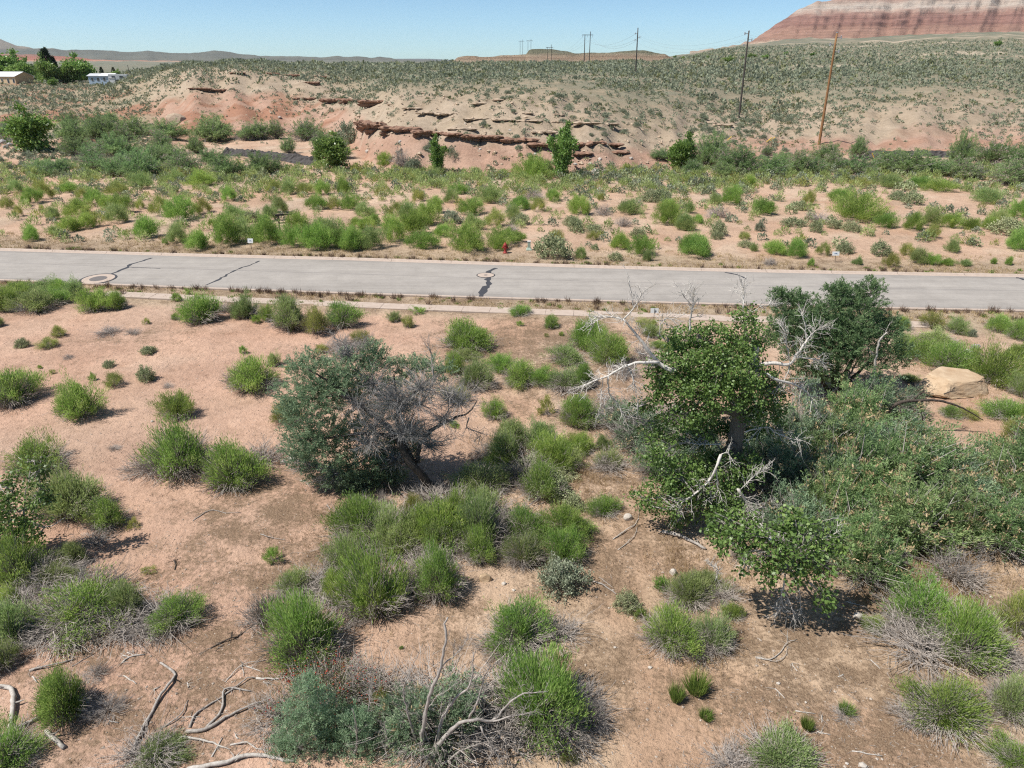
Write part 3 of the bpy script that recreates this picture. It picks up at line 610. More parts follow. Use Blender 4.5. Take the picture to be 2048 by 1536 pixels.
for u, v, w in ((880, 268, 9), (735, 305, 10), (800, 285, 8), (1130, 262, 8), (1020, 262, 7), (960, 300, 7), (1200, 320, 9), (1070, 310, 8), (895, 345, 8), (1262, 318, 9), (1180, 330, 10), (860, 300, 7), (690, 262, 9), (560, 236, 8), (930, 250, 8), (1150, 330, 8)):
    rock(u, v, w, w * .6, M_WHROCK, "small pale stone lying on the bluff slope", "stones on the bluff slope", sub=1)

# ------------------------------------------------------------------ dark stone lining of the wash
M_DARKROCK = rough_mat("dark_riprap", (.035, .032, .032), (.10, .092, .088), 2.2, .95, .8, .1)
def lining(px, hgt, lab, seed):
    r = np.random.default_rng(seed); P = np.array([ground(u, v) for u, v in px])
    d = np.concatenate([[0], np.cumsum(np.linalg.norm(np.diff(P[:, :2], axis=0), axis=1))]); t = np.arange(0, d[-1], .45)
    C = np.stack([np.interp(t, d, P[:, i]) for i in range(3)], 1); nv = 6; m = MB()
    w = np.linspace(0, 1, nv)
    V = np.zeros((len(t), nv + 1, 3)); T = np.gradient(C, axis=0); T /= np.linalg.norm(T, axis=1)[:, None]; nn = np.stack([-T[:, 1], T[:, 0]], 1)
    for j in range(nv + 1):
        q = min(j, nv - 1); up = w[q] * hgt; run_ = w[q] * hgt * .9 if j < nv else hgt * .9 + 1.2
        V[:, j, :2] = C[:, :2] + nn * (run_ + r.normal(0, .10, len(t)))[:, None]
        V[:, j, 2] = C[:, 2] - .15 + up + r.normal(0, .09, len(t)) - (0.8 if j == nv else 0)
    i, j = np.meshgrid(np.arange(len(t) - 1), np.arange(nv), indexing='ij'); p = nv + 1
    m.add(V.reshape(-1, 3), np.stack([i * p + j, (i + 1) * p + j, (i + 1) * p + j + 1, i * p + j + 1], -1).reshape(-1, 4))
    return tag(m.build("riprap_bank", M_DARKROCK), lab, "stone bank")
lining([(1715, 314), (1800, 314), (1900, 315), (2048, 318), (2300, 322)], 1.1, "low black stone lined bank along the wash behind the yellow guy guards", 2)
lining([(440, 311), (500, 316), (560, 322), (640, 332)], 1.3, "dark stone lined bank of the wash in front of the red bluff", 3)

# ------------------------------------------------------------------ power line
M_POLE_D = rough_mat("weathered_pole", (.045, .038, .034), (.09, .078, .068), 3, .9, .3, .01, 6, (6, 6, .5))
M_POLE_B = rough_mat("brown_treated_pole", (.19, .095, .04), (.30, .165, .075), 3, .85, .3, .01, 6, (6, 6, .5))
M_METAL = plain("galvanised_steel", (.32, .33, .34), .5, .5, .6)
M_CERAM = plain("grey_insulator", (.30, .31, .33), .3, .5)
def pole(bu, bv, tu, tv, r, mat, lab, Y=None, arms=()):
    g = ground(bu, bv) if Y is None else at(bu, bv, Y)
    top = at(tu, tv, g[1]); root = empty("utility_pole", g); tag(root, lab, "power pole", None)
    top = top - g; h = top[2]
    m = MB(); P = [(0, 0, -.6)] + [tuple(np.array(top) * t) for t in np.linspace(0, 1, 8)]
    m.tube(P, np.linspace(r, r * .62, 9), 10).build("shaft", mat, root, True)
    c = MB(); c.lathe([(r * .66, -.02), (r * .7, .06), (r * .2, .16)], 10, top).build("pole_cap", M_METAL, root)
    for f, side in arms:
        p = top * f; a = MB(); a.tube([p, p + np.array([side * .8, 0, .08])], .07, 6).build("insulator_bracket", M_METAL, root)
        a = MB(); q = p + np.array([side * .85, 0, 0.1]); a.lathe([(.05, -.35), (.16, -.26), (.08, -.16), (.18, -.06), (.08, .04), (.16, .14), (.05, .24)], 8, q).build("insulator", M_CERAM, root)
    return g, top + g
polB = pole(1638, 289, 1674, 66, .26, M_POLE_B, "tall brown wooden power pole on a bare pink dirt patch", arms=((.96, 1), (.9, -1), (.84, 1)))
polD = pole(1478, 234, 1498, 62, .24, M_POLE_D, "dark weathered power pole standing in the grey sagebrush draw", arms=((.97, -1), (.9, 1), (.84, -1)))
polE = pole(1271, 148, 1276, 56, .26, M_POLE_D, "dark slender power pole on the sagebrush plateau beside the twin pole frame", arms=((.88, -1), (.80, 1), (.74, -1)))
def hframe(b1, t1, b2, t2, Y, r, lab):
    g1, g2 = at(*b1, Y), at(*b2, Y); a1, a2 = at(*t1, Y), at(*t2, Y)
    for g in (g1, g2): g[2] = min(g[2], tz(g[0], g[1])) - .5
    root = empty("power_pole_frame", (g1 + g2) / 2); tag(root, lab, "power pole", "twin pole frames on the plateau"); o = (g1 + g2) / 2
    for g, a in ((g1, a1), (g2, a2)):
        m = MB(); m.tube([g - o, (g + a) / 2 - o, a - o], [r, r * .85, r * .7], 8).build("shaft", M_POLE_D, root)
    zc = min(a1[2], a2[2]) - .25; w = abs(a2[0] - a1[0]); mx = (a1[0] + a2[0]) / 2
    m = MB(); m.box((mx - o[0], Y - .3 - o[1], zc - o[2]), (w * 2.05, .22, .30)).build("crossarm", M_POLE_D, root)
    pts = []
    for f in (-.95, 0, .95):
        p = np.array([mx + f * w, Y - .3, zc - 1.2]); pts.append(p)
        m = MB(); m.lathe([(.04, 0), (.13, .25), (.06, .4), (.13, .6), (.05, .8), (.03, 1.1)], 8, p - o).build("insulator", M_CERAM, root)
    return pts
h1 = hframe((1168, 131), (1170, 69), (1178, 131), (1181, 63), 470, .26, "larger twin pole frame with one long crossarm on the near plateau")
h2 = hframe((1095, 130), (1095.5, 94), (1102.5, 130), (1102.8, 89), 640, .22, "twin pole frame standing in front of the pale ledges of the low mesa")
h3 = hframe((1056, 112), (1056, 81), (1062, 112), (1062, 77.5), 900, .24, "twin pole frame rising at the corner of the low mesa")
h4 = hframe((1040, 112), (1040.3, 82), (1045.3, 112), (1045.5, 79), 1000, .24, "slender twin pole frame beyond the low mesa corner")
M_WIRE = plain("conductor", (.20, .20, .21), .5, .4)
def wire(a, b, sag, r, lab):
    a, b = np.array(a, float), np.array(b, float); t = np.linspace(0, 1, 18)
    P = a + (b - a) * t[:, None]; P[:, 2] -= sag * 4 * t * (1 - t)
    m = MB(); m.tube(P, r, 4, cap=False); return tag(m.build("power_line", M_WIRE), lab, "power line", "wires of the power line")
tE = polE[1]; tD = polD[1]; tB = polB[1]
for k, (fz, dx) in enumerate(((-1.8, -.6), (-3.0, .6), (-4.2, -.6))):
    wire(h1[k], tE + np.array([dx, 0, fz]), 4, .025, "thin wire sagging between the slender pole and the larger twin pole frame")
    wire(tE + np.array([dx, 0, fz]), tD + np.array([dx, 0, fz * .5 + .2]), 3, .012, "thin wire sagging between the slender pole and the dark draw pole")
    wire(h2[k], h1[k], 5, .025, "thin wire sagging between two twin pole frames")
    wire(tD + np.array([dx, 0, fz * .5 + .2]), tB + np.array([dx, 0, fz * .4]), .6, .010, "thin wire between the dark draw pole and the brown pole")
M_YEL = plain("yellow_plastic", (.75, .50, .05), .5, .4)
for k, (b, t, lab) in enumerate((((1531, 285), (1544, 275), "beside the sagebrush draw"), ((1538, 284), (1550, 274), "beside the sagebrush draw"), ((1753, 326), (1744, 306), "leaning over the black stone bank"), ((1772, 318), (1767, 305), "leaning over the black stone bank"), ((1455, 280), (1463, 273), "low by the pink bluff foot"))):
    g = ground(*b); q = at(*t, g[1]); root = empty("guy_wire_guard", g); tag(root, "yellow plastic guy wire guard " + lab, "guy guard", "yellow guy wire guards")
    m = MB(); m.tube([(0, 0, -.05), tuple(q - g)], [.06, .06], 8).build("guard_sleeve", M_YEL, root)
    e = (q - g); m = MB(); m.tube([tuple(e), tuple(e * 1.6)], .012, 5).build("guy_wire", M_METAL, root)

# ------------------------------------------------------------------ homes at the edge of the valley
M_STUCCO = plain("tan_stucco", (.62, .46, .29), .9, .2); M_WROOF = plain("white_metal_roof", (0.656, 0.656, 0.656), .45, .4, 0, .05)
M_SIDING = plain("pale_blue_siding", (0.344, 0.426, 0.508), .8, .2); M_WIN = plain("dark_window_glass", (0.025, 0.029, 0.037), .15, .6); M_WHITE = plain("white_paint", (0.615, 0.615, 0.607), .6, .3, 0, .05)
M_BROOF = plain("grey_roof", (.45, .46, .48), .7, .3)
def gable(m, L, D, h0, h1, over=.4):
    a, b = L / 2 + over, D / 2 + over
    V = [(-a, -b, h0), (a, -b, h0), (a, 0, h1), (-a, 0, h1), (-a, b, h0), (a, b, h0)]
    V2 = [(x, y, z + .14) for x, y, z in V]
    m.add(np.array(V + V2), [[0, 3, 2, 1], [3, 4, 5, 2], [6, 7, 8, 9], [9, 8, 11, 10], [0, 1, 7, 6], [5, 4, 10, 11]])
    m.add(np.array([V[0], V[3], V[9 - 6], V2[0], V2[3]]), [[0, 1, 4, 3]]); m.add(np.array([V[3], V[4], V2[3], V2[4]]), [[0, 1, 3, 2]])
    m.add(np.array([V[1], V[2], V2[1], V2[2]]), [[0, 2, 3, 1]]); m.add(np.array([V[2], V[5], V2[2], V2[5]]), [[0, 2, 3, 1]])
def house(name, u, v, L, D, h, rise, wall, roof, rz, wins, lab, over=.4):
    g = ground(u, v); root = empty(name, g, rz); tag(root, lab, "house")
    m = MB(); m.box((0, 0, h / 2 - .4), (L, D, h + .8))
    k = m.n; m.add([(-L / 2, -D / 2, h), (-L / 2, D / 2, h), (-L / 2, 0, h + rise)], [[0, 2, 1]]); m.add([(L / 2, -D / 2, h), (L / 2, D / 2, h), (L / 2, 0, h + rise)], [[0, 1, 2]])
    m.build("wall", wall, root)
    m = MB(); gable(m, L, D, h + .02, h + rise + .03, over); m.build("roof", roof, root)
    for (fx, w, hh, z0) in wins:
        f = MB(); f.box((fx * L / 2, -D / 2 - .03, z0 + hh / 2), (w + .2, .10, hh + .2)); fo = f.build("window" if z0 > .4 else "door", M_WHITE, root)
        p = MB(); p.box((fx * L / 2, -D / 2 - .07, z0 + hh / 2), (w, .06, hh)).build("pane", M_WIN, fo)
    return root
house("stucco_house", 22, 167, 16.5, 10, 2.9, 1.9, M_STUCCO, M_WROOF, radians(-14), [(.88, .9, 1.5, .5), (.52, .9, 1.6, .4), (.12, .9, 1.0, 1.0), (-.25, .9, 1.6, .4), (-.65, .9, 1.1, 1.0)], "tan stucco house with bright white gable roof under the shade trees")
house("mobile_home", 205, 166, 8.5, 5, 2.7, .9, M_SIDING, M_BROOF, radians(-4), [(-.6, .9, 1.2, .9), (.0, 1.0, 1.2, .9), (.55, .9, 1.9, .1)], "pale blue home with grey gable roof beside the valley scrub")
house("mobile_home", 222, 166, 5.5, 5, 2.6, .9, M_SIDING, M_WROOF, radians(-6), [(-.3, 1.0, 1.2, .9), (.5, .8, 1.9, .1)], "pale blue home with white gable roof between the grey roofed home and trailer")
def trailer(u, v):
    g = ground(u, v); root = empty("travel_trailer", g, radians(8)); tag(root, "white box trailer with dark window parked past the pale blue homes", "trailer")
    m = MB(); L = 7.5
    pr = [(-L / 2, .5), (L / 2 - .5, .5), (L / 2, 1.1), (L / 2 - .4, 2.6), (-L / 2 + .3, 2.75), (-L / 2, 2.4)]
    V = [(x, y, z) for y in (-1.2, 1.2) for x, z in pr]; n = len(pr)
    m.add(np.array(V), [[i, (i + 1) % n, n + (i + 1) % n, n + i] for i in range(n)]); m.P.append(np.array([list(range(n))])); m.P.append(np.array([list(range(n))[::-1]]) + n)
    m.build("body", M_WHITE, root)
    for x in (-1.8, 1.2):
        m = MB(); m.box((x, -1.22, 1.75), (1.3, .06, .6)).build("window", M_WIN, root)
    for y in (-1.1, 1.1):
        m = MB(); m.tube([(-.4, y - .12, .38), (-.4, y + .12, .38)], .38, 14).build("wheel", M_DARKROCK, root)
trailer(240, 163)
g0 = ground(228, 167); 
m = MB(); m.box((0, 0, 1.0), (2.2, 1.8, 2.0)); m.box((0, 0, 2.06), (2.5, 2.1, .14)); sh = m.build("white_shed", M_WHITE, None, loc=g0); tag(sh, "small white shed in front of the pale blue homes", "shed")
g0 = ground(62, 165); root = empty("awning", g0); tag(root, "low white awning roof joined to the end of the stucco house yard", "awning")
m = MB(); m.box((0, 0, 2.2), (3.5, 3, .12), 0, .5, .12).build("awning_roof", M_WHITE, root)
for x in (-1.5, 1.5):
    m = MB(); m.tube([(x, -1.2, -.2), (x, -1.2, 2.15)], .05, 6).build("post", M_WHITE, root)
g = ground(259, 148); m = MB(); m.tube([g + np.array([0, 0, -.5]), at(255, 130, g[1])], [.14, .10], 6); tag(m.build("utility_pole", M_POLE_D), "thin leaning pole past the trailer at the valley edge", "power pole")
# yard fence between house and homes
root = tag(empty("yard_fence"), "pale low yard fence between the stucco house and the blue homes", "fence")
fp = [ground(u, 166.5 - .00 * u) for u in np.linspace(72, 186, 13)]
for a, b in zip(fp[:-1], fp[1:]):
    m = MB(); m.tube([a + np.array([0, 0, .9]), b + np.array([0, 0, .9])], .09, 5).build("rail", M_WHROCK, root)
for a in fp:
    m = MB(); m.tube([a - np.array([0, 0, .3]), a + np.array([0, 0, 1.1])], .08, 6).build("post", M_WHROCK, root)
# ================================================================== PLANT KIT
def unit(a): return a / (np.linalg.norm(a, axis=-1, keepdims=True) + 1e-9)
def blades(mb, B, D, L, W, tint, rng, belly=.45, nrm=None):
    """thin leaf / needle sprays: one kite-shaped face each"""
    n = len(B); D = unit(D); S = unit(np.cross(D, rng.normal(0, 1, (n, 3)) if nrm is None else nrm + rng.normal(0, .45, (n, 3))))
    L, W = np.broadcast_to(L, (n,))[:, None], np.broadcast_to(W, (n,))[:, None]
    V = np.stack([B, B + D * L * belly + S * W / 2, B + D * L, B + D * L * belly - S * W / 2], 1).reshape(-1, 3)
    mb.add(V, np.arange(4 * n).reshape(n, 4), np.repeat(np.clip(np.broadcast_to(tint, (n,)), 0, 1), 4)); return mb
def twigs(mb, A, B, r, tint=.5, sag=0.0, rng=None, sides=3):
    """batch of 3-sided tapering twigs from points A to points B, slightly bowed"""
    n = len(A); M = (A + B) / 2
    if rng is not None: M = M + rng.normal(0, 1, (n, 3)) * np.linalg.norm(B - A, axis=1)[:, None] * .07
    M[:, 2] += sag
    T = unit(B - A); S = unit(np.cross(T, np.array([.3, .5, .8]))); U = np.cross(T, S); r = np.broadcast_to(r, (n,))
    rings = []
    for P, f in ((A, 1.0), (M, .7), (B, .25)):
        for k in range(3):
            th = k * 2 * pi / 3; rings.append(P + (r * f)[:, None] * (cos(th) * S + sin(th) * U))
    V = np.stack(rings, 1).reshape(-1, 3); base = np.arange(n)[:, None, None] * 9
    q = np.array([[a * 3 + k, a * 3 + (k + 1) % 3, a * 3 + 3 + (k + 1) % 3, a * 3 + 3 + k] for a in range(2) for k in range(3)])
    mb.add(V, (base + q[None]).reshape(-1, 4), np.repeat(np.broadcast_to(tint, (n,)), 9)); return mb
def dome_dirs(rng, n, tmax=1.35, p=.62):
    th = tmax * rng.random(n) ** p; ph = rng.random(n) * 2 * pi
    return np.stack([np.sin(th) * np.cos(ph), np.sin(th) * np.sin(ph), np.cos(th)], 1), th, ph

GREEN = leaf_mat("rabbitbrush_green", (.125, .195, .05), (.28, .43, .095), (.50, .60, .19), .5, hue=.016, val=.16)
YELLOW = leaf_mat("rabbitbrush_yellow_green", (.16, .19, .055), (.335, .385, .105), (.56, .54, .20), .5, hue=.015, val=.14)
OLIVE = leaf_mat("rabbitbrush_olive", (.155, .205, .08), (.315, .41, .145), (.51, .57, .26), .5, hue=.014, val=.16)
SAGE = leaf_mat("sage_grey_green", (.145, .165, .11), (.26, .29, .20), (.40, .43, .30), .3, .8, .15, hue=.012, val=.18)
SALT = leaf_mat("saltbush_pale_green", (0.15, 0.175, 0.095), (0.3, 0.335, 0.18), (0.46, 0.48, 0.29), .2, .8, .15, hue=.018, val=.16)
DRYGRASS = leaf_mat("dry_straw", (.22, .15, .075), (.42, .30, .165), (.60, .47, .28), .25, .8, .15, hue=.008, val=.1)
TAMGREEN = leaf_mat("tamarisk_green", (.12, .175, .075), (.225, .335, .13), (.38, .48, .22), .5, hue=.014, val=.18)
TAMDEEP = leaf_mat("tamarisk_deep_green", (.075, .13, .06), (.155, .25, .11), (.28, .375, .175), .42, hue=.01, val=.1)
TAMTEAL = leaf_mat("tamarisk_blue_green", (.095, .14, .085), (.195, .285, .165), (.34, .44, .26), .42, hue=.01, val=.1)
SAPTEAL = leaf_mat("sapling_blue_green", (.13, .20, .115), (.25, .375, .215), (.42, .54, .34), .5, hue=.01, val=.08)
POPLAR = leaf_mat("cottonwood_leaf", (.06, .115, .03), (.13, .225, .055), (.28, .39, .12), .36, .46, .5, hue=.01, val=.1)
BLOSSOM = leaf_mat("tamarisk_blossom", (.30, .22, .11), (.42, .32, .18), (.54, .44, .28), .2, hue=.005, val=.05)
PINKBL = leaf_mat("faded_pinkish_blossom", (.22, .17, .14), (.32, .26, .21), (.42, .36, .29), .2, hue=.005, val=.05)
BERRY = leaf_mat("red_berries", (.22, .03, .02), (.38, .06, .035), (.5, .12, .06), .1, .5, .4, hue=.005, val=.05)
BERRYLEAF = leaf_mat("dark_berry_leaf", (0.039, 0.058, 0.021), (0.098, 0.133, 0.045), (0.182, 0.224, 0.077), .25, hue=.01, val=.05)
PURPLEGRASS = leaf_mat("purple_brown_grass", (.085, .06, .045), (.19, .125, .095), (.33, .24, .17), .25, .8, .15, hue=.01, val=.1)
SCRUBGREEN = leaf_mat("dull_scrub_green", (.11, .12, .06), (.21, .225, .11), (.33, .33, .17), .3, .7, .2, hue=.01, val=.1)
POPLIGHT = leaf_mat("young_cottonwood_leaf", (.09, .16, .035), (.20, .315, .075), (.38, .48, .155), .4, .4, .5, hue=.01, val=.14)
GRASSGREEN = leaf_mat("tuft_green", (0.07, 0.119, 0.025), (0.173, 0.262, 0.053), (0.308, 0.392, 0.098), .3, hue=.015, val=.15)
M_TWIG = rough_mat("grey_twig", (.22, .19, .165), (.46, .41, .37), 9, .9, .2, .005)
M_STEM = rough_mat("dark_stem", (.055, .042, .032), (.14, .11, .085), 9, .9, .2, .005)
M_DARKTWIG = rough_mat("dark_grey_twig", (.165, .155, .148), (.36, .345, .33), 9, .9, .2, .005)
M_DEAD = rough_mat("bleached_wood", (.28, .25, .215), (.54, .50, .455), 5, .85, .4, .01, 6, (3, 3, .7))
M_BLEACH = rough_mat("sun_bleached_limb", (.40, .37, .33), (.66, .62, .57), 5, .85, .4, .01, 6, (3, 3, .7))
M_GREYWOOD = rough_mat("grey_wood", (.20, .175, .155), (.42, .385, .35), 5, .9, .4, .01, 6, (3, 3, .7))
M_BARK = rough_mat("dark_bark", (.035, .027, .022), (.12, .095, .078), 6, .95, .8, .03, 8, (3, 3, .6))
M_CBARK = rough_mat("cottonwood_bark", (.09, .075, .062), (.24, .20, .17), 7, .95, .9, .03, 8, (4, 4, .5))

def brush_proto(seed, nt=140, nb=84, h=.95, skirt=230, lean=.45, blade=(.105, .0145), lump=.30, tuft=.17, open_=.0, upright=.55, flower=0.0, gap=0.0):
    """unit rabbitbrush: radius about 1. returns foliage, stems(+dead skirt) builders"""
    r = np.random.default_rng(seed)
    d, th, ph = dome_dirs(r, nt, 1.42)
    # lobes: the outline swells and dips
    lob = 1 + lump * (np.sin(ph * 2 + r.uniform(0, 6)) * .5 + np.sin(ph * 3 + r.uniform(0, 6)) * .4 + np.sin(ph * 5 + th * 3 + r.uniform(0, 6)) * .35) * np.clip(th, .3, 1)
    rad = lob * r.uniform(.74, 1.02, nt)
    if gap:                                       # a bare or died-back side
        a0 = r.uniform(0, 2 * pi); rad = rad * (1 - gap * np.clip(np.cos(ph - a0), 0, 1) ** 2 * np.clip(th, 0, 1)); rad = rad * (1 - .5 * gap * np.clip(np.cos(ph - a0 - 2.2), 0, 1) ** 6)
    rad = rad * np.where(r.random(nt) < .10, r.uniform(1.08, 1.28, nt), 1)
    tip = d * rad[:, None] * np.array([.90, .90, h]); tip[:, 2] = np.maximum(tip[:, 2], .10) + .06
    fol = MB(); tt = r.normal(.5, .17, nt)
    k = np.repeat(np.arange(nt), nb); n = len(k)
    back = r.random(n) ** 1.4 * .46
    base = tip[k] * (1 - back[:, None] * .8) + r.normal(0, tuft * .55, (n, 3)) * np.array([1, 1, .75])
    base[:, 2] = np.maximum(base[:, 2], .04)
    dirn = d[k] * (1 - upright) + np.array([0, 0, 1.0]) * upright + r.normal(0, .30, (n, 3)) + d[k] * .25
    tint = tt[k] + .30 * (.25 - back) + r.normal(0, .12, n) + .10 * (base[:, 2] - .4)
    L = blade[0] * r.uniform(.6, 1.35, n)
    blades(fol, base, dirn, L, blade[1] * r.uniform(.7, 1.4, n), tint, r, .5)
    st = MB(); A = r.normal(0, .07, (nt, 3)); A[:, 2] = .0
    twigs(st, A, tip * .93, .012, 0.15, .05, r)
    if skirt:
        ph = r.random(skirt) * 2 * pi; ln = r.uniform(.55, 1.12, skirt); el = r.uniform(.02, .55, skirt)
        A = np.stack([.12 * np.cos(ph), .12 * np.sin(ph), np.full(skirt, .03)], 1)
        B = np.stack([ln * np.cos(ph + r.normal(0, .15, skirt)), ln * np.sin(ph + r.normal(0, .15, skirt)), ln * np.sin(el) * .75 + .03], 1)
        twigs(st, A, B, .009, .5, .07, r)
        n2 = skirt // 3; d2, _, _ = dome_dirs(r, n2, 1.2, .6); B2 = d2 * r.uniform(.8, 1.12, n2)[:, None] * np.array([.95, .95, h]); B2[:, 2] += .08
        twigs(st, B2 * .35, B2, .008, .5, .02, r)
        # side twiglets
        f = r.uniform(.45, .95, skirt)[:, None]; Pm = A + (B - A) * f; Pm[:, 2] += .05
        twigs(st, Pm, Pm + (unit(B - A) + r.normal(0, .45, (skirt, 3))) * r.uniform(.12, .3, skirt)[:, None], .006, .5, 0, r)
    return fol, st
def round_proto(seed, nt=150, nb=26, h=.85, blade=(.075, .055), tuft=.10):
    """saltbush / sage: tight rounded dome of small leaves"""
    r = np.random.default_rng(seed); d, th, ph = dome_dirs(r, nt, 1.5)
    lob = 1 + .16 * np.sin(ph * 3 + r.uniform(0, 6)) * th + .10 * np.sin(ph * 6 + th * 5)
    tip = d * (lob * r.uniform(.72, 1.0, nt))[:, None] * np.array([.95, .95, h]); tip[:, 2] = np.maximum(tip[:, 2], .05) + .05
    fol = MB(); k = np.repeat(np.arange(nt), nb); n = len(k); back = r.random(n) ** 1.6 * .35
    base = tip[k] * (1 - back[:, None]) + r.normal(0, tuft * .6, (n, 3)); base[:, 2] = np.maximum(base[:, 2], .02)
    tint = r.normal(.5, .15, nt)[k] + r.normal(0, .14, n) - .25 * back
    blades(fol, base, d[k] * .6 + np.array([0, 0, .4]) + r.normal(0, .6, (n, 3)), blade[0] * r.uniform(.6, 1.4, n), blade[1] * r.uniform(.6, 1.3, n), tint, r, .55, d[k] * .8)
    st = MB(); A = r.normal(0, .06, (nt, 3)); A[:, 2] = 0
    twigs(st, A, tip * .95, .012, .4, .04, r)
    return fol, st
def tuft_proto(seed, n=420, h=1.0, spread=.42, w=.03):
    r = np.random.default_rng(seed); ph = r.random(n) * 2 * pi; b = np.sqrt(r.random(n)) * .35
    B = np.stack([b * np.cos(ph), b * np.sin(ph), 0 * b], 1); out = r.random(n) ** .7 * spread * 1.6
    D = np.stack([np.cos(ph) * out, np.sin(ph) * out, np.ones(n)], 1) + r.normal(0, .12, (n, 3))
    L = h * r.uniform(.55, 1.05, n); m = MB()
    blades(m, B, D, L, w * r.uniform(.7, 1.3, n), r.normal(.5, .2, n), r, .4); return m
def dead_proto(seed, n=70, h=.8):
    r = np.random.default_rng(seed); d, th, ph = dome_dirs(r, n, 1.45, .55); m = MB()
    A = r.normal(0, .05, (n, 3)); A[:, 2] = 0; B = d * r.uniform(.6, 1.0, n)[:, None] * np.array([1, 1, h]) + np.array([0, 0, .05])
    twigs(m, A, B, .013, .5, .05, r)
    for rr, ln, k in ((.008, .38, 5), (.005, .22, 5)):
        i = np.repeat(np.arange(len(B)), k if rr > .006 else 2); f = r.uniform(.35, 1.0, len(i))[:, None]; P = A[i] + (B[i] - A[i]) * f
        Q = P + (unit(B[i] - A[i]) + r.normal(0, .55, (len(i), 3))) * (ln * r.uniform(.4, 1.1, len(i)))[:, None]; Q[:, 2] = np.maximum(Q[:, 2], .02)
        twigs(m, P, Q, rr, .5, 0, r); A, B = P, Q
    return m
def plume_sprays(mb, P, D, rng, n=26, L=.42, w=.02, bl=.11, tint0=.5, droop=.12):
    """feathery tamarisk plumes: a spine at each P along D with fine needles standing off it"""
    m = len(P); k = np.repeat(np.arange(m), n); t = rng.random(len(k)) ** .8
    base = P[k] + unit(D)[k] * (t * L)[:, None] + rng.normal(0, .03, (len(k), 3)); base[:, 2] -= droop * t * t
    dirn = unit(D)[k] * .8 + rng.normal(0, .5, (len(k), 3)) + np.array([0, 0, .15])
    tint = np.clip(np.broadcast_to(tint0, (m,))[k] + .18 * (t - .5) + rng.normal(0, .1, len(k)), 0, 1)
    blades(mb, base, dirn, bl * rng.uniform(.6, 1.4, len(k)), w * rng.uniform(.7, 1.4, len(k)), tint, rng, .5)
def tamarisk_proto(seed, ns=12, h=1.25, blossom=.0, dens=1.0, gray=60):
    """unit tamarisk bush, radius about 1"""
    r = np.random.default_rng(seed); d, th, ph = dome_dirs(r, ns * 11, 1.35, .6)
    lob = 1 + .25 * np.sin(ph * 2 + r.uniform(0, 6)) + .18 * np.sin(ph * 4 + th * 4)
    tip = d * (lob * r.uniform(.55, 1.0, len(d)))[:, None] * np.array([1, 1, h]); tip[:, 2] += .12
    st = MB(); A = r.normal(0, .10, (len(d), 3)); A[:, 2] = 0; A = A * .8 + tip * .12
    twigs(st, A, tip, .014, .3, .08, r)
    fol = MB(); k = np.repeat(np.arange(len(d)), int(5 * dens)); f = r.uniform(.35, 1.0, len(k))[:, None]
    P = A[k] + (tip[k] - A[k]) * f + r.normal(0, .05, (len(k), 3)); P[:, 2] += .05
    D = d[k] * .7 + r.normal(0, .45, (len(k), 3)) + np.array([0, 0, .35])
    tt = r.normal(.5, .16, len(d))[k] + .15 * (f[:, 0] - .7)
    plume_sprays(fol, P, D, r, 25, .24, .0185, .07, tt, .04)
    bl = None
    if blossom > 0:
        bl = MB(); q = r.random(len(P)) < blossom; plume_sprays(bl, P[q] + D[q] * .12, D[q] + np.array([0, 0, .4]), r, 14, .15, .024, .07, .5, .02)
    if gray:
        g, _, _ = dome_dirs(r, gray, 1.5, .5); A = r.normal(0, .08, (gray, 3)); A[:, 2] = 0.02
        B = g * r.uniform(.7, 1.1, gray)[:, None] * np.array([1, 1, h * .8]); B[:, 2] += .05; twigs(st, A, B, .009, .9, .03, r)
        i = np.repeat(np.arange(gray), 3); P = A[i] + (B[i] - A[i]) * r.uniform(.5, 1, len(i))[:, None]
        twigs(st, P, P + (unit(B[i]) + r.normal(0, .5, (len(i), 3))) * .25, .006, .9, 0, r)
    return fol, st, bl
def poplar_proto(seed, h=2.2, n=6000, wide=1.05, shape='round', leaf=.105):
    """young cottonwood/poplar: unit width, several upright stems, crown of single leaves"""
    r = np.random.default_rng(seed); wood = MB(); leaf_m = MB(); ns = 7; P, Dd = [], []
    for s in range(ns):
        ph = r.uniform(0, 2 * pi); out = r.uniform(.1, .75) * wide
        top = np.array([cos(ph) * out, sin(ph) * out, h * r.uniform(.62, 1.0) * (1 - .35 * out)])
        t = np.linspace(0, 1, 7)[:, None]; pts = np.array([0, 0, 0]) * (1 - t) + top * t + np.stack([np.sin(t[:, 0] * 5 + s) * .05, np.cos(t[:, 0] * 4 + s) * .05, 0 * t[:, 0]], 1)
        pts[:, :2] *= t ** .7; wood.tube(pts, np.linspace(.045, .008, 7), 5)
        kq = n // ns; f = r.random(kq) ** .55 * .9 + .1; q = np.stack([np.interp(f, t[:, 0], pts[:, i]) for i in range(3)], 1)
        spread = wide * .42 * np.clip(1.15 - np.abs(f - .45), .25, 1)
        clump = r.normal(0, 1, (24, 3)); ci = (f * 23.9).astype(int)
        q = q + (clump[ci] * .6 + r.normal(0, .42, (kq, 3))) * spread[:, None] * np.array([.62, .62, .5]); q[:, 2] = np.maximum(q[:, 2], .05)
        P.append(q); Dd.append(q - np.array([0, 0, h * .3]))
    P, Dd = np.concatenate(P), np.concatenate(Dd)
    cl = vnoise(P[:, 0] * 4 + P[:, 2] * 3, P[:, 1] * 4 + P[:, 2] * 2, seed)
    blades(leaf_m, P, unit(Dd) + r.normal(0, .7, P.shape), leaf * r.uniform(.6, 1.3, len(P)), leaf * .8 * r.uniform(.6, 1.2, len(P)), .2 + .55 * cl + r.normal(0, .13, len(P)), r, .5)
    return leaf_m, wood
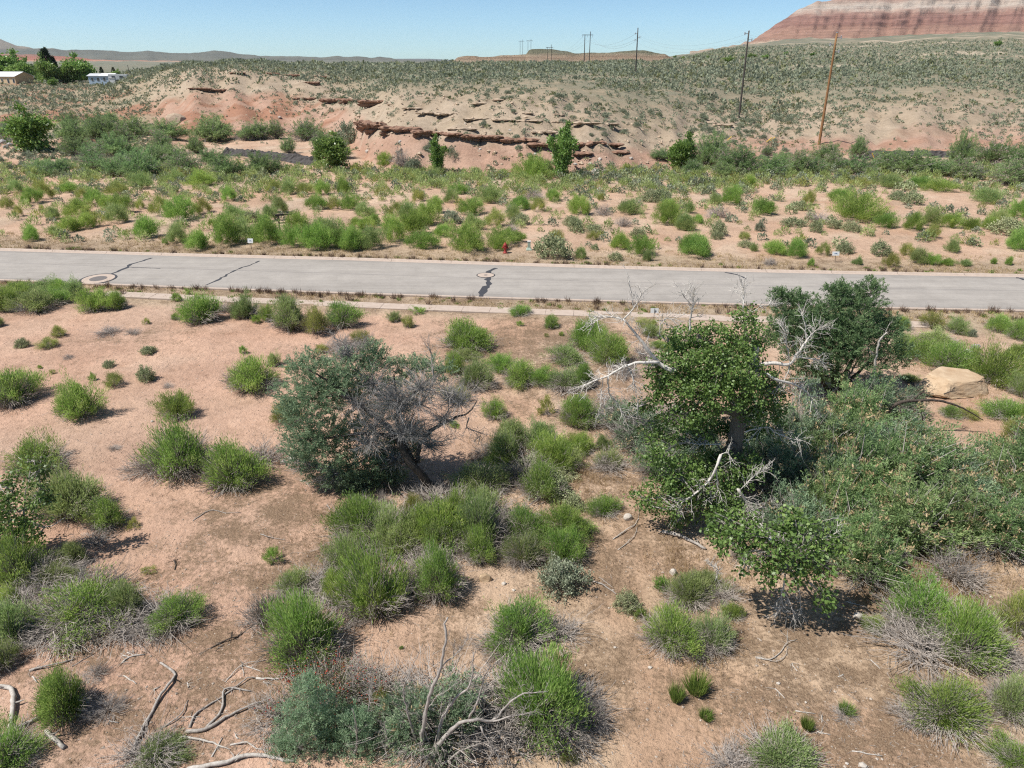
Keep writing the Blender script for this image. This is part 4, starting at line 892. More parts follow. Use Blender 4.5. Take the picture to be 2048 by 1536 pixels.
class Kind:
    """a plant kind: variants with their parts' meshes, shared by every plant of that kind"""
    def __init__(s, variants): s.v = variants; s.i = 0; s.r = np.random.default_rng(len(variants) * 7 + 1)
    def put(s, name, loc, size, label, cat, group=None, hs=1.0, parts=True, rz=None, vi=None, tilt=.05):
        v = s.v[(s.i if vi is None else vi) % len(s.v)]; s.i += 1
        rz = s.r.uniform(0, 2 * pi) if rz is None else rz
        sc = (size * s.r.uniform(.94, 1.06), size * s.r.uniform(.8, 1.15), size * hs)
        if parts:
            o = empty(name, loc, rz, sc)
            for pn, me in v:
                q = link(bpy.data.objects.new(pn, me), o)
                if pn in LOOSE: q["kind"] = "stuff"
        else:
            o = bpy.data.objects.new(name, v[0][1]); o.location = [float(c) for c in loc]; o.rotation_euler = (0, 0, rz); o.scale = sc; link(o)
        o.rotation_euler[0] = s.r.normal(0, tilt); o.rotation_euler[1] = s.r.normal(0, tilt)
        return tag(o, label, cat, group)
def kind(builds):
    out = []
    for b in builds: out.append([(pn, mb.mesh(pn, mat)) for pn, mb, mat in b])
    return Kind(out)
def _b(seed, leafm=GREEN, **kw):
    f, st = brush_proto(seed, **kw); return [("foliage", f, leafm), ("stems", st, M_TWIG)]
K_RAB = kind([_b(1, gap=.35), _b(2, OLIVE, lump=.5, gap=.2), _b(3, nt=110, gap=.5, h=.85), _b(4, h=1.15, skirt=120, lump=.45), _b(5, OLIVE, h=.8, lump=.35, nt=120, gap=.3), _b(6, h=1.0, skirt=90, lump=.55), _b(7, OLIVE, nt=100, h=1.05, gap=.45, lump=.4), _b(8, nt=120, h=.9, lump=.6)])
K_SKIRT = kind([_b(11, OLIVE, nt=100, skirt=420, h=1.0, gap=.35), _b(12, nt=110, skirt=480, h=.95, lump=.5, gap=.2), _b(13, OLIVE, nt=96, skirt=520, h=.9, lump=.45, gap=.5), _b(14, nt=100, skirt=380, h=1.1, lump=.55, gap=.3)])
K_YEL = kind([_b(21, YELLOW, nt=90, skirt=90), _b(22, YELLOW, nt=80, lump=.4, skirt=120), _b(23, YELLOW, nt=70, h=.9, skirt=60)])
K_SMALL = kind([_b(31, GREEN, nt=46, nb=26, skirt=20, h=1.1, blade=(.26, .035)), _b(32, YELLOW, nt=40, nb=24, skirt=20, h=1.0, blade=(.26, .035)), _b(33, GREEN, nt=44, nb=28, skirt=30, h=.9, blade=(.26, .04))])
def _s(seed, mat, **kw):
    f, st = round_proto(seed, **kw); return [("foliage", f, mat), ("stems", st, M_TWIG)]
K_SALT = kind([_s(41, SALT), _s(42, SALT, h=.95), _s(43, SALT, nt=120, h=.75)])
K_SAGE = kind([_s(51, SAGE), _s(52, SAGE, h=.8), _s(53, SAGE, nt=120), _b(54, SAGE, nt=70, nb=26, skirt=100, blade=(.13, .025), h=.8)])
K_TUFT = kind([[("blades", tuft_proto(61), GRASSGREEN)], [("blades", tuft_proto(62, spread=.6), GRASSGREEN)]])
K_DEAD = kind([[("twigs", dead_proto(71), M_TWIG)], [("twigs", dead_proto(72, 80, .7), M_TWIG)], [("twigs", dead_proto(73, 60, .9), M_TWIG)]])
def _t(seed, mat=TAMGREEN, bm_=BLOSSOM, **kw):
    f, st, bl = tamarisk_proto(seed, **kw); out = [("foliage", f, mat), ("branches", st, M_GREYWOOD)]
    if bl is not None: out.append(("blossoms", bl, bm_))
    return out
K_TAM = kind([_t(81, blossom=.12, gray=90), _t(82, blossom=.20, h=1.05, gray=110), _t(83, TAMTEAL, blossom=.08, gray=220, dens=.85), _t(84, TAMTEAL, h=1.1, blossom=.10, gray=300, dens=.8)])
K_TAMFAR = kind([_t(85), _t(86, bm_=PINKBL, blossom=.35, gray=90), _t(87, gray=160, dens=.6), _t(88, bm_=PINKBL, blossom=.2, h=1.0)])
K_POP = kind([[("crown", poplar_proto(91)[0], POPLIGHT), ("trunk", poplar_proto(91)[1], M_CBARK)], [("crown", poplar_proto(92, 2.6, 6500, 1.1)[0], POPLIGHT), ("trunk", poplar_proto(92, 2.6, 6500, 1.1)[1], M_CBARK)],
              [("crown", poplar_proto(93, 1.35, 6500, 1.2)[0], POPLIGHT), ("trunk", poplar_proto(93, 1.35, 6500, 1.2)[1], M_CBARK)]])
def size_of(g, wpx): return wpx * zd_of(g) / F / 2
# ================================================================== SHRUBS
ZS = 2048 / 700
RA, RB, RC, RE, RF, RG, RH = (0, 560), (500, 620), (1100, 540), (0, 1036), (500, 1036), (1000, 936), (1348, 1036)
M1, M2, M3 = (0, 340), (680, 340), (1348, 340)
ZD = 1991 / 648; RD = (1400, 560)
def px(reg, x, y, s=ZS): return reg[0] + x / s, reg[1] + y / s
def zone(u, v, g):
    if g[1] > far_edge(g[0]):
        if g[1] > 98: return "at the road side edge of the wash thicket"
        for lim, zz in ((250, "towards the round cottonwood bush"), (470, "short of the timber frame"), (700, "around the timber frame"), (930, "between timber frame and fire hydrant"), (1120, "around the fire hydrant"), (1340, "by the utility pedestal"), (1560, "opposite the cottonwood"), (1780, "around the blue marked sign")):
            if u < lim: return ("on the verge " if g[1] < far_edge(g[0]) + 6 else "on the sandy flat ") + zz
        return ("on the verge " if g[1] < far_edge(g[0]) + 6 else "on the sandy flat ") + "opposite the boulder"
    if v < 690 and u < 1280: return "beside the broken line of sidewalk slabs"
    if u < 560 and v < 1000: return "standing alone on the open pink sand"
    if u < 470: return "around the fallen branches and small cottonwood"
    if 830 < u < 1300 and v < 930: return "between the leaning tamarisk and the cottonwood"
    if u < 860 and v < 1000: return "at the edge of the leaning tamarisk"
    if u > 1700 and v < 860: return "around the big sandstone boulder"
    if u < 1220 and v < 1240: return "in the thick clump below the leaning tamarisk"
    if u < 1220: return "near the grey snag and red berry bush"
    return "on the littered sand below the cottonwood"
WORDS = {'R': ("rabbitbrush", "bright green", K_RAB), 'K': ("rabbitbrush", "grey skirted green", K_SKIRT), 'Y': ("rabbitbrush", "yellowish green", K_YEL), 'm': ("rabbitbrush", "sparse young", K_SMALL),
         'S': ("saltbush", "pale grey green", K_SALT), 'G': ("sagebrush", "dull grey", K_SAGE), 'T': ("grass_tuft", "dense green", K_TUFT), 'W': ("dead_bush", "leafless grey", K_DEAD)}
PLACED = []
def shrub(kind_, u, vb, w, hv=None, label=None, parts=True):
    nm, adj, K = WORDS[kind_]
    g = ground(u, vb - 2); dl = math.atan2(CH - g[2], g[1]); 
    g = ground(u, vb - .6 * (w / 2) * sin(dl)); r = size_of(g, w) * ((1.14 if parts else 1.2) if kind_ not in 'TWm' else 1.15)
    hs = 1.0
    if hv:
        k = zd_of(g) / F; hh = hv * k * 1.02; a = .6 * r * sin(dl); q = max(hh - a, .2 * r); q2 = max(q * q - (.75 * r * sin(dl)) ** 2, (.3 * r) ** 2)
        if parts and u < 560 and vb < 1000: r *= .93
        hs = float(np.clip(math.sqrt(q2) / cos(dl) / (1.02 * r), .6, 1.7))
    if not parts: hs = min(hs * 1.18, 1.7)
    size = "small" if r < .45 else ("large" if r > 1.0 else "mid-sized")
    z = zone(u, vb, g); cat = {"rabbitbrush": "shrub", "saltbush": "shrub", "sagebrush": "shrub", "grass_tuft": "grass tuft", "dead_bush": "dead bush"}[nm]
    lab = label or f"{size} {adj} {nm.replace('_', ' ')} {z}"
    PLACED.append((g[0], g[1], r))
    vi = None
    if label and kind_ in 'RK': vi = {'R': (0, 2, 3, 5, 7), 'K': (1, 3)}[kind_][len(PLACED) % (5 if kind_ == 'R' else 2)]
    if parts and r > .9 and kind_ in 'RK' and vb > 1060: r *= 1.05
    return K.put(nm, g - np.array([0, 0, .03]), r, lab, cat, None if label else f"{nm.replace('_', ' ')} {z}", hs, parts, None, vi)
def many(reg, rows, s=ZS, parts=True):
    for row in rows:
        k, x, y, w = row[:4]; h = row[4] if len(row) > 4 and not isinstance(row[4], str) else None
        lab = row[-1] if isinstance(row[-1], str) and len(row) > 5 else None
        u, v = px(reg, x, y, s); shrub(k, u, v, w / s, h / s if h else None, lab, parts)
# --- this side of the road, by the sidewalk and on the open sand
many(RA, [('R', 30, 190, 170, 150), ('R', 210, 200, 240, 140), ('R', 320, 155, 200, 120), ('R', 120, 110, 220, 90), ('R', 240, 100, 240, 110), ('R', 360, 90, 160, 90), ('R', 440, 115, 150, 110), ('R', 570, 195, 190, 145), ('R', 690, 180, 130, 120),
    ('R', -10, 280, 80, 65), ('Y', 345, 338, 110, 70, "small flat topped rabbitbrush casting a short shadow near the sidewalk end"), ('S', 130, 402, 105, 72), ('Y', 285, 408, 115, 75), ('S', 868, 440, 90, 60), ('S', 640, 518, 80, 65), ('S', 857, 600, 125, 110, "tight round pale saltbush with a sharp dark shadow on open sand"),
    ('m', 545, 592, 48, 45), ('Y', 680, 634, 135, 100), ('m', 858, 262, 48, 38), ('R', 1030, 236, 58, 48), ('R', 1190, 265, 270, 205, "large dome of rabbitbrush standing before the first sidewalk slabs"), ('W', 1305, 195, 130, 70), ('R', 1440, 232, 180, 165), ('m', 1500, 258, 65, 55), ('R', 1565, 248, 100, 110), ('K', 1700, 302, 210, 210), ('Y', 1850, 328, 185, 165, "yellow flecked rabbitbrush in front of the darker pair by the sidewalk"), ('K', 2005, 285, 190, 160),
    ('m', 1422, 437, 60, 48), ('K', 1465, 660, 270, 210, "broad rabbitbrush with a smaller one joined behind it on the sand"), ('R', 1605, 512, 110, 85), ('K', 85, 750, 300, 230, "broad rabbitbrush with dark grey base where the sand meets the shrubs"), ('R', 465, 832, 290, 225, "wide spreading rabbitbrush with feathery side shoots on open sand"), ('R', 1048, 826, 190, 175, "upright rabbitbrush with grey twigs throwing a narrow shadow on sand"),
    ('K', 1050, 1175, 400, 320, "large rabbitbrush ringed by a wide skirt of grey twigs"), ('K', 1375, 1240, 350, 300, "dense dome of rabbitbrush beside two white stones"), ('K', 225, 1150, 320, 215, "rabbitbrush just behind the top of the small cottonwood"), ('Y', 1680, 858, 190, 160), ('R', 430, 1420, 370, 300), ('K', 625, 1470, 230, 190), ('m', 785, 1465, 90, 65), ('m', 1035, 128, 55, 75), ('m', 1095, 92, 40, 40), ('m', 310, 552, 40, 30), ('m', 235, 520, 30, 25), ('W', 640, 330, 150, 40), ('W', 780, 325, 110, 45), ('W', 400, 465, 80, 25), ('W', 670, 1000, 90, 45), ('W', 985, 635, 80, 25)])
# --- bottom corner with the fallen branches
many(RE, [('K', 430, 290, 180, 155), ('K', 90, 340, 240, 190), ('R', 55, 565, 170, 200), ('K', 350, 420, 280, 180), ('K', 500, 680, 480, 300, "very wide rabbitbrush mound with long grey twigs hanging towards the branches"), ('K', 745, 610, 250, 230), ('K', 1040, 665, 300, 215, "round rabbitbrush with a broad fan of bare grey twigs around it"), ('m', 1602, 272, 95, 115), ('K', 10, 920, 220, 280), ('R', 390, 1210, 330, 310, "upright rabbitbrush growing among the white fallen logs"), ('W', 640, 1180, 240, 160), ('K', 40, 1500, 360, 260), ('W', 560, 960, 170, 110),
    ('W', 870, 1490, 420, 170), ('R', 930, 1480, 330, 130), ('W', 250, 745, 300, 120), ('W', 850, 720, 250, 130), ('W', 1560, 600, 200, 160), ('m', 870, 330, 80, 50), ('W', 560, 190, 220, 130)])
# --- middle clump and bottom centre
many(RF, [('K', 270, 480, 260, 180), ('K', 330, 870, 420, 390, "large bright rabbitbrush dome right above the red berry bush".replace("right above", "just behind")), ('K', 740, 620, 390, 470, "tallest rabbitbrush of the clump, feathery and bright at its tips"), ('R', 500, 490, 170, 180), ('K', 1105, 495, 310, 290, "rounded rabbitbrush beside the orange block of sandstone"), ('R', 700, 140, 290, 160), ('K', 1100, 220, 260, 230), ('K', 1335, 265, 210, 230), ('K', 1595, 300, 230, 240), ('R', 1845, 280, 260, 230), ('R', 1900, 110, 210, 130), ('G', 1830, 460, 300, 230, "grey twiggy sagebrush with pale seed heads beside the rabbitbrush clump"),
    ('K', 1560, 800, 420, 300, "evenly round rabbitbrush standing alone with a dark grey rim of twigs"), ('R', 1690, 1280, 520, 450, "huge pale green rabbitbrush mound beside the grey snag"), ('Y', 760, 1160, 160, 200), ('W', 60, 660, 220, 220), ('W', 930, 420, 160, 160), ('W', 590, 640, 160, 130), ('W', 1300, 200, 160, 120), ('W', 2000, 1250, 200, 250), ('Y', 1870, 1440, 130, 80), ('W', 1500, 1400, 400, 200), ('W', 1430, 150, 150, 150), ('m', 885, 770, 25, 25)])
many(RB, [('R', 1270, 255, 310, 195, "big fresh green rabbitbrush dome on brown littered ground below the sidewalk"), ('R', 1190, 378, 140, 115), ('R', 1265, 300, 170, 85), ('K', 1325, 480, 230, 180), ('R', 1470, 378, 160, 115), ('K', 1575, 448, 230, 155), ('R', 1850, 330, 270, 110), ('R', 1700, 450, 160, 120), ('K', 1850, 480, 260, 150), ('R', 1960, 460, 150, 160), ('R', 843, 72, 75, 62), ('Y', 925, 106, 85, 78), ('m', 980, 25, 90, 35), ('R', 1585, 40, 150, 80), ('R', 1760, 112, 95, 72), ('m', 1735, 160, 30, 25), ('m', 1822, 150, 30, 25), ('m', 1578, 95, 35, 30),
    ('K', 1432, 645, 145, 120), ('K', 1520, 810, 210, 180), ('R', 1690, 850, 270, 215), ('m', 1740, 625, 100, 105), ('K', 1920, 680, 210, 180), ('R', 1925, 855, 170, 125), ('R', 1850, 950, 190, 140), ('m', 1190, 692, 70, 45), ('Y', 1215, 545, 170, 110), ('K', 1330, 1110, 360, 240), ('R', 1430, 960, 200, 130), ('K', 680, 1310, 310, 190), ('Y', 950, 1215, 140, 170), ('R', 1090, 1410, 310, 290), ('K', 1335, 1410, 290, 310), ('R', 850, 1470, 310, 210), ('W', 780, 1150, 90, 120), ('W', 1380, 880, 200, 120), ('Y', 650, 205, 110, 90), ('Y', 415, 255, 90, 60), ('m', 222, 355, 35, 30), ('W', 540, 250, 220, 90), ('S', 1680, 985, 290, 150, "pale lime saltbush mound among green rabbitbrush"), ('S', 1830, 1010, 170, 80), ('S', 1760, 1130, 270, 190), ('S', 1890, 1180, 160, 110), ('W', 1560, 1010, 130, 120)])
many(RC, [('R', 225, 478, 210, 205, "fresh green rabbitbrush under the bare cottonwood branch"), ('R', 335, 568, 240, 175), ('K', 180, 925, 210, 190), ('W', 350, 880, 260, 170), ('W', 430, 640, 200, 120), ('R', 310, 1058, 100, 125), ('K', 345, 1170, 155, 130), ('Y', 170, 1068, 170, 120), ('R', 70, 1190, 200, 175), ('R', 590, 400, 130, 80), ('W', 560, 560, 200, 130), ('m', 64, 388, 25, 22), ('Y', 570, 350, 150, 70), ('R', 640, 470, 120, 60)])
many(RD, [('R', 1240, 305, 125, 85), ('Y', 1410, 305, 155, 115), ('R', 1570, 336, 130, 105), ('R', 1840, 325, 180, 125), ('G', 1670, 352, 60, 65), ('R', 1945, 375, 150, 115), ('R', 1440, 418, 260, 120), ('R', 1345, 510, 240, 140), ('R', 1530, 592, 320, 190, "broad bright rabbitbrush immediately behind the sandstone boulder"), ('R', 1800, 665, 290, 240, "tall rabbitbrush at the end of the sandstone boulder"), ('R', 1960, 505, 150, 120), ('R', 1975, 730, 170, 160), ('R', 1900, 880, 280, 160), ('Y', 1640, 860, 150, 80), ('K', 1540, 850, 140, 80), ('Y', 1970, 1010, 210, 180), ('R', 2030, 900, 170, 170), ('R', 1300, 640, 130, 70), ('R', 2060, 640, 200, 180), ('Y', 2030, 1180, 180, 160), ('R', 1250, 420, 110, 90), ('R', 2060, 480, 140, 120)], ZD)
many(RG, [('R', 610, 295, 225, 150, "lone rabbitbrush with dry yellow stems on straw litter"), ('S', 752, 855, 170, 150, "small lime green saltbush cushion at the end of a dead branch"), ('K', 1100, 830, 270, 210), ('K', 1000, 1090, 310, 260), ('K', 1235, 1090, 240, 240), ('R', 1200, 730, 210, 140), ('m', 940, 730, 110, 90), ('R', 1360, 895, 120, 115), ('T', 1030, 1390, 150, 160, "wider half of a green tuft pair on bare sand"), ('T', 1150, 1358, 200, 185, "taller half of a green tuft pair on bare sand"), ('T', 1205, 1490, 130, 95), ('W', 1190, 1150, 260, 120), ('m', 820, 900, 90, 70), ('W', 1300, 800, 240, 130), ('W', 1400, 560, 160, 120)])
many(RH, [('K', 1440, 700, 430, 300, "broad bright end of the long rabbitbrush mound on brown litter"), ('K', 1700, 880, 400, 350, "low twiggy end of the long rabbitbrush mound on brown litter"), ('W', 1450, 890, 480, 200), ('R', 1160, 668, 150, 95), ('K', 1590, 1260, 470, 310, "rounded rabbitbrush with thin grey skirt past the long mound"), ('K', 1960, 1190, 320, 270), ('Y', 2010, 720, 280, 290), ('K', 2010, 1520, 340, 200), ('T', 1005, 1165, 130, 105), ('T', 778, 1258, 115, 115), ('K', 620, 1540, 420, 260), ('W', 330, 1520, 300, 200), ('W', 1640, 440, 380, 270, "leafless grey bush with fine spreading twigs in straw grass"), ('W', 1230, 690, 150, 110), ('W', 1000, 1190, 160, 60), ('W', 2010, 900, 180, 120), ('W', 1390, 1240, 240, 150)])
# --- fill of the merged clumps
for kk, u, v, w in (('K', 725, 1085, 100), ('K', 775, 1100, 100), ('R', 845, 1095, 100), ('K', 910, 1075, 90), ('K', 965, 1060, 90), ('K', 1050, 1085, 80), ('K', 700, 1150, 90), ('R', 1130, 1085, 80), ('R', 1010, 935, 80), ('R', 1095, 935, 80), ('K', 40, 1180, 100), ('K', 20, 1300, 100), ('K', 1080, 1000, 80)):
    shrub(kk, u, v, w, w * .9)
for u, v, w in ((730, 1100, 150), (800, 1110, 140), (870, 1040, 130), (910, 1060, 150), (970, 1060, 130), (1010, 1085, 140), (900, 1130, 130), (620, 1210, 130), (680, 1230, 140), (790, 1210, 130), (850, 1180, 130), (1060, 970, 110), (100, 1190, 150), (40, 1260, 160), (180, 1230, 170), (120, 1300, 160), (240, 1290, 140), (330, 1265, 130), (300, 960, 110), (380, 935, 120), (520, 945, 110), (1010, 1320, 120), (1110, 1300, 120), (1160, 1440, 130), (1130, 1490, 140), (1340, 1300, 120), (1250, 870, 130), (1330, 870, 130), (1850, 1300, 150), (1930, 1300, 150), (1990, 1340, 130), (1220, 950, 80), (900, 1510, 260), (1010, 1450, 200), (760, 1430, 170), (560, 1480, 160)):
    shrub('W', u, v, w, w * .6)
# --- across the road
many(M1, [('R', 190, 418, 95, 70, "lone round rabbitbrush on the brown verge near the road bend"), ('R', 310, 383, 62, 48), ('R', 415, 365, 135, 90), ('R', 510, 345, 95, 70), ('m', 580, 330, 75, 70), ('R', 315, 292, 85, 75), ('R', 460, 275, 175, 85), ('R', 690, 315, 145, 95), ('R', 730, 255, 120, 95), ('Y', 820, 230, 65, 52), ('R', 855, 400, 140, 110), ('R', 1040, 436, 140, 100), ('R', 1165, 470, 135, 115), ('m', 965, 438, 38, 45), ('R', 1320, 445, 160, 135), ('R', 1430, 428, 185, 135), ('R', 1565, 438, 170, 135), ('R', 1580, 305, 95, 82), ('R', 1720, 455, 130, 115), ('R', 1850, 472, 180, 145), ('R', 1950, 458, 150, 135), ('R', 2040, 478, 140, 125), ('Y', 940, 275, 125, 110), ('R', 1060, 296, 165, 105), ('Y', 1200, 255, 95, 75), ('R', 1370, 296, 155, 85), ('R', 1340, 180, 95, 65), ('Y', 45, 230, 85, 65), ('Y', 110, 275, 65, 65), ('m', 150, 214, 55, 45), ('m', 260, 258, 55, 42), ('R', 100, 135, 95, 62), ('R', 200, 196, 125, 85), ('Y', 270, 176, 110, 92), ('R', 400, 135, 85, 55), ('Y', 480, 165, 75, 52), ('R', 840, 115, 115, 82), ('Y', 690, 155, 135, 75), ('R', 560, 206, 135, 92), ('R', 640, 235, 105, 65), ('R', 1030, 75, 135, 72), ('R', 1180, 96, 155, 75), ('Y', 1600, 135, 85, 65), ('R', 1690, 145, 95, 65), ('Y', 1780, 145, 85, 62), ('R', 1890, 146, 95, 72), ('R', 2010, 146, 95, 82), ('R', 1640, 256, 105, 82), ('R', 1860, 236, 125, 85), ('Y', 1960, 236, 85, 65), ('Y', 1145, 265, 70, 55), ('S', 1480, 305, 110, 60), ('m', 1240, 335, 45, 40), ('R', 1740, 370, 140, 90), ('R', 1880, 370, 170, 90)], parts=False)
many(M2, [('R', 60, 470, 180, 115), ('R', 190, 466, 160, 115), ('R', 310, 425, 150, 145), ('R', 430, 386, 180, 135), ('R', 495, 466, 200, 105, "broad low rabbitbrush with a grey shaded base on the verge"), ('R', 595, 395, 110, 75), ('R', 745, 486, 205, 135, "large solid round rabbitbrush near the fire hydrant"), ('R', 960, 446, 165, 95, "two lobed rabbitbrush directly behind the fire hydrant"), ('R', 925, 474, 95, 75), ('S', 1245, 522, 180, 130, "big pale saltbush dome beside the utility pedestal"), ('R', 1410, 524, 85, 62), ('S', 1612, 534, 82, 62), ('R', 1765, 505, 145, 105), ('R', 1645, 466, 115, 85), ('R', 1802, 534, 62, 62), ('R', 2040, 496, 130, 115), ('S', 1490, 468, 45, 36), ('S', 1380, 360, 95, 75), ('S', 1490, 376, 105, 65), ('Y', 1475, 413, 62, 48), ('S', 1745, 405, 82, 65), ('R', 1400, 266, 125, 85), ('R', 1695, 266, 165, 95), ('R', 1910, 326, 145, 115), ('R', 2015, 356, 115, 85), ('Y', 1160, 246, 95, 75), ('R', 1245, 186, 95, 65), ('R', 1060, 236, 135, 75), ('R', 1020, 296, 85, 75), ('R', 1040, 425, 85, 65), ('R', 765, 266, 145, 75), ('G', 655, 316, 115, 75), ('R', 780, 356, 135, 95), ('Y', 900, 336, 125, 85), ('R', 500, 328, 155, 105), ('R', 400, 316, 135, 105), ('R', 120, 356, 135, 75), ('R', 205, 330, 85, 65), ('R', 880, 196, 135, 85), ('R', 700, 146, 115, 65), ('R', 560, 256, 115, 75), ('Y', 460, 186, 85, 65), ('S', 1060, 326, 105, 65), ('S', 1350, 326, 85, 65), ('W', 1000, 365, 90, 50), ('W', 1540, 270, 100, 60), ('W', 1660, 335, 90, 60), ('W', 1130, 180, 120, 70), ('Y', 1265, 415, 100, 60), ('G', 1000, 260, 60, 50), ('R', 140, 276, 125, 80), ('R', 60, 236, 105, 72), ('Y', 330, 275, 120, 70), ('R', 650, 196, 95, 70), ('S', 1810, 190, 110, 70), ('S', 1890, 190, 110, 70), ('R', 1920, 270, 120, 85), ('Y', 1525, 182, 45, 50), ('m', 1440, 262, 60, 62)], parts=False)
many(M3, [('R', 130, 516, 225, 135, "largest dense rabbitbrush of the verge opposite the cottonwood"), ('S', 415, 455, 85, 52), ('R', 466, 478, 45, 45), ('R', 590, 500, 135, 85), ('R', 710, 516, 135, 85), ('Y', 870, 504, 85, 72, "yellowish rabbitbrush next to the small white sign on bare verge"), ('S', 1000, 494, 105, 75), ('S', 1200, 506, 115, 85), ('Y', 1265, 570, 95, 72), ('R', 1075, 558, 62, 48), ('R', 800, 563, 42, 38), ('R', 1420, 556, 115, 85), ('R', 1512, 563, 95, 65), ('R', 1592, 563, 75, 45), ('R', 1700, 566, 75, 38), ('R', 1870, 553, 42, 38), ('R', 1956, 558, 42, 45), ('Y', 1360, 508, 85, 72), ('Y', 1515, 404, 85, 75), ('R', 1622, 484, 95, 75), ('S', 1960, 388, 210, 115), ('R', 2015, 478, 140, 105), ('R', 1060, 306, 220, 135, "wide dark green rabbitbrush mound on the flat"), ('R', 1232, 345, 115, 82), ('S', 1040, 365, 105, 65), ('S', 830, 366, 85, 65), ('S', 700, 336, 145, 65), ('R', 525, 266, 135, 85), ('R', 60, 356, 115, 75), ('R', 140, 315, 85, 52), ('R', 340, 206, 125, 85), ('R', 235, 205, 85, 65), ('R', 1400, 356, 115, 85), ('R', 1492, 336, 115, 95), ('R', 1612, 345, 115, 85), ('R', 1742, 355, 95, 65), ('R', 90, 255, 65, 65), ('R', 960, 186, 115, 75), ('S', 1300, 176, 105, 55), ('S', 1390, 206, 115, 75), ('S', 262, 386, 105, 110), ('W', 250, 285, 140, 65), ('W', 850, 310, 140, 60), ('W', 560, 560, 80, 50), ('S', 720, 236, 90, 55), ('G', 500, 360, 60, 60), ('Y', 785, 210, 80, 75), ('S', 930, 345, 80, 55), ('S', 250, 408, 70, 55), ('Y', 412, 410, 75, 45), ('R', 1840, 355, 90, 60), ('R', 1900, 330, 150, 90), ('R', 2020, 290, 160, 90), ('R', 1830, 200, 190, 70), ('R', 1560, 130, 150, 60), ('R', 1440, 105, 140, 60), ('R', 1250, 110, 150, 70), ('R', 440, 95, 90, 60), ('Y', 1080, 110, 120, 60)], parts=False)

# --- shrubs and young trees along the wash
W1, W3, S3 = (0, 60), (1300, 0), 2048 / 748
def wash(reg, rows, s):
    for vi, x, y, w, h, lab in rows:
        u, v = px(reg, x, y, s); g = ground(u, v - 2); r = size_of(g, w / s); k = zd_of(g) / F
        K_TAMFAR.put("tamarisk_bush", g - np.array([0, 0, .05]), r * 1.12, wl_(lab, "below the red bluff" if u < 760 else "below the two tall poles"), "shrub", "tamarisk bushes of the wash " + ("below the red bluff" if u < 760 else "below the two tall poles"), float(np.clip(h / s * k / (1.55 * r), .45, 1.7)), True, None, vi)
def wl_(t, where): return t.replace("along the wash", where)
GN, GB, GP = "dark green tamarisk bush in the thicket along the wash", "grey bare topped tamarisk bush in the thicket along the wash", "pinkish brown flowering tamarisk bush in the thicket along the wash"
wash(W1, [(0, 430, 665, 190, 140, GN), (0, 600, 650, 210, 150, GN), (0, 760, 640, 230, 120, GN), (0, 990, 645, 200, 110, GN), (0, 1260, 655, 280, 145, GN), (2, 1530, 645, 190, 115, GB), (2, 1790, 650, 190, 125, GB), (1, 950, 715, 150, 110, GP), (0, 690, 745, 210, 130, GN), (0, 830, 865, 240, 160, GN), (0, 1000, 775, 210, 100, GN), (0, 1150, 725, 110, 100, GN), (1, 600, 745, 70, 150, "tall narrow pale dried tamarisk rising out of the wash thicket"), (0, 1540, 845, 210, 120, GN), (0, 1330, 865, 190, 130, GN), (1, 1070, 845, 200, 120, GP), (0, 1690, 725, 90, 90, GN), (0, 1990, 760, 150, 120, GN), (0, 530, 640, 120, 100, GN), (1, 1620, 640, 110, 100, GP), (0, 700, 850, 200, 110, GN), (1, 720, 660, 120, 90, GP), (0, 900, 790, 180, 110, GN), (0, 1240, 790, 160, 90, GN), (3, 560, 830, 180, 110, GP), (0, 340, 850, 200, 90, GN), (0, 250, 830, 200, 70, GN), (0, 60, 620, 150, 80, GN), (0, 1900, 700, 160, 100, GN), (0, 450, 740, 160, 110, GN), (2, 1450, 650, 130, 90, GB), (2, 530, 780, 130, 110, GB), (0, 420, 580, 90, 90, GN), (0, 650, 545, 90, 60, GN)], ZS)
wash(W3, [(0, 320, 925, 210, 185, GN), (3, 480, 955, 230, 180, GN), (0, 650, 965, 210, 110, GN), (1, 820, 955, 150, 120, GP), (0, 960, 890, 170, 100, GN), (1, 1000, 935, 170, 90, GP), (0, 1130, 870, 110, 110, GN), (0, 1400, 955, 280, 130, GN), (0, 1690, 925, 160, 190, "dark dense tamarisk with a bare crooked leader above the black stone bank"), (3, 1870, 905, 220, 150, GN), (1, 1700, 975, 190, 100, GP), (1, 1125, 955, 190, 95, GP), (0, 1280, 940, 180, 100, GN), (0, 720, 930, 160, 90, GN), (0, 880, 960, 160, 90, GN), (2, 640, 860, 70, 60, GB), (0, 1560, 960, 180, 90, GN), (1, 1990, 1010, 260, 130, GP), (0, 2010, 920, 160, 120, GN), (0, 60, 880, 120, 60, GN), (0, 230, 960, 140, 80, GN), (0, 400, 975, 150, 80, GN)], S3)
many((650, 60), [('W', 440, 800, 120, 90), ('G', 520, 830, 100, 80), ('R', 350, 800, 80, 60), ('G', 130, 670, 140, 120), ('G', 740, 760, 90, 70), ('G', 620, 720, 70, 70), ('R', 640, 880, 120, 60), ('R', 1220, 880, 190, 110), ('R', 1300, 860, 120, 80)], parts=False)
def poplar(u, v, w, h, vi, lab, name="young_cottonwood"):
    w = w * 1.22
    g = ground(u, v); r = w * zd_of(g) / F / 2; k = zd_of(g) / F; hh = (2.35, 2.75, 1.5)[vi]
    K_POP.put(name, g - np.array([0, 0, .05]), r * 1.0, lab, "tree", "junipers on the far plateau" if "juniper tree" in lab else None, h * k * 1.12 / (hh * r), True, None, vi, .02)
poplar(72, 303, 104, 78, 2, "broad round cottonwood bush standing apart beside grey rubble")
poplar(676, 342, 72, 76, 0, "young cottonwood in front of the gap between the two bluffs")
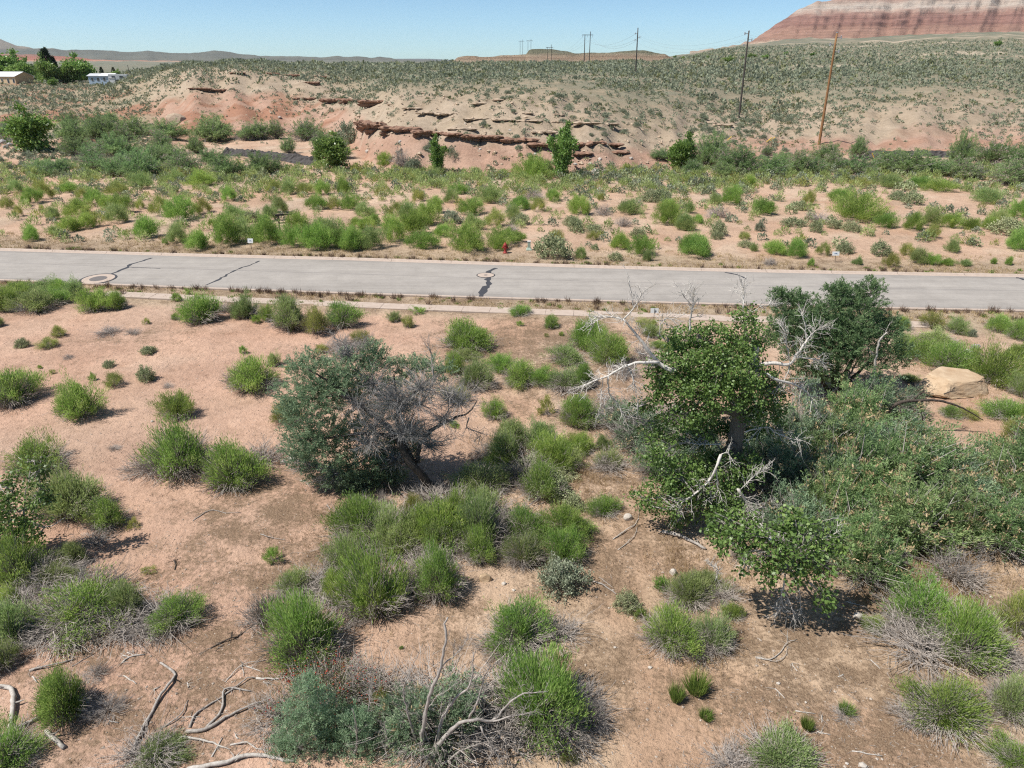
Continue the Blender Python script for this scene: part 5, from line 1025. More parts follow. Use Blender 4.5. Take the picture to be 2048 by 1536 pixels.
poplar(640, 330, 40, 50, 0, "small leafy cottonwood beside bare grey saplings by the bluff gap")
poplar(876, 350, 48, 78, 1, "slim young cottonwood in front of the pale bluff toe")
poplar(1121, 356, 66, 108, 1, "tallest poplar by the wash, beside the white rubble")
poplar(1363, 338, 60, 62, 2, "small round cottonwood at the end of the pale bluff")
for (u, v, w, h, vi, lab) in ((22, 162, 80, 50, 2, "big dark shade tree behind the stucco house"), (48, 163, 60, 38, 2, "rounded shade tree at the gable of the stucco house"), (76, 162, 26, 32, 1, "narrow dark tree between the shade trees and the lime tree"), (100, 166, 46, 48, 2, "lime green shade tree in front of the tall pine"), (128, 166, 40, 32, 2, "dark leafy tree beside the lime green tree"), (160, 164, 62, 46, 2, "wide dark green shade tree nearest the pale blue homes".replace("nearest", "next to")),
                              (108, 172, 24, 14, 2, "dark rounded bush in the scrub in front of the yard fence"), (235, 155, 20, 14, 2, "lime green bush behind the white trailer"), (90, 165, 36, 16, 2, "dark undergrowth tree at the lime tree's foot"), (180, 165, 24, 20, 2, "small dark tree touching the pale blue homes"), (-30, 165, 90, 60, 2, "dark shade tree past the stucco house")):
    poplar(u, v, w, h, vi, lab, "shade_tree")
# conifers
CON = leaf_mat("pine_green", (.02, .035, .018), (.045, .07, .035), (.08, .11, .055), .15, hue=.005, val=.05)
def conifer(u, v, w, h, lab):
    g = ground(u, v); k = zd_of(g) / F; H, R_ = h * k, w * k / 2; r = np.random.default_rng(int(u * 3)); root = empty("pine_tree", g); tag(root, lab, "tree")
    m = MB(); m.tube([(0, 0, -.2), (0, 0, H)], [.05 * H * .4, .02], 6).build("trunk", M_BARK, root)
    n = 900; f = r.random(n) ** .8; rr = R_ * (1.03 - f) ** .8 * np.sqrt(r.random(n)) * (.75 + .5 * vnoise(f * 9, f * 0, 4)); ph = r.random(n) * 2 * pi
    P = np.stack([rr * np.cos(ph), rr * np.sin(ph), H * (.06 + .94 * f)], 1); m = MB()
    blades(m, P, np.stack([np.cos(ph), np.sin(ph), .1 + 0 * ph], 1) + r.normal(0, .4, (n, 3)), .10 * H * r.uniform(.5, 1.2, n), .05 * H, r.normal(.5, .2, n), r).build("crown", CON, root)
for a in ((104, 165, 26, 62, "tall dark pine rising behind the lime green tree"), (116, 165, 18, 46, "shorter pine at the shoulder of the tall pine"), (206, 156, 12, 20, "small grey pine behind the pale blue homes"), (229, 153, 12, 17, "small dark pine behind the trailer"),
          (1438, 122, 7, 6, "low juniper"), (1655, 117, 9, 7, "low juniper"), (1672, 124, 8, 10, "juniper standing behind the brown pole")):
    if "low juniper" in a[4]: a = (*a[:4], "low dark juniper on the far sagebrush slope under the mesa, at %s" % ("the pale ledges' end" if a[0] > 1600 else "the bright green tree"))
    conifer(*a)
for k, (u, v, w, h) in enumerate(((1455, 126, 26, 12), (1503, 117, 18, 9), (1530, 118, 16, 8), (1572, 110, 12, 6), (1485, 118, 9, 5), (1415, 118, 8, 6), (1390, 117, 7, 7), (1366, 118, 7, 5), (1350, 116, 9, 5), (1262, 113, 8, 5), (1340, 150, 6, 9), (1625, 112, 12, 6), (1995, 92, 16, 10))):
    poplar(u, v, w, h, 2, ["single bright green tree on the far sagebrush plateau", "dark rounded juniper tree on the far sagebrush plateau"][min(k, 1)], "juniper_tree" if k else "green_tree")
# ================================================================== HERO TREES
def smooth_path(P, step=.12, wob=0.0, rng=None):
    P = np.asarray(P, float)
    if len(P) == 2: P = np.array([P[0], (P[0] + P[1]) / 2, P[1]])
    Q = np.concatenate([[2 * P[0] - P[1]], P, [2 * P[-1] - P[-2]]]); out = []
    for i in range(1, len(Q) - 2):
        n = max(2, int(np.linalg.norm(Q[i + 1] - Q[i]) / step)); t = np.linspace(0, 1, n, endpoint=False)[:, None]
        out.append(.5 * ((2 * Q[i]) + (-Q[i - 1] + Q[i + 1]) * t + (2 * Q[i - 1] - 5 * Q[i] + 4 * Q[i + 1] - Q[i + 2]) * t ** 2 + (-Q[i - 1] + 3 * Q[i] - 3 * Q[i + 1] + Q[i + 2]) * t ** 3))
    out.append(Q[-2][None]); O = np.concatenate(out)
    if wob and rng is not None:
        n = rng.normal(0, wob, O.shape); n[0] = 0; O = O + n
    return O
class Tree:
    def __init__(s, name, base_uv, label, cat, reg, sc=ZS, seed=0, lift=0.0):
        s.g = ground(*base_uv); s.Y = s.g[1]; s.reg, s.sc = reg, sc; s.r = np.random.default_rng(seed)
        s.root = empty(name, s.g); tag(s.root, label, cat); s.limbs = []
    def w(s, x, y, dy=0.0):                      # zoomed photo point -> local point
        u, v = px(s.reg, x, y, s.sc); return at(u, v, s.Y + dy) - s.g
    def path(s, pts, depth=0.0, var=.35, step=.15, wob=.012):
        n = len(pts); d = depth + np.cumsum(s.r.normal(0, var, n)) * .5; d = d - (d[0] - depth)
        return smooth_path([s.w(x, y, dd) for (x, y), dd in zip(pts, d)], step, wob, s.r)
    def limb(s, mb, pts, r0, r1, depth=0.0, var=.35, n=7, start=None):
        P = s.path(pts, depth, var)
        if start is not None: P = np.concatenate([[start], P])
        mb.tube(P, np.linspace(r0, r1, len(P)) * (1 + .06 * s.r.normal(0, 1, len(P))), n); s.limbs.append(P); return P
    def side_twigs(s, mb, P, n, L, r, gen=2, droop=0.0, lo=.25, up=.2):
        k = (lo + (1 - lo) * s.r.random(n)) * (len(P) - 1); i = k.astype(int).clip(0, len(P) - 2); A = P[i] + (P[i + 1] - P[i]) * (k - i)[:, None]
        T = unit(P[i + 1] - P[i])
        for q in range(gen):
            D = unit(T * .7 + s.r.normal(0, .6, A.shape) + np.array([0, 0, up])); B = A + D * (L * s.r.uniform(.4, 1.1, len(A)))[:, None]; B[:, 2] -= droop * L
            twigs(mb, A, B, r, .5, .02, s.r)
            j = np.repeat(np.arange(len(A)), 3); A, T = A[j] + (B[j] - A[j]) * s.r.uniform(.4, 1, len(j))[:, None], D[j]; L *= .55; r *= .6
    def blob_pts(s, b, n, shell=.45):
        x, y, rx, rz = b[:4]; dy = b[4] if len(b) > 4 else s.r.uniform(-.5, .5); rd = b[5] if len(b) > 5 else None
        c = s.w(x, y, dy); k = zd_of(c + s.g) / F / s.sc; R = np.array([rx * k, (rd or (rx + rz) / 2 * k), rz * k])
        q = unit(s.r.normal(0, 1, (n, 3))) * (s.r.random(n) ** shell)[:, None]; return c, R, c + q * R, q
    def nearest(s, c):
        best = None
        for P in s.limbs:
            d = np.linalg.norm(P - c, axis=1); i = int(np.argmin(d))
            if best is None or d[i] < best[0]: best = (d[i], P[i])
        return best[1]

# ------------------------------------------------------------------ leaning tamarisk
T = Tree("leaning_tamarisk", (864, 984), "leaning tamarisk with dark slanting trunk, blue-green plumes and bare grey twigs", "tree", RB, seed=5)
tr = MB()
T.limb(tr, [(1075, 1060), (1000, 960), (930, 880), (890, 800), (850, 740), (790, 670)], .20, .10)
T.limb(tr, [(790, 670), (700, 600), (600, 520), (480, 430), (330, 340)], .09, .025)
T.limb(tr, [(965, 905), (905, 780), (870, 690), (860, 560), (850, 450), (840, 380)], .11, .03, .3)
T.limb(tr, [(980, 890), (990, 800), (1030, 740), (1100, 680), (1200, 630), (1280, 600), (1330, 530)], .10, .02)
T.limb(tr, [(600, 520), (500, 500), (400, 520), (310, 515), (190, 510), (100, 500)], .06, .02, -.3)
T.limb(tr, [(930, 880), (800, 900), (700, 1000), (600, 1080)], .08, .03, .3)
T.limb(tr, [(850, 740), (700, 720), (520, 740), (330, 760), (230, 740)], .07, .02, -.2)
T.limb(tr, [(890, 800), (760, 820), (620, 900), (500, 930)], .06, .02, .5)
T.limb(tr, [(860, 560), (700, 420), (600, 330), (560, 260)], .05, .015, .5)
T.limb(tr, [(870, 600), (960, 480), (1060, 400), (1150, 360)], .05, .015, .6)
tr.build("trunk", M_BARK, T.root, True)
dead = MB()
for pts, r0, r1, d in (([(1000, 560), (1070, 420), (1065, 330), (1060, 260), (1040, 220)], .045, .01, .2), ([(1280, 630), (1270, 690), (1350, 720), (1310, 770)], .03, .008, -.2), ([(600, 340), (580, 280), (560, 200), (480, 160)], .035, .008, .4), ([(590, 280), (650, 220), (680, 170)], .02, .006, .4), ([(1030, 740), (1100, 770), (1200, 750)], .035, .01, -.3), ([(900, 560), (1010, 470), (1150, 480), (1200, 490)], .04, .01, 0), ([(870, 740), (760, 790), (660, 780), (600, 750)], .035, .01, -.5), ([(1100, 680), (1180, 560), (1290, 480), (1330, 440)], .03, .008, 0)):
    P = T.limb(dead, pts, r0, r1, d, n=5); T.side_twigs(dead, P, 26, .55, .010, 2)
dead.build("dead_branch", M_GREYWOOD, T.root, True)
tw = MB()
for b in [(740, 420, 170, 130, -.2), (650, 560, 170, 110, -.4), (720, 650, 180, 100, -.5), (880, 560, 200, 150, -.3), (1000, 430, 170, 140, 0), (1000, 560, 180, 100, -.2), (1230, 530, 160, 100, 0), (700, 780, 150, 90, -.5), (1000, 720, 140, 90, -.2), (320, 900, 110, 60, .3), (900, 680, 150, 120, -.4), (1130, 640, 150, 90, -.2), (560, 250, 120, 70, .6), (600, 1060, 110, 50, .2), (860, 860, 140, 90, .2), (1080, 800, 120, 80, .2), (470, 980, 140, 60, 0), (950, 700, 150, 100, -.5), (1150, 480, 130, 90, .3), (820, 500, 160, 110, -.6)]:
    c, R, P, q = T.blob_pts(b, 170, .6); k = zd_of(c + T.g) / F / ZS
    o = T.nearest(c); A = P - unit(q * R + .5 * (c - o) + np.array([0, 0, .1])) * T.r.uniform(.25, .6, len(P))[:, None]
    twigs(tw, A, P, .008, .5, .02, T.r); i = np.repeat(np.arange(len(P)), 2); M_ = A[i] + (P[i] - A[i]) * T.r.uniform(.3, .9, len(i))[:, None]
    twigs(tw, M_, M_ + (unit(P[i] - A[i]) + T.r.normal(0, .6, (len(i), 3))) * .22, .005, .5, 0, T.r)
    twigs(tw, np.repeat(o[None], 5, 0), P[:5], .018, .5, .05, T.r)
tw.build("bare_twigs", M_DARKTWIG, T.root)
fo = MB()
for b in [(330, 330, 110, 80, .3), (450, 420, 170, 140, .2), (330, 480, 200, 80, 0), (600, 350, 130, 110, .5), (720, 260, 80, 60, .8), (750, 330, 90, 70, .5), (380, 560, 160, 80, -.3), (350, 720, 160, 110, -.2), (480, 690, 150, 110, .3), (300, 790, 120, 80, 0), (450, 830, 190, 90, -.2), (620, 920, 170, 100, .1), (760, 900, 120, 80, .5), (640, 760, 150, 120, .6), (930, 340, 90, 60, 1.0), (1080, 370, 110, 80, 1.2), (560, 990, 130, 60, .3), (800, 940, 110, 70, .7), (560, 450, 150, 90, .9), (700, 500, 150, 100, 1.2), (900, 480, 150, 100, 1.4), (800, 620, 160, 100, 1.3), (850, 800, 130, 100, 1.3), (240, 600, 80, 60, .2), (600, 1050, 140, 55, .2), (470, 970, 140, 60, .1), (750, 1010, 130, 60, .6), (330, 880, 110, 55, .2), (860, 880, 120, 90, .9), (930, 760, 110, 90, 1.3)]:
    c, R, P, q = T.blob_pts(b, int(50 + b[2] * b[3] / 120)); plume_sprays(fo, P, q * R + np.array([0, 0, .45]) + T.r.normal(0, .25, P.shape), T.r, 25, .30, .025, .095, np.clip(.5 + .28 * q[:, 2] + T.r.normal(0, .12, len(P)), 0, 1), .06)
    o = T.nearest(c); A = np.repeat(o[None], 14, 0) + T.r.normal(0, .05, (14, 3)); twigs(tw, A, P[:14], .012, .4, .04, T.r)
fo.build("foliage", TAMTEAL, T.root)

# ------------------------------------------------------------------ big cottonwood with bleached dead limbs
C = Tree("cottonwood_tree", (1468, 1012), "tall cottonwood with glossy green crown and bleached bare limbs reaching out", "tree", RC, seed=9)
tr = MB()
C.limb(tr, [(1085, 1420), (1080, 1200), (1085, 1000), (1105, 880), (1090, 780)], .34, .25, 0, .08, 10)
C.limb(tr, [(1090, 800), (1040, 690), (980, 560), (900, 450), (870, 380)], .20, .05, 0, .3)
C.limb(tr, [(1095, 820), (1160, 700), (1190, 580), (1195, 450)], .22, .13, .1, .1, 9)
C.limb(tr, [(1060, 830), (960, 800), (860, 720), (760, 620)], .14, .03, -.3)
C.limb(tr, [(1110, 860), (1200, 800), (1280, 740)], .12, .03, .2)
C.limb(tr, [(1180, 640), (1160, 480), (1140, 330), (1130, 220)], .10, .03, .3)
C.limb(tr, [(1080, 1020), (980, 1080), (850, 1180), (700, 1290)], .12, .03, -.4, .5)
C.limb(tr, [(1085, 1100), (1120, 1200), (1060, 1330), (960, 1390)], .10, .03, -.8, .3)
tr.build("trunk", M_CBARK, C.root, True)
low = Tree.path(C, [(1085, 1250), (1150, 1400), (1230, 1560)], -.5, .0); d0 = low[-1]
tr2 = MB(); Pq = np.array([C.w(1090, 1290, 0), C.w(1180, 1430, -2.0), C.w(1290, 1560, -4.0), C.w(1380, 1620, -5.4), C.w(1480, 1660, -6.2)])
Pq = smooth_path(Pq, .15, .02, C.r); tr2.tube(Pq, np.linspace(.11, .03, len(Pq)), 7); C.limbs.append(Pq)
DB = [([(720, 590), (640, 545), (560, 450), (500, 370), (430, 290)], .085, .03, -.6, 14), ([(430, 290), (330, 270), (240, 320)], .03, .006, -.6, 12), ([(430, 290), (500, 210), (555, 115)], .03, .006, -.6, 8), ([(490, 225), (470, 110), (465, 45)], .02, .005, -.6, 4),
      ([(640, 540), (500, 545), (420, 575), (340, 620), (230, 660), (190, 690), (165, 750)], .06, .008, -.7, 22), ([(460, 570), (490, 650), (515, 800)], .03, .006, -.7, 10), ([(340, 620), (345, 720), (400, 790), (435, 855)], .032, .007, -.7, 12), ([(310, 640), (300, 740), (290, 850)], .016, .004, -.7, 6),
      ([(1205, 560), (1300, 545), (1400, 550), (1440, 500), (1500, 420), (1550, 360), (1600, 330)], .075, .01, -.2, 22), ([(1400, 520), (1380, 420), (1370, 330)], .03, .006, -.2, 12), ([(1440, 510), (1540, 520), (1600, 545)], .03, .006, -.2, 10), ([(1250, 600), (1320, 640), (1420, 665), (1500, 710), (1540, 770), (1550, 820)], .06, .012, -.4, 14), ([(1500, 420), (1490, 330), (1480, 250)], .018, .005, -.2, 6), ([(1400, 560), (1380, 620), (1340, 690)], .02, .005, -.3, 10),
      ([(815, 370), (820, 300), (835, 200), (840, 100)], .04, .008, 0, 16), ([(830, 210), (780, 150), (770, 130)], .018, .005, 0, 5), ([(1130, 220), (1132, 160), (1130, 100)], .03, .005, .2, 14), ([(690, 420), (640, 380), (660, 300), (740, 280)], .02, .005, -.1, 10), ([(1180, 250), (1240, 210), (1300, 200)], .02, .005, .1, 8),
      ([(1000, 1080), (970, 1160), (930, 1230), (850, 1310), (760, 1380), (745, 1480)], .05, .014, -1.6, 16), ([(930, 1230), (940, 1330), (930, 1450)], .026, .008, -1.7, 5), ([(970, 1160), (980, 1260), (970, 1400)], .026, .008, -1.7, 6), ([(1000, 1080), (1040, 1070), (1075, 1130)], .018, .005, -1.6, 5), ([(1100, 1280), (1160, 1370), (1200, 1463)], .06, .02, -2.0, 26), ([(1110, 1290), (1180, 1220), (1250, 1170)], .022, .005, -1.8, 10), ([(1180, 1400), (1300, 1380), (1400, 1360)], .018, .004, -1.8, 12), ([(1170, 1380), (1120, 1400), (1060, 1440)], .016, .004, -1.8, 8), ([(1140, 950), (1260, 920), (1340, 960), (1480, 1010)], .03, .006, -.6, 10), ([(1255, 840), (1250, 900), (1200, 960)], .02, .006, -.4, 6), ([(1000, 1020), (880, 1020), (800, 1010)], .03, .008, -.5, 10)]
for pts, r0, r1, d, nt in DB:
    m = MB(); P = C.limb(m, pts, r0, r1, d, .25, 6); C.side_twigs(m, P, int(nt * 1.8), .6, .0125, 2, .10); m.build("dead_branch", M_BLEACH, C.root, True)
m = MB(); P = C.limb(m, [(1195, 600), (1190, 520), (1200, 440)], .17, .12, .0, .05, 9); m.build("broken_stub", M_BLEACH, C.root, True)
def leaves(T, blobs, dens, mb, leaf, tw, tmin=.0):
    for b in blobs:
        c, R, P, q = T.blob_pts(b, int(dens * b[2] * b[3] / 100), .36)
        # leaves hang in small clumps with gaps between
        nc = max(6, len(P) // 24); cc = c + (P[:nc] - c) * T.r.uniform(.75, 1.22, nc)[:, None]; i = T.r.integers(0, nc, len(P)); P = cc[i] + T.r.normal(0, .105, P.shape) * np.array([1, 1, .9]); qq = (P - c) / R
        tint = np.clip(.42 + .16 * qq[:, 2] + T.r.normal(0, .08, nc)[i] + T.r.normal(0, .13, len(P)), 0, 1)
        blades(mb, P, T.r.normal(0, .6, P.shape) + np.array([0, 0, -.25]) + qq * .5, leaf * T.r.uniform(.65, 1.25, len(P)), leaf * .85 * T.r.uniform(.7, 1.2, len(P)), tint, T.r, .42)
        o = T.nearest(c); A = o + (c - o) * .4; n = min(nc, 26)
        twigs(tw, np.repeat(o[None], 3, 0), np.repeat(c[None], 3, 0) + T.r.normal(0, .1, (3, 3)), .028, .5, .05, T.r)
        twigs(tw, A[None] + (c - A)[None] * T.r.uniform(0, 1, n)[:, None], cc[:n], .010, .5, .03, T.r)
lf, lw = MB(), MB()
up_blobs = [(900, 430, 220, 130, .2), (1150, 260, 65, 85, .3), (1150, 390, 150, 110, .1), (760, 560, 170, 130, -.4), (1000, 560, 220, 140, -.5), (800, 720, 190, 150, -.7), (1030, 720, 180, 130, -.9), (1250, 730, 110, 120, -.2), (1285, 640, 75, 80, 0), (750, 870, 90, 90, -.8), (870, 850, 110, 110, -.6), (1170, 640, 110, 100, -.9), (640, 690, 75, 110, -.3), (690, 390, 50, 55, 0), (900, 620, 200, 140, .9), (1120, 560, 170, 130, 1.0), (880, 960, 100, 70, .2), (1190, 820, 90, 80, -.4), (820, 400, 120, 90, .9), (930, 930, 140, 90, .8), (1000, 860, 110, 80, .9), (1180, 930, 100, 90, .9), (780, 980, 110, 80, .5), (560, 780, 60, 70, -.3), (610, 920, 80, 70, -.3), (1310, 830, 70, 80, 0), (1330, 930, 70, 70, .2), (600, 580, 60, 60, -.2), (1340, 700, 50, 60, .1)]
lo_blobs = [(640, 1080, 110, 100, -1.3), (740, 1190, 150, 110, -1.4), (690, 1320, 160, 110, -1.5), (550, 1340, 80, 50, -1.5), (850, 1250, 150, 140, -1.1), (1000, 1200, 170, 140, -1.0), (1180, 1150, 90, 100, -.9), (950, 1360, 190, 90, -1.5), (1040, 1400, 110, 80, -1.8), (760, 1420, 120, 70, -1.6), (900, 1150, 120, 70, -.4)]
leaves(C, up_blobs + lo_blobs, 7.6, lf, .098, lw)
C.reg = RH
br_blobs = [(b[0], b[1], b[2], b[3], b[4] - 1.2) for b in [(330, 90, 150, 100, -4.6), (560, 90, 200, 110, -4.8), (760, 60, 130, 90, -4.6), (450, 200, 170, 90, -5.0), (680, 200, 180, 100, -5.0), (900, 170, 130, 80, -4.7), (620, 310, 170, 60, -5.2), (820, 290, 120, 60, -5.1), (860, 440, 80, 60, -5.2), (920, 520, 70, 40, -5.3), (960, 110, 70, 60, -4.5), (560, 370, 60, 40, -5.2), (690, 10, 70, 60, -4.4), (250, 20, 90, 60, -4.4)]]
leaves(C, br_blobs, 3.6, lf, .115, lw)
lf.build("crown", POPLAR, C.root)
for pts, r0, r1, d in (([(560, 120), (640, 250), (690, 310), (720, 380), (740, 480), (735, 570)], .045, .008, -5.0), ([(650, 330), (640, 420), (680, 500), (710, 610)], .028, .006, -5.1), ([(640, 400), (620, 500), (595, 580)], .016, .004, -5.2), ([(800, 380), (850, 430), (930, 490)], .03, .008, -5.1), ([(330, 120), (420, 240), (560, 250), (700, 240)], .04, .01, -4.9), ([(700, 130), (860, 130), (950, 80), (960, 0)], .035, .006, -4.6), ([(560, 250), (420, 270), (410, 265)], .014, .005, -5.1), ([(240, 370), (260, 300), (200, 270)], .014, .005, -4.9)):
    m = MB(); P = C.limb(m, pts, r0, r1, d - 1.2, .15, 6); C.side_twigs(m, P, 22, .36, .009, 2, .2); m.build("dead_branch", M_BLEACH, C.root, True)
C.side_twigs(tr2, Pq, 30, .5, .012, 2)
tr2.build("low_limb", M_BLEACH, C.root, True); lw.build("twigs", M_GREYWOOD, C.root)

# ------------------------------------------------------------------ tamarisk tree by the road
Q = Tree("tamarisk_tree", (1660, 790), "tall dense green tamarisk tree standing between the cottonwood and the road", "tree", RD, ZD, 21)
tr = MB()
for pts in ([(820, 720), (800, 500), (700, 300), (600, 160)], [(820, 720), (850, 480), (860, 250), (850, 90)], [(820, 720), (930, 500), (1020, 300), (1050, 60)], [(820, 720), (980, 560), (1120, 420), (1200, 320)], [(820, 720), (700, 560), (560, 380), (480, 240)]):
    Q.limb(tr, pts, .12, .015, 0, .4)
tr.build("trunk", M_BARK, Q.root, True)
fo, tw = MB(), MB()
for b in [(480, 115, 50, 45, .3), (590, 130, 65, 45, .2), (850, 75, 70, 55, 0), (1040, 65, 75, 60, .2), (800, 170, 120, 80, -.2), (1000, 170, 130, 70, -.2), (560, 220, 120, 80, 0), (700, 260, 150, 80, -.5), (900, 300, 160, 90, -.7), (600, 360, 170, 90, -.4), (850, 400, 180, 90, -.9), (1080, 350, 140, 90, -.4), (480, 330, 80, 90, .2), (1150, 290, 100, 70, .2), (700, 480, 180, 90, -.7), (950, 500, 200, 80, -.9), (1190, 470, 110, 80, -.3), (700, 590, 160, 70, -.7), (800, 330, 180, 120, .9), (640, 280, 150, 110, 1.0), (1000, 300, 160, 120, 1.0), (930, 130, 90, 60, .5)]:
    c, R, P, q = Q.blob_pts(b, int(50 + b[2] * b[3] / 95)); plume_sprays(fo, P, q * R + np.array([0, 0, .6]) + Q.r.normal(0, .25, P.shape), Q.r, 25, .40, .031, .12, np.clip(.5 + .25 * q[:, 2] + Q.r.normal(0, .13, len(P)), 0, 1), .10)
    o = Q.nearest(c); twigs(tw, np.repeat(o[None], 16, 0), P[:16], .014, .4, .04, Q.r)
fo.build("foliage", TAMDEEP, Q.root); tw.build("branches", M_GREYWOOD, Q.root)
# bleached snags in front of it
def snag(name, base, limbs, lab, reg, sc, mat, ntw=14, L=.4, seed=0, dY=0.0, r=.007):
    S = Tree(name, base, lab, "dead tree", reg, sc, seed); S.Y += dY
    for k, (pts, r0, r1, d) in enumerate(limbs):
        m = MB(); P = S.limb(m, pts, r0, r1, d, .12, 7); S.side_twigs(m, P, ntw if k else 6, L, r, 2); m.build("trunk" if k == 0 else "branch", mat, S.root, True)
    return S
snag("dead_snag", px(RD, 1085, 790, ZD), [([(1085, 800), (1090, 720), (1070, 600), (1080, 500), (1100, 380), (1150, 320)], .11, .03, 0), ([(1080, 510), (1060, 460), (1030, 410)], .04, .012, 0), ([(1120, 360), (1170, 260)], .02, .006, 0), ([(1085, 760), (1030, 740)], .03, .01, -.1), ([(1085, 770), (1130, 730), (1180, 690)], .02, .006, -.1)], "upright bleached snag with one fork against the tamarisk tree", RD, ZD, M_DEAD, 5, .35, 3)
snag("dead_snag", px(RD, 780, 730, ZD), [([(780, 730), (810, 690), (860, 650), (920, 580), (960, 510), (1000, 450)], .08, .02, 0), ([(920, 580), (900, 500), (880, 440)], .03, .006, 0), ([(940, 540), (1010, 520), (1060, 480)], .03, .006, 0)], "slanting grey twiggy snag at the foot of the tamarisk tree", RD, ZD, M_GREYWOOD, 34, .7, 4)
snag("arched_dead_branch", px(RD, 1110, 850, ZD), [([(1110, 850), (1160, 800), (1230, 750), (1330, 740), (1450, 740), (1600, 780), (1740, 860)], .09, .02, 0), ([(1300, 745), (1350, 700), (1420, 690)], .04, .01, 0), ([(1350, 740), (1360, 820), (1370, 900), (1340, 1030)], .04, .01, -.2), ([(1500, 700), (1560, 680)], .03, .01, 0)], "dark arching half dead tamarisk limb over the thicket below the boulder", RD, ZD, M_BARK, 16, .5, 5, -1.6)

# ------------------------------------------------------------------ tamarisk thicket
for k, (u, v, w, hs, vi) in enumerate([(1610, 905, 190, 1.0, 2), (1700, 880, 190, .9, 0), (1780, 910, 180, .8, 1), (1870, 935, 160, .55, 0), (1600, 1000, 200, 1.0, 3), (1700, 1000, 220, 1.0, 1), (1810, 990, 220, .95, 0), (1920, 985, 190, .7, 2), (2010, 1010, 200, .9, 1), (1590, 1090, 190, .95, 2), (1690, 1100, 220, .9, 1), (1800, 1080, 220, .85, 0), (1900, 1070, 200, .9, 1), (2000, 1090, 200, .8, 0), (1735, 1155, 190, .95, 0), (2060, 960, 200, .9, 0), (1540, 960, 170, .9, 2), (1655, 940, 180, 1.0, 1), (1850, 965, 170, .7, 3), (1975, 950, 150, .55, 1), (1760, 940, 170, .95, 2), (1880, 1020, 200, .9, 3), (1640, 1050, 190, 1.0, 0)]):
    g = ground(u, v); r = size_of(g, w)
    K_TAM.put("tamarisk_bush", g - np.array([0, 0, .05]), r, ["fresh green", "tan flowered", "grey twigged", "thin dull green"][vi] + " tamarisk bush in the thicket between cottonwood and boulder", "shrub", "tamarisk thicket beside the cottonwood", hs, True, None, vi)
for (u, v, w, lab) in ((1400, 935, 170, "shaded tamarisk bush close behind the cottonwood trunk"), (1330, 950, 130, "grey twigged tamarisk bush under the cottonwood crown"), (1500, 900, 150, "green tamarisk bush between cottonwood trunk and tamarisk tree"), (880, 1475, 230, "thin tamarisk bush growing through the grey snag"), (790, 1450, 130, "thin dull tamarisk bush between saplings and grey snag"), (1280, 890, 150, "low blue-green tamarisk bush with grey twigs beside the cottonwood"), (1230, 850, 90, "small grey-green tamarisk bush under the bare cottonwood limb"), (1740, 830, 150, "grey-green tamarisk bush around the upright snag"), (1800, 830, 100, "half bare tamarisk bush beneath the arching branch")):
    g = ground(u, v); K_TAM.put("tamarisk_bush", g, size_of(g, w), lab, "shrub", None, .85, True, None, 3)

# ------------------------------------------------------------------ bottom: teal tamarisk, berry bush, grey snag
B = Tree("tamarisk_sapling", (690, 1500), "soft blue-green tamarisk saplings growing below the red berry bush", "shrub", RF, ZS, 31)
st, fo = MB(), MB()
for pts in ([(520, 1500), (420, 1350), (350, 1150), (340, 980)], [(540, 1500), (620, 1350), (620, 1200), (600, 1120)], [(600, 1500), (760, 1450), (880, 1350), (880, 1200)], [(500, 1500), (330, 1400), (220, 1250)]): B.limb(st, pts, .04, .008, 0, .25, 5)
for b in [(340, 1010, 75, 60, 0), (270, 1190, 120, 70, -.1), (330, 1300, 150, 110, .1), (400, 1120, 90, 100, .1), (620, 1190, 90, 70, 0), (630, 1330, 110, 120, 0), (880, 1250, 65, 75, 0), (870, 1390, 90, 90, 0), (400, 1430, 120, 80, .2), (200, 1330, 70, 60, 0), (650, 1450, 110, 80, 0), (560, 1420, 90, 70, .3), (880, 1480, 90, 60, 0), (170, 1440, 110, 70, .1), (480, 1290, 100, 110, .3), (760, 1330, 90, 110, .2), (500, 1180, 90, 70, .4), (760, 1450, 100, 70, .2)]:
    b = (b[0], b[1], b[2] * 1.22, b[3] * 1.22, b[4])
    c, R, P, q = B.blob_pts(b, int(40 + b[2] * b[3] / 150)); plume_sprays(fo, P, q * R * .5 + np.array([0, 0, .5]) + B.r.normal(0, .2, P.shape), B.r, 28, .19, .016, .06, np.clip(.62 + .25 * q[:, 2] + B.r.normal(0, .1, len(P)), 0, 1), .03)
    o = B.nearest(c); twigs(st, np.repeat(o[None], 18, 0), P[:18], .008, .5, .02, B.r)
st.build("branches", M_GREYWOOD, B.root, True); fo.build("foliage", SAPTEAL, B.root)
g = ground(655, 1415); r = np.random.default_rng(41); root = empty("berry_bush", g); tag(root, "dark leafy bush dotted with small red berries among grey twigs", "shrub")
d, th, ph = dome_dirs(r, 210, 1.35); tip = d * r.uniform(.6, 1.0, 210)[:, None] * np.array([1.65, 1.25, 1.35]); tip[:, 2] += .15
m = MB(); A = tip * .1 + r.normal(0, .12, tip.shape); A[:, 2] = 0; twigs(m, A, tip, .012, .5, .05, r)
i = np.repeat(np.arange(210), 3); P = A[i] + (tip[i] - A[i]) * r.uniform(.5, 1, len(i))[:, None]; twigs(m, P, P + (d[i] + r.normal(0, .5, (len(i), 3))) * .3, .006, .5, 0, r); m.build("stems", M_TWIG, root)
k = np.repeat(np.arange(210), 32); P = tip[k] * r.uniform(.6, 1.05, len(k))[:, None] + r.normal(0, .10, (len(k), 3)); P[:, 2] = np.maximum(P[:, 2], .05); m = MB()
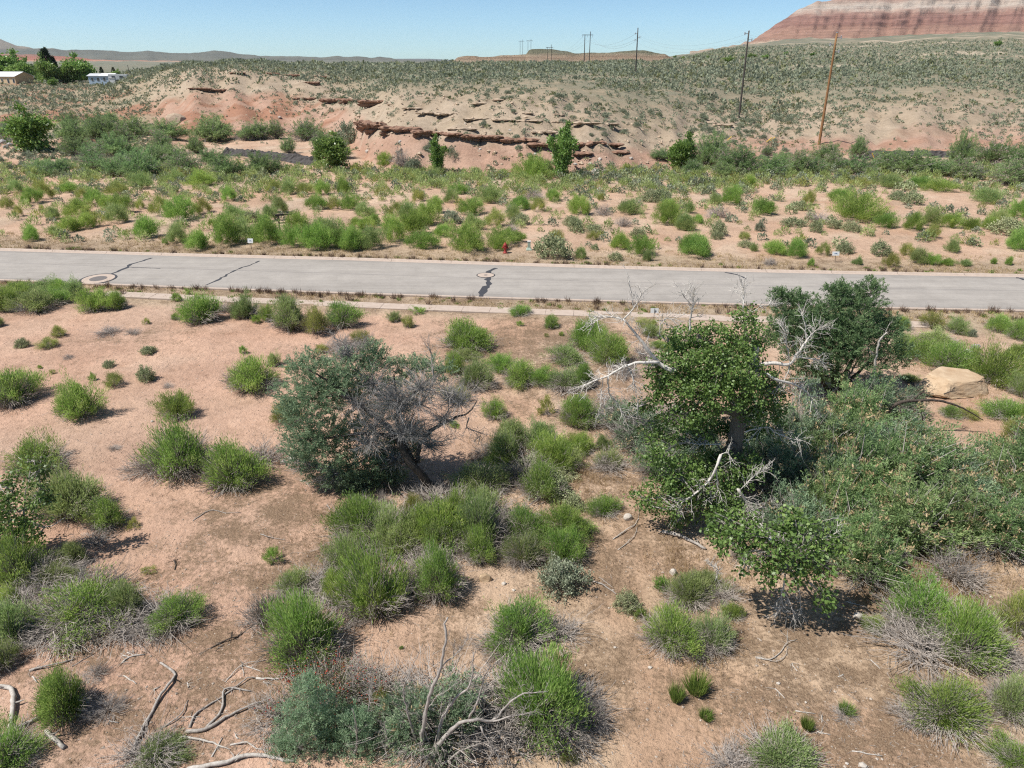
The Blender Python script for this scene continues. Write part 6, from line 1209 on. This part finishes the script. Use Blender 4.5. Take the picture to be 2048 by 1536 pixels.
blades(m, P, r.normal(0, 1, P.shape) + np.array([0, 0, .5]), r.uniform(.03, .06, len(k)), .022, r.normal(.5, .2, len(k)), r).build("foliage", BERRYLEAF, root)
nb_ = 420; P = tip[r.integers(0, 210, nb_)] * r.uniform(.85, 1.08, nb_)[:, None] + r.normal(0, .07, (nb_, 3)); m = MB()
o8 = np.array([[1, 0, 0], [-1, 0, 0], [0, 1, 0], [0, -1, 0], [0, 0, 1], [0, 0, -1]]) * .022; fc = np.array([[0, 2, 4], [2, 1, 4], [1, 3, 4], [3, 0, 4], [2, 0, 5], [1, 2, 5], [3, 1, 5], [0, 3, 5]])
m.add((P[:, None] + o8[None]).reshape(-1, 3), (np.arange(nb_)[:, None, None] * 6 + fc[None]).reshape(-1, 3), np.repeat(r.random(nb_), 6)); bo = m.build("berries", BERRY, root); bo["kind"] = "stuff"
snag("grey_snag", (862, 1528), [([(1060, 1440), (1005, 1320), (1050, 1050), (1110, 900), (1145, 700), (1140, 620), (1160, 575)], .06, .02, 0), ([(1080, 1400), (1120, 1200), (1200, 1060), (1290, 970), (1310, 780)], .05, .008, .1), ([(1060, 1420), (1150, 1260), (1280, 1180), (1420, 1190), (1500, 1100), (1570, 1040), (1740, 1015)], .06, .008, -.1), ([(1420, 1190), (1580, 1150), (1660, 1130)], .022, .006, -.1), ([(1350, 1220), (1400, 1320), (1470, 1420)], .022, .006, -.2), ([(1280, 1180), (1340, 1050), (1370, 930), (1410, 860)], .03, .006, .1), ([(1000, 1400), (900, 1050), (930, 920), (990, 780)], .035, .005, .2), ([(1100, 1463), (1250, 1360), (1400, 1300)], .03, .006, -.2), ([(1120, 870), (1240, 760), (1270, 700)], .018, .004, 0), ([(1080, 1380), (1010, 1200), (1060, 1080), (1220, 960)], .02, .005, .1), ([(780, 1480), (800, 1300), (780, 1200)], .02, .005, .1), ([(690, 1150), (705, 1000), (715, 940)], .014, .004, .4), ([(600, 1000), (610, 900), (650, 840)], .012, .004, .6)],
     "grey many branched snag with one tall broken leader beside the big pale rabbitbrush", RF, ZS, M_GREYWOOD, 24, .32, 6, 0, .006)
# ------------------------------------------------------------------ small cottonwood at the sand's edge
A_ = Tree("cottonwood_sapling", (50, 1108), "small pale stemmed cottonwood sapling above the fallen branches", "tree", RA, ZS, 51)
tr, lf, lw = MB(), MB(), MB()
for pts in ([(150, 1600), (140, 1420), (150, 1250), (180, 1100), (110, 1040)], [(150, 1600), (60, 1450), (20, 1300), (0, 1200)], [(150, 1600), (250, 1460), (310, 1440), (380, 1390)], [(150, 1350), (230, 1250), (230, 1120), (240, 1030)], [(150, 1600), (-60, 1400), (-120, 1250)]): A_.limb(tr, pts, .045, .008, 0, .2, 6)
leaves(A_, [(200, 1060, 55, 45, 0), (210, 1140, 85, 55, 0), (80, 1150, 60, 45, .2), (60, 1230, 90, 70, 0), (210, 1290, 100, 90, -.2), (60, 1350, 110, 90, -.2), (200, 1420, 110, 60, -.3), (100, 1480, 140, 70, -.3), (-60, 1300, 90, 100, 0), (-40, 1450, 120, 100, -.2), (250, 1230, 50, 50, 0), (60, 1540, 150, 60, -.4)], 4.6, lf, .105, lw)
tr.build("trunk", M_DEAD, A_.root, True); lf.build("crown", POPLAR, A_.root); lw.build("twigs", M_DEAD, A_.root)

# ================================================================== FALLEN WOOD
def fallen(reg, groups, lab, mat, s=ZS, seed=0, group=None):
    r = np.random.default_rng(seed); root = None; P0 = None
    for pts, r0, r1 in groups:
        r0, r1 = r0 * .72, r1 * .66
        W = np.array([ground(*px(reg, x, y, s)) for x, y in pts])
        if P0 is None:
            P0 = W[0].copy(); root = empty("fallen_branch", P0); tag(root, lab, "branch", group)
        lift = np.full(len(W), r0 * .7); lift[1:-1] += r.uniform(0, .06, max(0, len(W) - 2)); W[:, 2] += lift
        P = smooth_path(W - P0, .12, .008, r); m = MB(); m.tube(P, np.linspace(r0, r1, len(P)) * (1 + .08 * r.normal(0, 1, len(P))), 7, cap=True)
        n = int(3 + 4 * r.random()); k = (r.random(n) * (len(P) - 2)).astype(int); D = unit(np.c_[r.normal(0, 1, (n, 2)), r.uniform(.0, .5, n)])
        twigs(m, P[k], P[k] + D * r.uniform(.12, .35, n)[:, None], max(.006, r1 * .6), .5, 0, r); m.build("limb", mat, root, True)
fallen(RE, [([(940, 850), (1025, 925), (950, 1040), (890, 1140), (820, 1280), (770, 1370)], .045, .06)], "long crooked weathered branch lying alone across the litter", M_GREYWOOD, seed=1)
fallen(RE, [([(1090, 1255), (1200, 1245), (1350, 1160), (1480, 1105), (1590, 1060)], .07, .025), ([(1200, 1240), (1300, 1130), (1320, 1010), (1470, 1015)], .05, .03), ([(1110, 1230), (1160, 1140), (1300, 1050), (1450, 950), (1500, 940)], .045, .02)], "three forked grey branch lying on sand by the berry bush", M_GREYWOOD, seed=2)
fallen(RE, [([(1500, 940), (1600, 945), (1690, 935)], .045, .02), ([(1540, 960), (1610, 980)], .02, .01)], "short white branch end poking from beneath the berry bush", M_DEAD, seed=3)
fallen(RE, [([(1320, 960), (1420, 870), (1560, 830)], .02, .012), ([(1440, 870), (1540, 905)], .03, .015), ([(1420, 850), (1425, 930)], .02, .01)], "small tangle of thin pale sticks above the forked branch", M_DEAD, seed=4)
fallen(RE, [([(870, 1395), (940, 1330), (1050, 1295), (1200, 1310), (1350, 1360)], .06, .02), ([(1240, 1400), (1300, 1290)], .03, .02), ([(960, 1270), (1000, 1310)], .02, .01)], "pale branch half buried in the low brush at the sand edge", M_DEAD, seed=5)
fallen(RE, [([(1100, 1480), (1300, 1445), (1480, 1395), (1720, 1430)], .085, .06)], "thick bleached log at the feet of the tamarisk saplings", M_DEAD, seed=6)
fallen(RE, [([(-30, 990), (70, 1010), (85, 1100), (60, 1250)], .08, .09)], "bent white log standing at the shrub edge like a hook", M_DEAD, seed=7)
fallen(RE, [([(30, 1275), (130, 1225), (250, 1165)], .085, .06)], "straight thick white log lying beside the hooked log", M_DEAD, seed=8)
fallen(RE, [([(270, 1250), (310, 1300), (375, 1350)], .07, .085)], "short rotten log chunk beneath the upright rabbitbrush", M_DEAD, seed=9)
fallen(RE, [([(175, 895), (300, 870), (440, 830)], .045, .025), ([(420, 870), (545, 800)], .02, .012), ([(180, 890), (310, 815)], .02, .012)], "split grey branch below the wide rabbitbrush mound", M_GREYWOOD, seed=10)
fallen(RE, [([(715, 850), (760, 815), (845, 800)], .035, .03), ([(745, 790), (790, 808)], .025, .02), ([(720, 805), (760, 815)], .03, .02)], "short white forked stick on brown litter", M_DEAD, seed=11)
fallen(RE, [([(1230, 765), (1290, 735), (1350, 715), (1390, 700), (1465, 640)], .03, .025), ([(1360, 670), (1350, 730)], .02, .012), ([(1260, 780), (1310, 740)], .02, .01)], "knotted dark brown branch on the litter", M_BARK, seed=12)
fallen(RE, [([(960, 1225), (1060, 1160), (1100, 1070)], .025, .015)], "thin curved grey stick between the crooked and the forked branch", M_GREYWOOD, seed=13)
fallen(RE, [([(1350, 1330), (1450, 1325), (1500, 1350), (1650, 1390)], .03, .02), ([(1380, 1270), (1390, 1295)], .03, .02)], "pale wavy stick lying above the thick bleached log", M_DEAD, seed=14)
for k, pts in enumerate(([(725, 925), (800, 970)], [(1095, 965), (1105, 992)], [(640, 1190), (690, 1202)], [(1060, 1165), (1172, 1166)], [(1500, 1170), (1530, 1210)], [(900, 1010), (935, 985)], [(190, 930), (215, 965)])):
    fallen(RE, [(pts, .03 if k % 2 == 0 else .018, .02)], "short loose stick on the litter among the long fallen branches", M_DEAD, seed=20 + k, group="loose sticks among the fallen branches")
fallen(RA, [([(1130, 1410), (1200, 1365), (1250, 1350), (1330, 1365), (1410, 1360)], .025, .012)], "slim bent grey stick beside a bare pale patch", M_GREYWOOD, seed=30)
fallen(RE, [([(1525, 95), (1580, 120), (1680, 130)], .02, .01)], "thin pale stick on brown gravelly ground", M_GREYWOOD, seed=31)
fallen(RE, [([(1020, 250), (1030, 275), (1022, 305)], .03, .02), ([(1022, 250), (1060, 235)], .012, .008)], "small dark knotted stick on bare sand", M_BARK, seed=32)
fallen(RH, [([(475, 815), (560, 830), (620, 790), (660, 740), (720, 710)], .022, .010), ([(478, 820), (600, 845), (650, 810), (670, 740)], .016, .008), ([(660, 740), (665, 650)], .012, .006)], "curved white forked branch in the sun below the low cottonwood limb", M_DEAD, seed=33)
for k, pts in enumerate(([(1150, 830), (1205, 882)], [(710, 1130), (825, 1146)], [(835, 1250), (915, 1272)], [(865, 1155), (865, 1197)], [(1040, 1365), (1220, 1396)], [(590, 1000), (650, 1056)], [(1010, 490), (1120, 520)], [(690, 850), (720, 900)], [(960, 930), (995, 915)])):
    fallen(RH, [(pts, .022, .016)], "short bleached stick on the littered sand below the cottonwood", M_DEAD, seed=40 + k, group="sticks below the cottonwood")
fallen(RG, [([(950, 380), (1060, 410), (1200, 480)], .10, .07)], "grey log lying in straw grass under the cottonwood", M_GREYWOOD, seed=50)
fallen(RG, [([(660, 420), (740, 370), (800, 320), (820, 220)], .03, .012), ([(690, 480), (780, 410), (805, 340)], .02, .012)], "leaning forked pale branch propped at the cottonwood's edge", M_DEAD, seed=51)
fallen(RG, [([(540, 665), (600, 690), (680, 740)], .04, .025), ([(580, 640), (660, 700)], .02, .012)], "weathered branch between grey sagebrush and lime saltbush", M_GREYWOOD, seed=52)
fallen(RA, [([(1755, 1175), (1790, 1185), (1812, 1210)], .02, .015)], "short pale stick by the two white stones", M_DEAD, seed=53)
fallen(RB, [([(530, 1160), (560, 1180), (575, 1155)], .02, .012), ([(450, 1140), (470, 1170)], .025, .02), ([(490, 1240), (520, 1200), (570, 1195)], .015, .01)], "loose grey sticks in the shade of the leaning tamarisk", M_GREYWOOD, seed=54)
# ------------------------------------------------------------------ stones
o = rock(1905, 780, 142, 46, M_TANROCK, "big flat topped orange tan sandstone boulder among rabbitbrush", d=85, sub=4, rz=.12, seed=11, Z=.12, slab=True)
rock(*px(RF, 1378, 360), 24, 17, M_TANROCK, "orange block of sandstone at the edge of the rabbitbrush clump", sub=2, seed=3)
rock(568, 927, 13, 9, M_WHROCK, "smaller of two white stones beside a dense rabbitbrush dome", sub=2); rock(583, 921, 15, 10, M_WHROCK, "larger of two white stones beside a dense rabbitbrush dome", sub=2)
rock(*px(RG, 1012, 618), 14, 12, M_WHROCK, "white stone in straw grass above the twiggy rabbitbrush", sub=2); rock(*px(RG, 748, 300), 17, 13, M_WHROCK, "pale stone next to the lone rabbitbrush on straw litter", sub=2)
for (x, y, w) in ((1580, 445, 14), (1650, 455, 16), (1690, 425, 18), (1640, 470, 12), (1905, 435, 9)): rock(*px(RD, x, y, ZD), w, w * .7, M_GRROCK, "grey stone on pink sand behind the sandstone boulder", "grey stones behind the boulder", sub=2)
for (reg, x, y, w) in ((RG, 878, 1170, 9), (RG, 672, 1052, 6), (RG, 80, 718, 8), (RG, 22, 680, 11), (RH, 1080, 580, 20), (RH, 610, 970, 8), (RH, 770, 1080, 6), (RH, 1855, 465, 8), (RH, 1010, 1440, 8), (RH, 1105, 1455, 18), (RA, 890, 830, 7), (RA, 965, 870, 5), (RA, 1940, 1062, 5), (RF, 1545, 425, 7), (RC, 365, 940, 12), (RC, 310, 905, 8)): rock(*px(reg, x, y), w, w * .55, M_WHROCK, "small pale stone lying on sandy ground between the shrubs", "small pale stones", sub=1)

# ================================================================== ROADSIDE THINGS
M_RED = plain("faded_red_paint", (.27, .035, .03), .6, .3); M_GRN = plain("pale_green_cabinet", (.34, .42, .35), .6, .3)
g = ground(1010.5, 506); root = empty("fire_hydrant", g); tag(root, "red fire hydrant on the dry verge in front of rabbitbrush", "fire hydrant")
MB().lathe([(.20, -.1), (.20, .03), (.13, .05), (.12, .50), (.17, .52), (.17, .57), (.14, .60)], 16).build("barrel", M_RED, root, True)
MB().lathe([(.17, .60), (.18, .66), (.15, .76), (.09, .83), (.05, .85), (.05, .92), (.03, .93)], 16).build("bonnet", M_RED, root, True)
for a, rr in ((0, .065), (pi, .065), (-pi / 2, .085)):
    d = np.array([cos(a), sin(a), 0]); m = MB(); m.tube([d * .1 + np.array([0, 0, .45]), d * .21 + np.array([0, 0, .45]), d * .22 + np.array([0, 0, .45]), d * .28 + np.array([0, 0, .45])], [rr * .8, rr * .8, rr * 1.15, rr * 1.15], 10).build("nozzle_cap", M_RED, root)
for k in range(2):
    MB().lathe([(.215, .0), (.215, .035)], 16, (0, 0, .0 if k else .53)).build("flange", M_RED, root)
g = ground(1058, 500); root = empty("utility_pedestal", g); tag(root, "pale green utility pedestal with white cap on a flared base", "utility box")
m = MB(); m.box((0, 0, .38), (.26, .26, .70)).build("cabinet", M_GRN, root); m = MB(); m.box((0, 0, .76), (.30, .30, .07)).build("cap", M_WHITE, root)
m = MB(); q = [(-.22, .0), (.22, .0), (.15, .22), (-.15, .22)]
m.add([(s * a, t * a, z) for a, z in ((.24, -.05), (.24, .06), (.14, .24)) for s, t in ((-1, -1), (1, -1), (1, 1), (-1, 1))], [[i * 4 + j, i * 4 + (j + 1) % 4, i * 4 + 4 + (j + 1) % 4, i * 4 + 4 + j] for i in range(2) for j in range(4)]).build("flared_base", M_GRN, root)
M_BLUEINK = plain("blue_grey_print", (.12, .20, .32), .6, .3, 0, .05); M_DKINK = plain("dark_print", (.05, .06, .10), .6, .3, 0, .05)
def sign(u, v, tu, tv, w, h, lab, bar=True, lean=0.0, back=False):
    g = ground(u, v); k = zd_of(g) / F; W, H = w * k, h * k; top = (at(tu, tv, g[1]) - g); zc = top[2] - H / 2 * .9; cx = top[0]
    root = empty("yard_sign", g); tag(root, lab, "sign")
    m = MB(); m.tube([(0, .02, -.2), (cx * .6, .03, zc * .5), (cx, .03, zc)], .018, 6).build("stake", M_POLE_D, root)
    m = MB(); m.box((cx, 0, zc), (W, .03, H), lean, .5, radians(-14)).build("panel", M_WHITE, root)
    if bar:
        m = MB(); m.box((cx, -.030 - .5 * H * sin(radians(14)) * -.75, zc - H * .40), (W * .92, .012, H * .12), lean, .5, radians(-14)).build("printed_band", M_DKINK, root)
        for dz, ww in ((.10, .22), (-.02, .55)):
            m = MB(); m.box((cx, -.026 - dz * H * sin(radians(14)), zc + H * dz), (W * ww, .008, H * .09), lean, .5, radians(-14)).build("printed_line", M_BLUEINK, root)
    if back: m = MB(); m.tube([(cx, -.05, zc - H * .45), (cx, -.05, zc + H * .5)], .022, 6).build("stake_clip", M_POLE_D, root)
sign(503, 499, 500, 477.5, 11, 9, "small white yard sign with dark lower band before the long rabbitbrush row", lean=-.1)
sign(1670.5, 525, 1672.5, 503.5, 13.5, 8, "small white yard sign with blue mark next to the yellowish rabbitbrush", lean=-.05)
sign(1307.5, 643, 1309.5, 617, 15.5, 9.5, "blank white yard sign seen from behind beside the sidewalk slabs", False, .0, True)
g = ground(559, 462.5); root = empty("timber_frame", g); tag(root, "dark weathered timber post frame with crossbeam among rabbitbrush", "wooden frame")
k = zd_of(g) / F; a = at(555, 431, g[1]) - g; b_ = at(575, 434, g[1]) - g
m = MB(); m.box((a[0] + .05, 0, a[2] / 2 - .1), (.13, .13, a[2] + .2), 0).build("post", M_POLE_D, root)
m = MB(); m.box((b_[0] - .02, .35, a[2] / 2 - .1), (.13, .13, a[2] + .2), 0).build("post", M_POLE_D, root)
ang = math.atan2(.35, b_[0] - a[0]); m = MB(); m.box(((a[0] + b_[0]) / 2, .17, a[2] + .05), (np.hypot(b_[0] - a[0], .35) + .45, .15, .16), ang).build("crossbeam", M_POLE_D, root)
m = MB(); m.box(((a[0] + b_[0]) / 2 + .05, .17, a[2] * .52), (np.hypot(b_[0] - a[0], .35) * .85, .07, .12), ang).build("rail", M_GREYWOOD, root)
# ================================================================== SCRUB, GRASS, GRIT: what nobody could count
rs = np.random.default_rng(2024)
PL = np.array(PLACED)
def inview(x, y, z, m=90):
    zd = y * cp + (CH - z) * sp; u = 1024 + F * x / zd; v = 768 - F * ((z - CH) * cp + y * sp) / zd
    return (u > -m) & (u < 2048 + m) & (v > -m) & (v < 1536 + m), u, v
def scatter(n, y0, y1, wide=.80):
    y = y0 * (y1 / y0) ** rs.random(n); x = (y * .911 + 8) * wide * (2 * rs.random(n) - 1); return x, y
def bushes(mb, X, Y, Z, R, nb, tint, L=.55, W=.38, h=.85, up=.5, tang=0.0):
    n = len(X); k = np.repeat(np.arange(n), nb); m = len(k); d, th, ph = dome_dirs(rs, m, 1.5, .6)
    P = np.stack([X, Y, Z], 1)[k] + d * (R[k] * rs.uniform(.45, .8, m))[:, None] * np.array([1, 1, h]); 
    D = d * (1 - up) + np.array([0, 0, up]) + rs.normal(0, .4, (m, 3))
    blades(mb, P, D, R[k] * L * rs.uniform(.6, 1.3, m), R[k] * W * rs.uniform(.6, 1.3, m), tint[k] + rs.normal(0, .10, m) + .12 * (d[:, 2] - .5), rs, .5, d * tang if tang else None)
K_SEED = kind([_s(57, SCRUBGREEN, nt=70), _s(58, SCRUBGREEN, nt=60, h=.7)])
# --- sagebrush of the bluffs and plateau
X, Y = scatter(60000, 110, 900); Zt, U, K = terrain(X, Y, True)
dens = np.interp(K, [1.9, 2.05, 2.9, 3.4, 4.0, 4.4, 6.2], [.05, .11, .12, .18, .28, .40, .34])
dens = np.where(U < 330, .55, dens); dens = np.where((U > 1380) & (U < 1600), .34, dens); dens = np.where((U > 390) & (U < 720) & (K > 2.6), np.maximum(dens, .42), dens)
dens = np.where((U > 1650) & (U < 1950) & (K > 3) & (K < 4.1), .28, dens); dens = np.where((U > 1960) & (K > 2.3), .3, dens)
dens = dens * (.12 + 2.6 * fbm(X / 13, Y / 13, 51, 3) ** 2.0) * (.12 + 2.4 * fbm(X / 70, Y / 45, 53, 3) ** 1.7) * 1.35
dens = np.where((U > 1350) & (K > 4.4) & (fbm(X / 60, Y / 30, 37) > .62), dens * .2, dens)
cell = Y * (np.log(900 / 110)) * 2 * .80 * (Y * .911 + 8) / 60000     # ground area each sample stands for
keep = rs.random(len(X)) < 1.3 * dens * cell * np.clip(1.0 - (Y - 220) / 400, .3, 1); X, Y, Zt, U, K = X[keep], Y[keep], Zt[keep], U[keep], K[keep]
R = (.22 + .62 * rs.random(len(X)) ** 1.3) * np.where(Y > 250, 1.35, 1) * np.where((U > 1380) & (U < 1600), 1.25, 1) * np.where(K < 3.4, .85, 1)
ok, uu, vv = inview(X, Y, Zt, 60); X, Y, Zt, R, K, u_ = X[ok], Y[ok], Zt[ok], R[ok], K[ok], uu[ok]
app = R / Y; order = np.argsort(-app); first = order[:285]; rest = order[285:]
for i in first:
    z = ("on the pale bluff face" if u_[i] > 730 else "on the tall red bluff") if 2 <= K[i] < 3.9 and 330 < u_[i] < 1320 else ("in the valley scrub below the houses" if u_[i] <= 330 else ("on the plateau above the bluffs" if u_[i] < 1320 else ("in the draw around the dark pole" if u_[i] < 1600 else "on the slope behind the brown pole")))
    if rs.random() < .78: K_SAGE.put("sagebrush", (X[i], Y[i], Zt[i] - .04), R[i], "rounded grey green sagebrush " + z, "shrub", "sagebrush " + z, rs.uniform(.8, 1.1), False)
    else: K_SEED.put("rabbitbrush_seedling", (X[i], Y[i], Zt[i] - .04), R[i] * .8, "small yellowish green brush " + z, "shrub", "small green brush " + z, rs.uniform(.7, 1.0), False)
X, Y, Zt, R = X[rest], Y[rest], Zt[rest], R[rest]; n_rest = len(X)
gq = rs.random(len(X)) < .16
for sel, mat, nm in ((~gq, SAGE, "sagebrush_cover"), (gq, SCRUBGREEN, "green_scrub_cover")):
    mb = MB()
    for lo, hi, nb, L, W in ((0, 190, 22, .56, .38), (190, 330, 9, .85, .66), (330, 2000, 5, 1.1, .92)):
        s = sel & (Y >= lo) & (Y < hi)
        if s.sum(): bushes(mb, X[s], Y[s], Zt[s] - .05, R[s], nb, rs.normal(.5, .09, s.sum()), L, W, 1.15, .35, 1.6)
    tag(mb.build(nm, mat), kind="stuff")
# --- filler scrub on the flat between road and wash
X, Y = scatter(5200, 62, 112); Zt = terrain(X, Y)
far = (Y > far_edge(X) + 3.2 + 2.0 * rs.random(len(X)))
gap = fbm(X / 9, Y / 9, 61, 3); cell = Y * np.log(112 / 62) * 2 * .8 * (Y * .911 + 8) / 5200
keep = far & (rs.random(len(X)) < cell * (.20 + .42 * sstep(84, 102, Y)) * (.3 + 2.0 * gap ** 2)); X, Y, Zt = X[keep], Y[keep], Zt[keep]
R = rs.uniform(.36, .92, len(X)) + .25 * sstep(84, 104, Y)
d2 = ((X[:, None] - PL[None, :, 0]) ** 2 + (Y[:, None] - PL[None, :, 1]) ** 2) < ((R[:, None] + PL[None, :, 2]) * .6) ** 2
keep = ~d2.any(1); X, Y, Zt, R = X[keep], Y[keep], Zt[keep], R[keep]; q = rs.random(len(X)) + np.where(X > 8, .18, 0)
for sel, mat, nm, nb, L, W, up in ((q < .60, OLIVE, "green_scrub_cover", 125, .42, .09, .6), ((q >= .60) & (q < .70), YELLOW, "yellow_scrub_cover", 120, .42, .09, .6), ((q >= .70) & (q < .86), SALT, "pale_scrub_cover", 110, .27, .18, .5), (q >= .86, SAGE, "sagebrush_cover", 110, .27, .18, .5)):
    if sel.sum(): mb = MB(); bushes(mb, X[sel], Y[sel], Zt[sel] - .05, R[sel], nb, rs.normal(.5, .15, sel.sum()), L, W, 1.4, up, .35); tag(mb.build(nm, mat), kind="stuff")
n_fill = len(X)
# --- verge grass
def tufts(mb, X, Y, n, h, w, spread, tint, ts=.2):
    k = np.repeat(np.arange(len(X)), n); m = len(k); Z = terrain(X, Y); P = np.stack([X[k] + rs.normal(0, spread * .35, m), Y[k] + rs.normal(0, spread * .35, m), Z[k] - .01], 1)
    D = np.c_[rs.normal(0, .35, (m, 2)), np.ones(m)]; blades(mb, P, D, np.broadcast_to(h, (len(X),))[k] * rs.uniform(.5, 1.15, m), w, np.broadcast_to(tint, (len(X),))[k] + rs.normal(0, ts, m), rs, .35)
NV = 6000
x = rs.uniform(-62, 62, NV); side = rs.random(NV)
dn = rs.uniform(.65, 3.4, NV); df = .65 + 6.0 * rs.random(NV) ** 1.4
y = np.where(side < .42, near_edge(x) - dn, far_edge(x) + df); keep = fbm(x / 4, y / 2.5, 71, 3) > .36
onwalk = (np.abs(y - side_mid(x)) < .75) & (side < .42) & (rs.random(NV) > .12); keep &= ~onwalk
mb = MB(); tufts(mb, x[keep], y[keep], 9, .24, .028, .35, .6); tag(mb.build("dry_verge_grass", DRYGRASS), kind="stuff")
x = rs.uniform(-60, 60, 420); s = rs.random(420); y = np.where(s < .62, near_edge(x) - rs.uniform(.62, 1.1, 420) - (rs.random(420) < .2) * rs.uniform(0, 1.6, 420), far_edge(x) + rs.uniform(.62, 1.0, 420))
keep = fbm(x / 5, s * 0, 73, 3) > .34
mb = MB(); tufts(mb, x[keep], y[keep], 34, rs.uniform(.28, .6, keep.sum()), .03, .26, rs.normal(.5, .15, keep.sum())); tag(mb.build("kerb_grass", PURPLEGRASS), kind="stuff")
x = rs.uniform(-60, 60, 230); s = rs.random(230); y = np.where(s < .6, near_edge(x) - rs.uniform(.6, 3.0, 230), far_edge(x) + rs.uniform(.6, 2.0, 230))
mb = MB(); tufts(mb, x, y, 40, rs.uniform(.10, .30, 230), .035, .30, .5); tag(mb.build("green_weeds", GRASSGREEN), kind="stuff")
M_GRAVEL = rough_mat("mixed_gravel", (.13, .09, .065), (.50, .43, .36), 1.7, .9, .3, .01)
# --- straw and litter of the near ground
pts = [(1880, 1130, 2.2, 260), (1840, 1170, 1.6, 200), (1400, 1130, 1.4, 140), (1310, 1000, 1.6, 120), (1060, 930, 1.6, 120), (990, 900, 1.0, 120), (1130, 960, 1.2, 90), (1420, 1290, 1.0, 70), (1180, 950, 1.6, 110), (640, 1080, 2, 70), (1900, 960, 2.4, 140), (1950, 790, 2, 90), (1830, 720, 2, 60), (720, 950, 1.2, 60), (1560, 1100, 1.5, 120), (1950, 1280, 1.4, 90), (600, 1420, 1.5, 60), (1100, 1020, 1.4, 90)]
gx, gy = [], []
for u, v, r_, n in pts:
    g = flat(u, v); gx.append(g[0] + rs.normal(0, r_ * .6, n)); gy.append(g[1] + rs.normal(0, r_ * .6, n))
gx, gy = np.concatenate(gx), np.concatenate(gy); mb = MB(); tufts(mb, gx, gy, 16, rs.uniform(.10, .32, len(gx)), .012, .28, .5); tag(mb.build("straw_grass", DRYGRASS), kind="stuff")
n = 15000; yy = 9 * (62 / 9) ** rs.random(n); xx = (yy * .911 + 8) * .8 * (2 * rs.random(n) - 1); keep = (road_mask(xx, yy) < .3) & (fbm(xx / 2.2, yy / 2.2, 81, 3) > .46); xx, yy = xx[keep], yy[keep]; n = len(xx)
P = np.stack([xx, yy, terrain(xx, yy) + .01], 1); sz = .012 + .035 * rs.random(n) ** 4; jj = rs.uniform(.6, 1.4, (n, 6, 1)) * sz[:, None, None] / .022
mb = MB(); mb.add((P[:, None] + o8[None] * jj * np.array([1, 1, .6])).reshape(-1, 3), (np.arange(n)[:, None, None] * 6 + fc[None]).reshape(-1, 3)); tag(mb.build("gravel", M_GRAVEL), kind="stuff")
n = 5200; yy = 9 * (50 / 9) ** rs.random(n); xx = (yy * .911 + 8) * .8 * (2 * rs.random(n) - 1); keep = (road_mask(xx, yy) < .3) & (fbm(xx / 3, yy / 3, 83, 3) > .5); xx, yy = xx[keep], yy[keep]; n = len(xx)
P = np.stack([xx, yy, terrain(xx, yy) + .012], 1); an = rs.random(n) * 2 * pi; L = rs.uniform(.06, .3, n); D = np.stack([np.cos(an) * L, np.sin(an) * L, rs.uniform(-.01, .03, n)], 1)
mb = MB(); twigs(mb, P, P + D, .006, .5, 0, rs); tag(mb.build("twig_litter", M_GREYWOOD), kind="stuff")
n = 9000; yy = 9 * (55 / 9) ** rs.random(n); xx = (yy * .911 + 8) * .8 * (2 * rs.random(n) - 1); keep = (road_mask(xx, yy) < .3) & (fbm(xx / 1.6, yy / 1.6, 85, 3) > .56); xx, yy = xx[keep], yy[keep]
mb = MB(); tufts(mb, xx, yy, 7, .07, .014, .2, .25); tag(mb.build("low_dead_grass", PURPLEGRASS), kind="stuff")
print("SCATTER", n_rest, n_fill)

# --- broken stone on the bluff faces
X, Y = scatter(16000, 107, 215); Zt, U, K = terrain(X, Y, True); keep = (K > 2.0) & (K < 4.2) & (U > 300) & (U < 1330) & (fbm(X / 6, Y / 6, 91, 3) > .44); X, Y, Zt = X[keep], Y[keep], Zt[keep]; n = len(X)
sz = .06 + .42 * rs.random(n) ** 4; jj = rs.uniform(.6, 1.4, (n, 6, 1)) * sz[:, None, None] / .022; P = np.stack([X, Y, Zt], 1)
mb = MB(); mb.add((P[:, None] + o8[None] * jj * np.array([1, 1, .6])).reshape(-1, 3), (np.arange(n)[:, None, None] * 6 + fc[None]).reshape(-1, 3)); tag(mb.build("slope_rubble", M_LEDGEP), kind="stuff")
# ================================================================== HAZE
hz = MB(); hz.box((0, 6950, 190), (43000, 14100, 560))
haze = hz.build("haze", None); tag(haze, kind="stuff")
hm = bpy.data.materials.new("haze"); hm.use_nodes = True; hn = hm.node_tree.nodes; hl = hm.node_tree.links
hn.remove(hn["Principled BSDF"]); pv = hn.new("ShaderNodeVolumePrincipled"); pv.inputs["Color"].default_value = (.86, .95, 1.0, 1); pv.inputs["Density"].default_value = 2.2e-5; pv.inputs["Anisotropy"].default_value = .2
hl.new(pv.outputs[0], hn["Material Output"].inputs["Volume"]); haze.data.materials.append(hm)
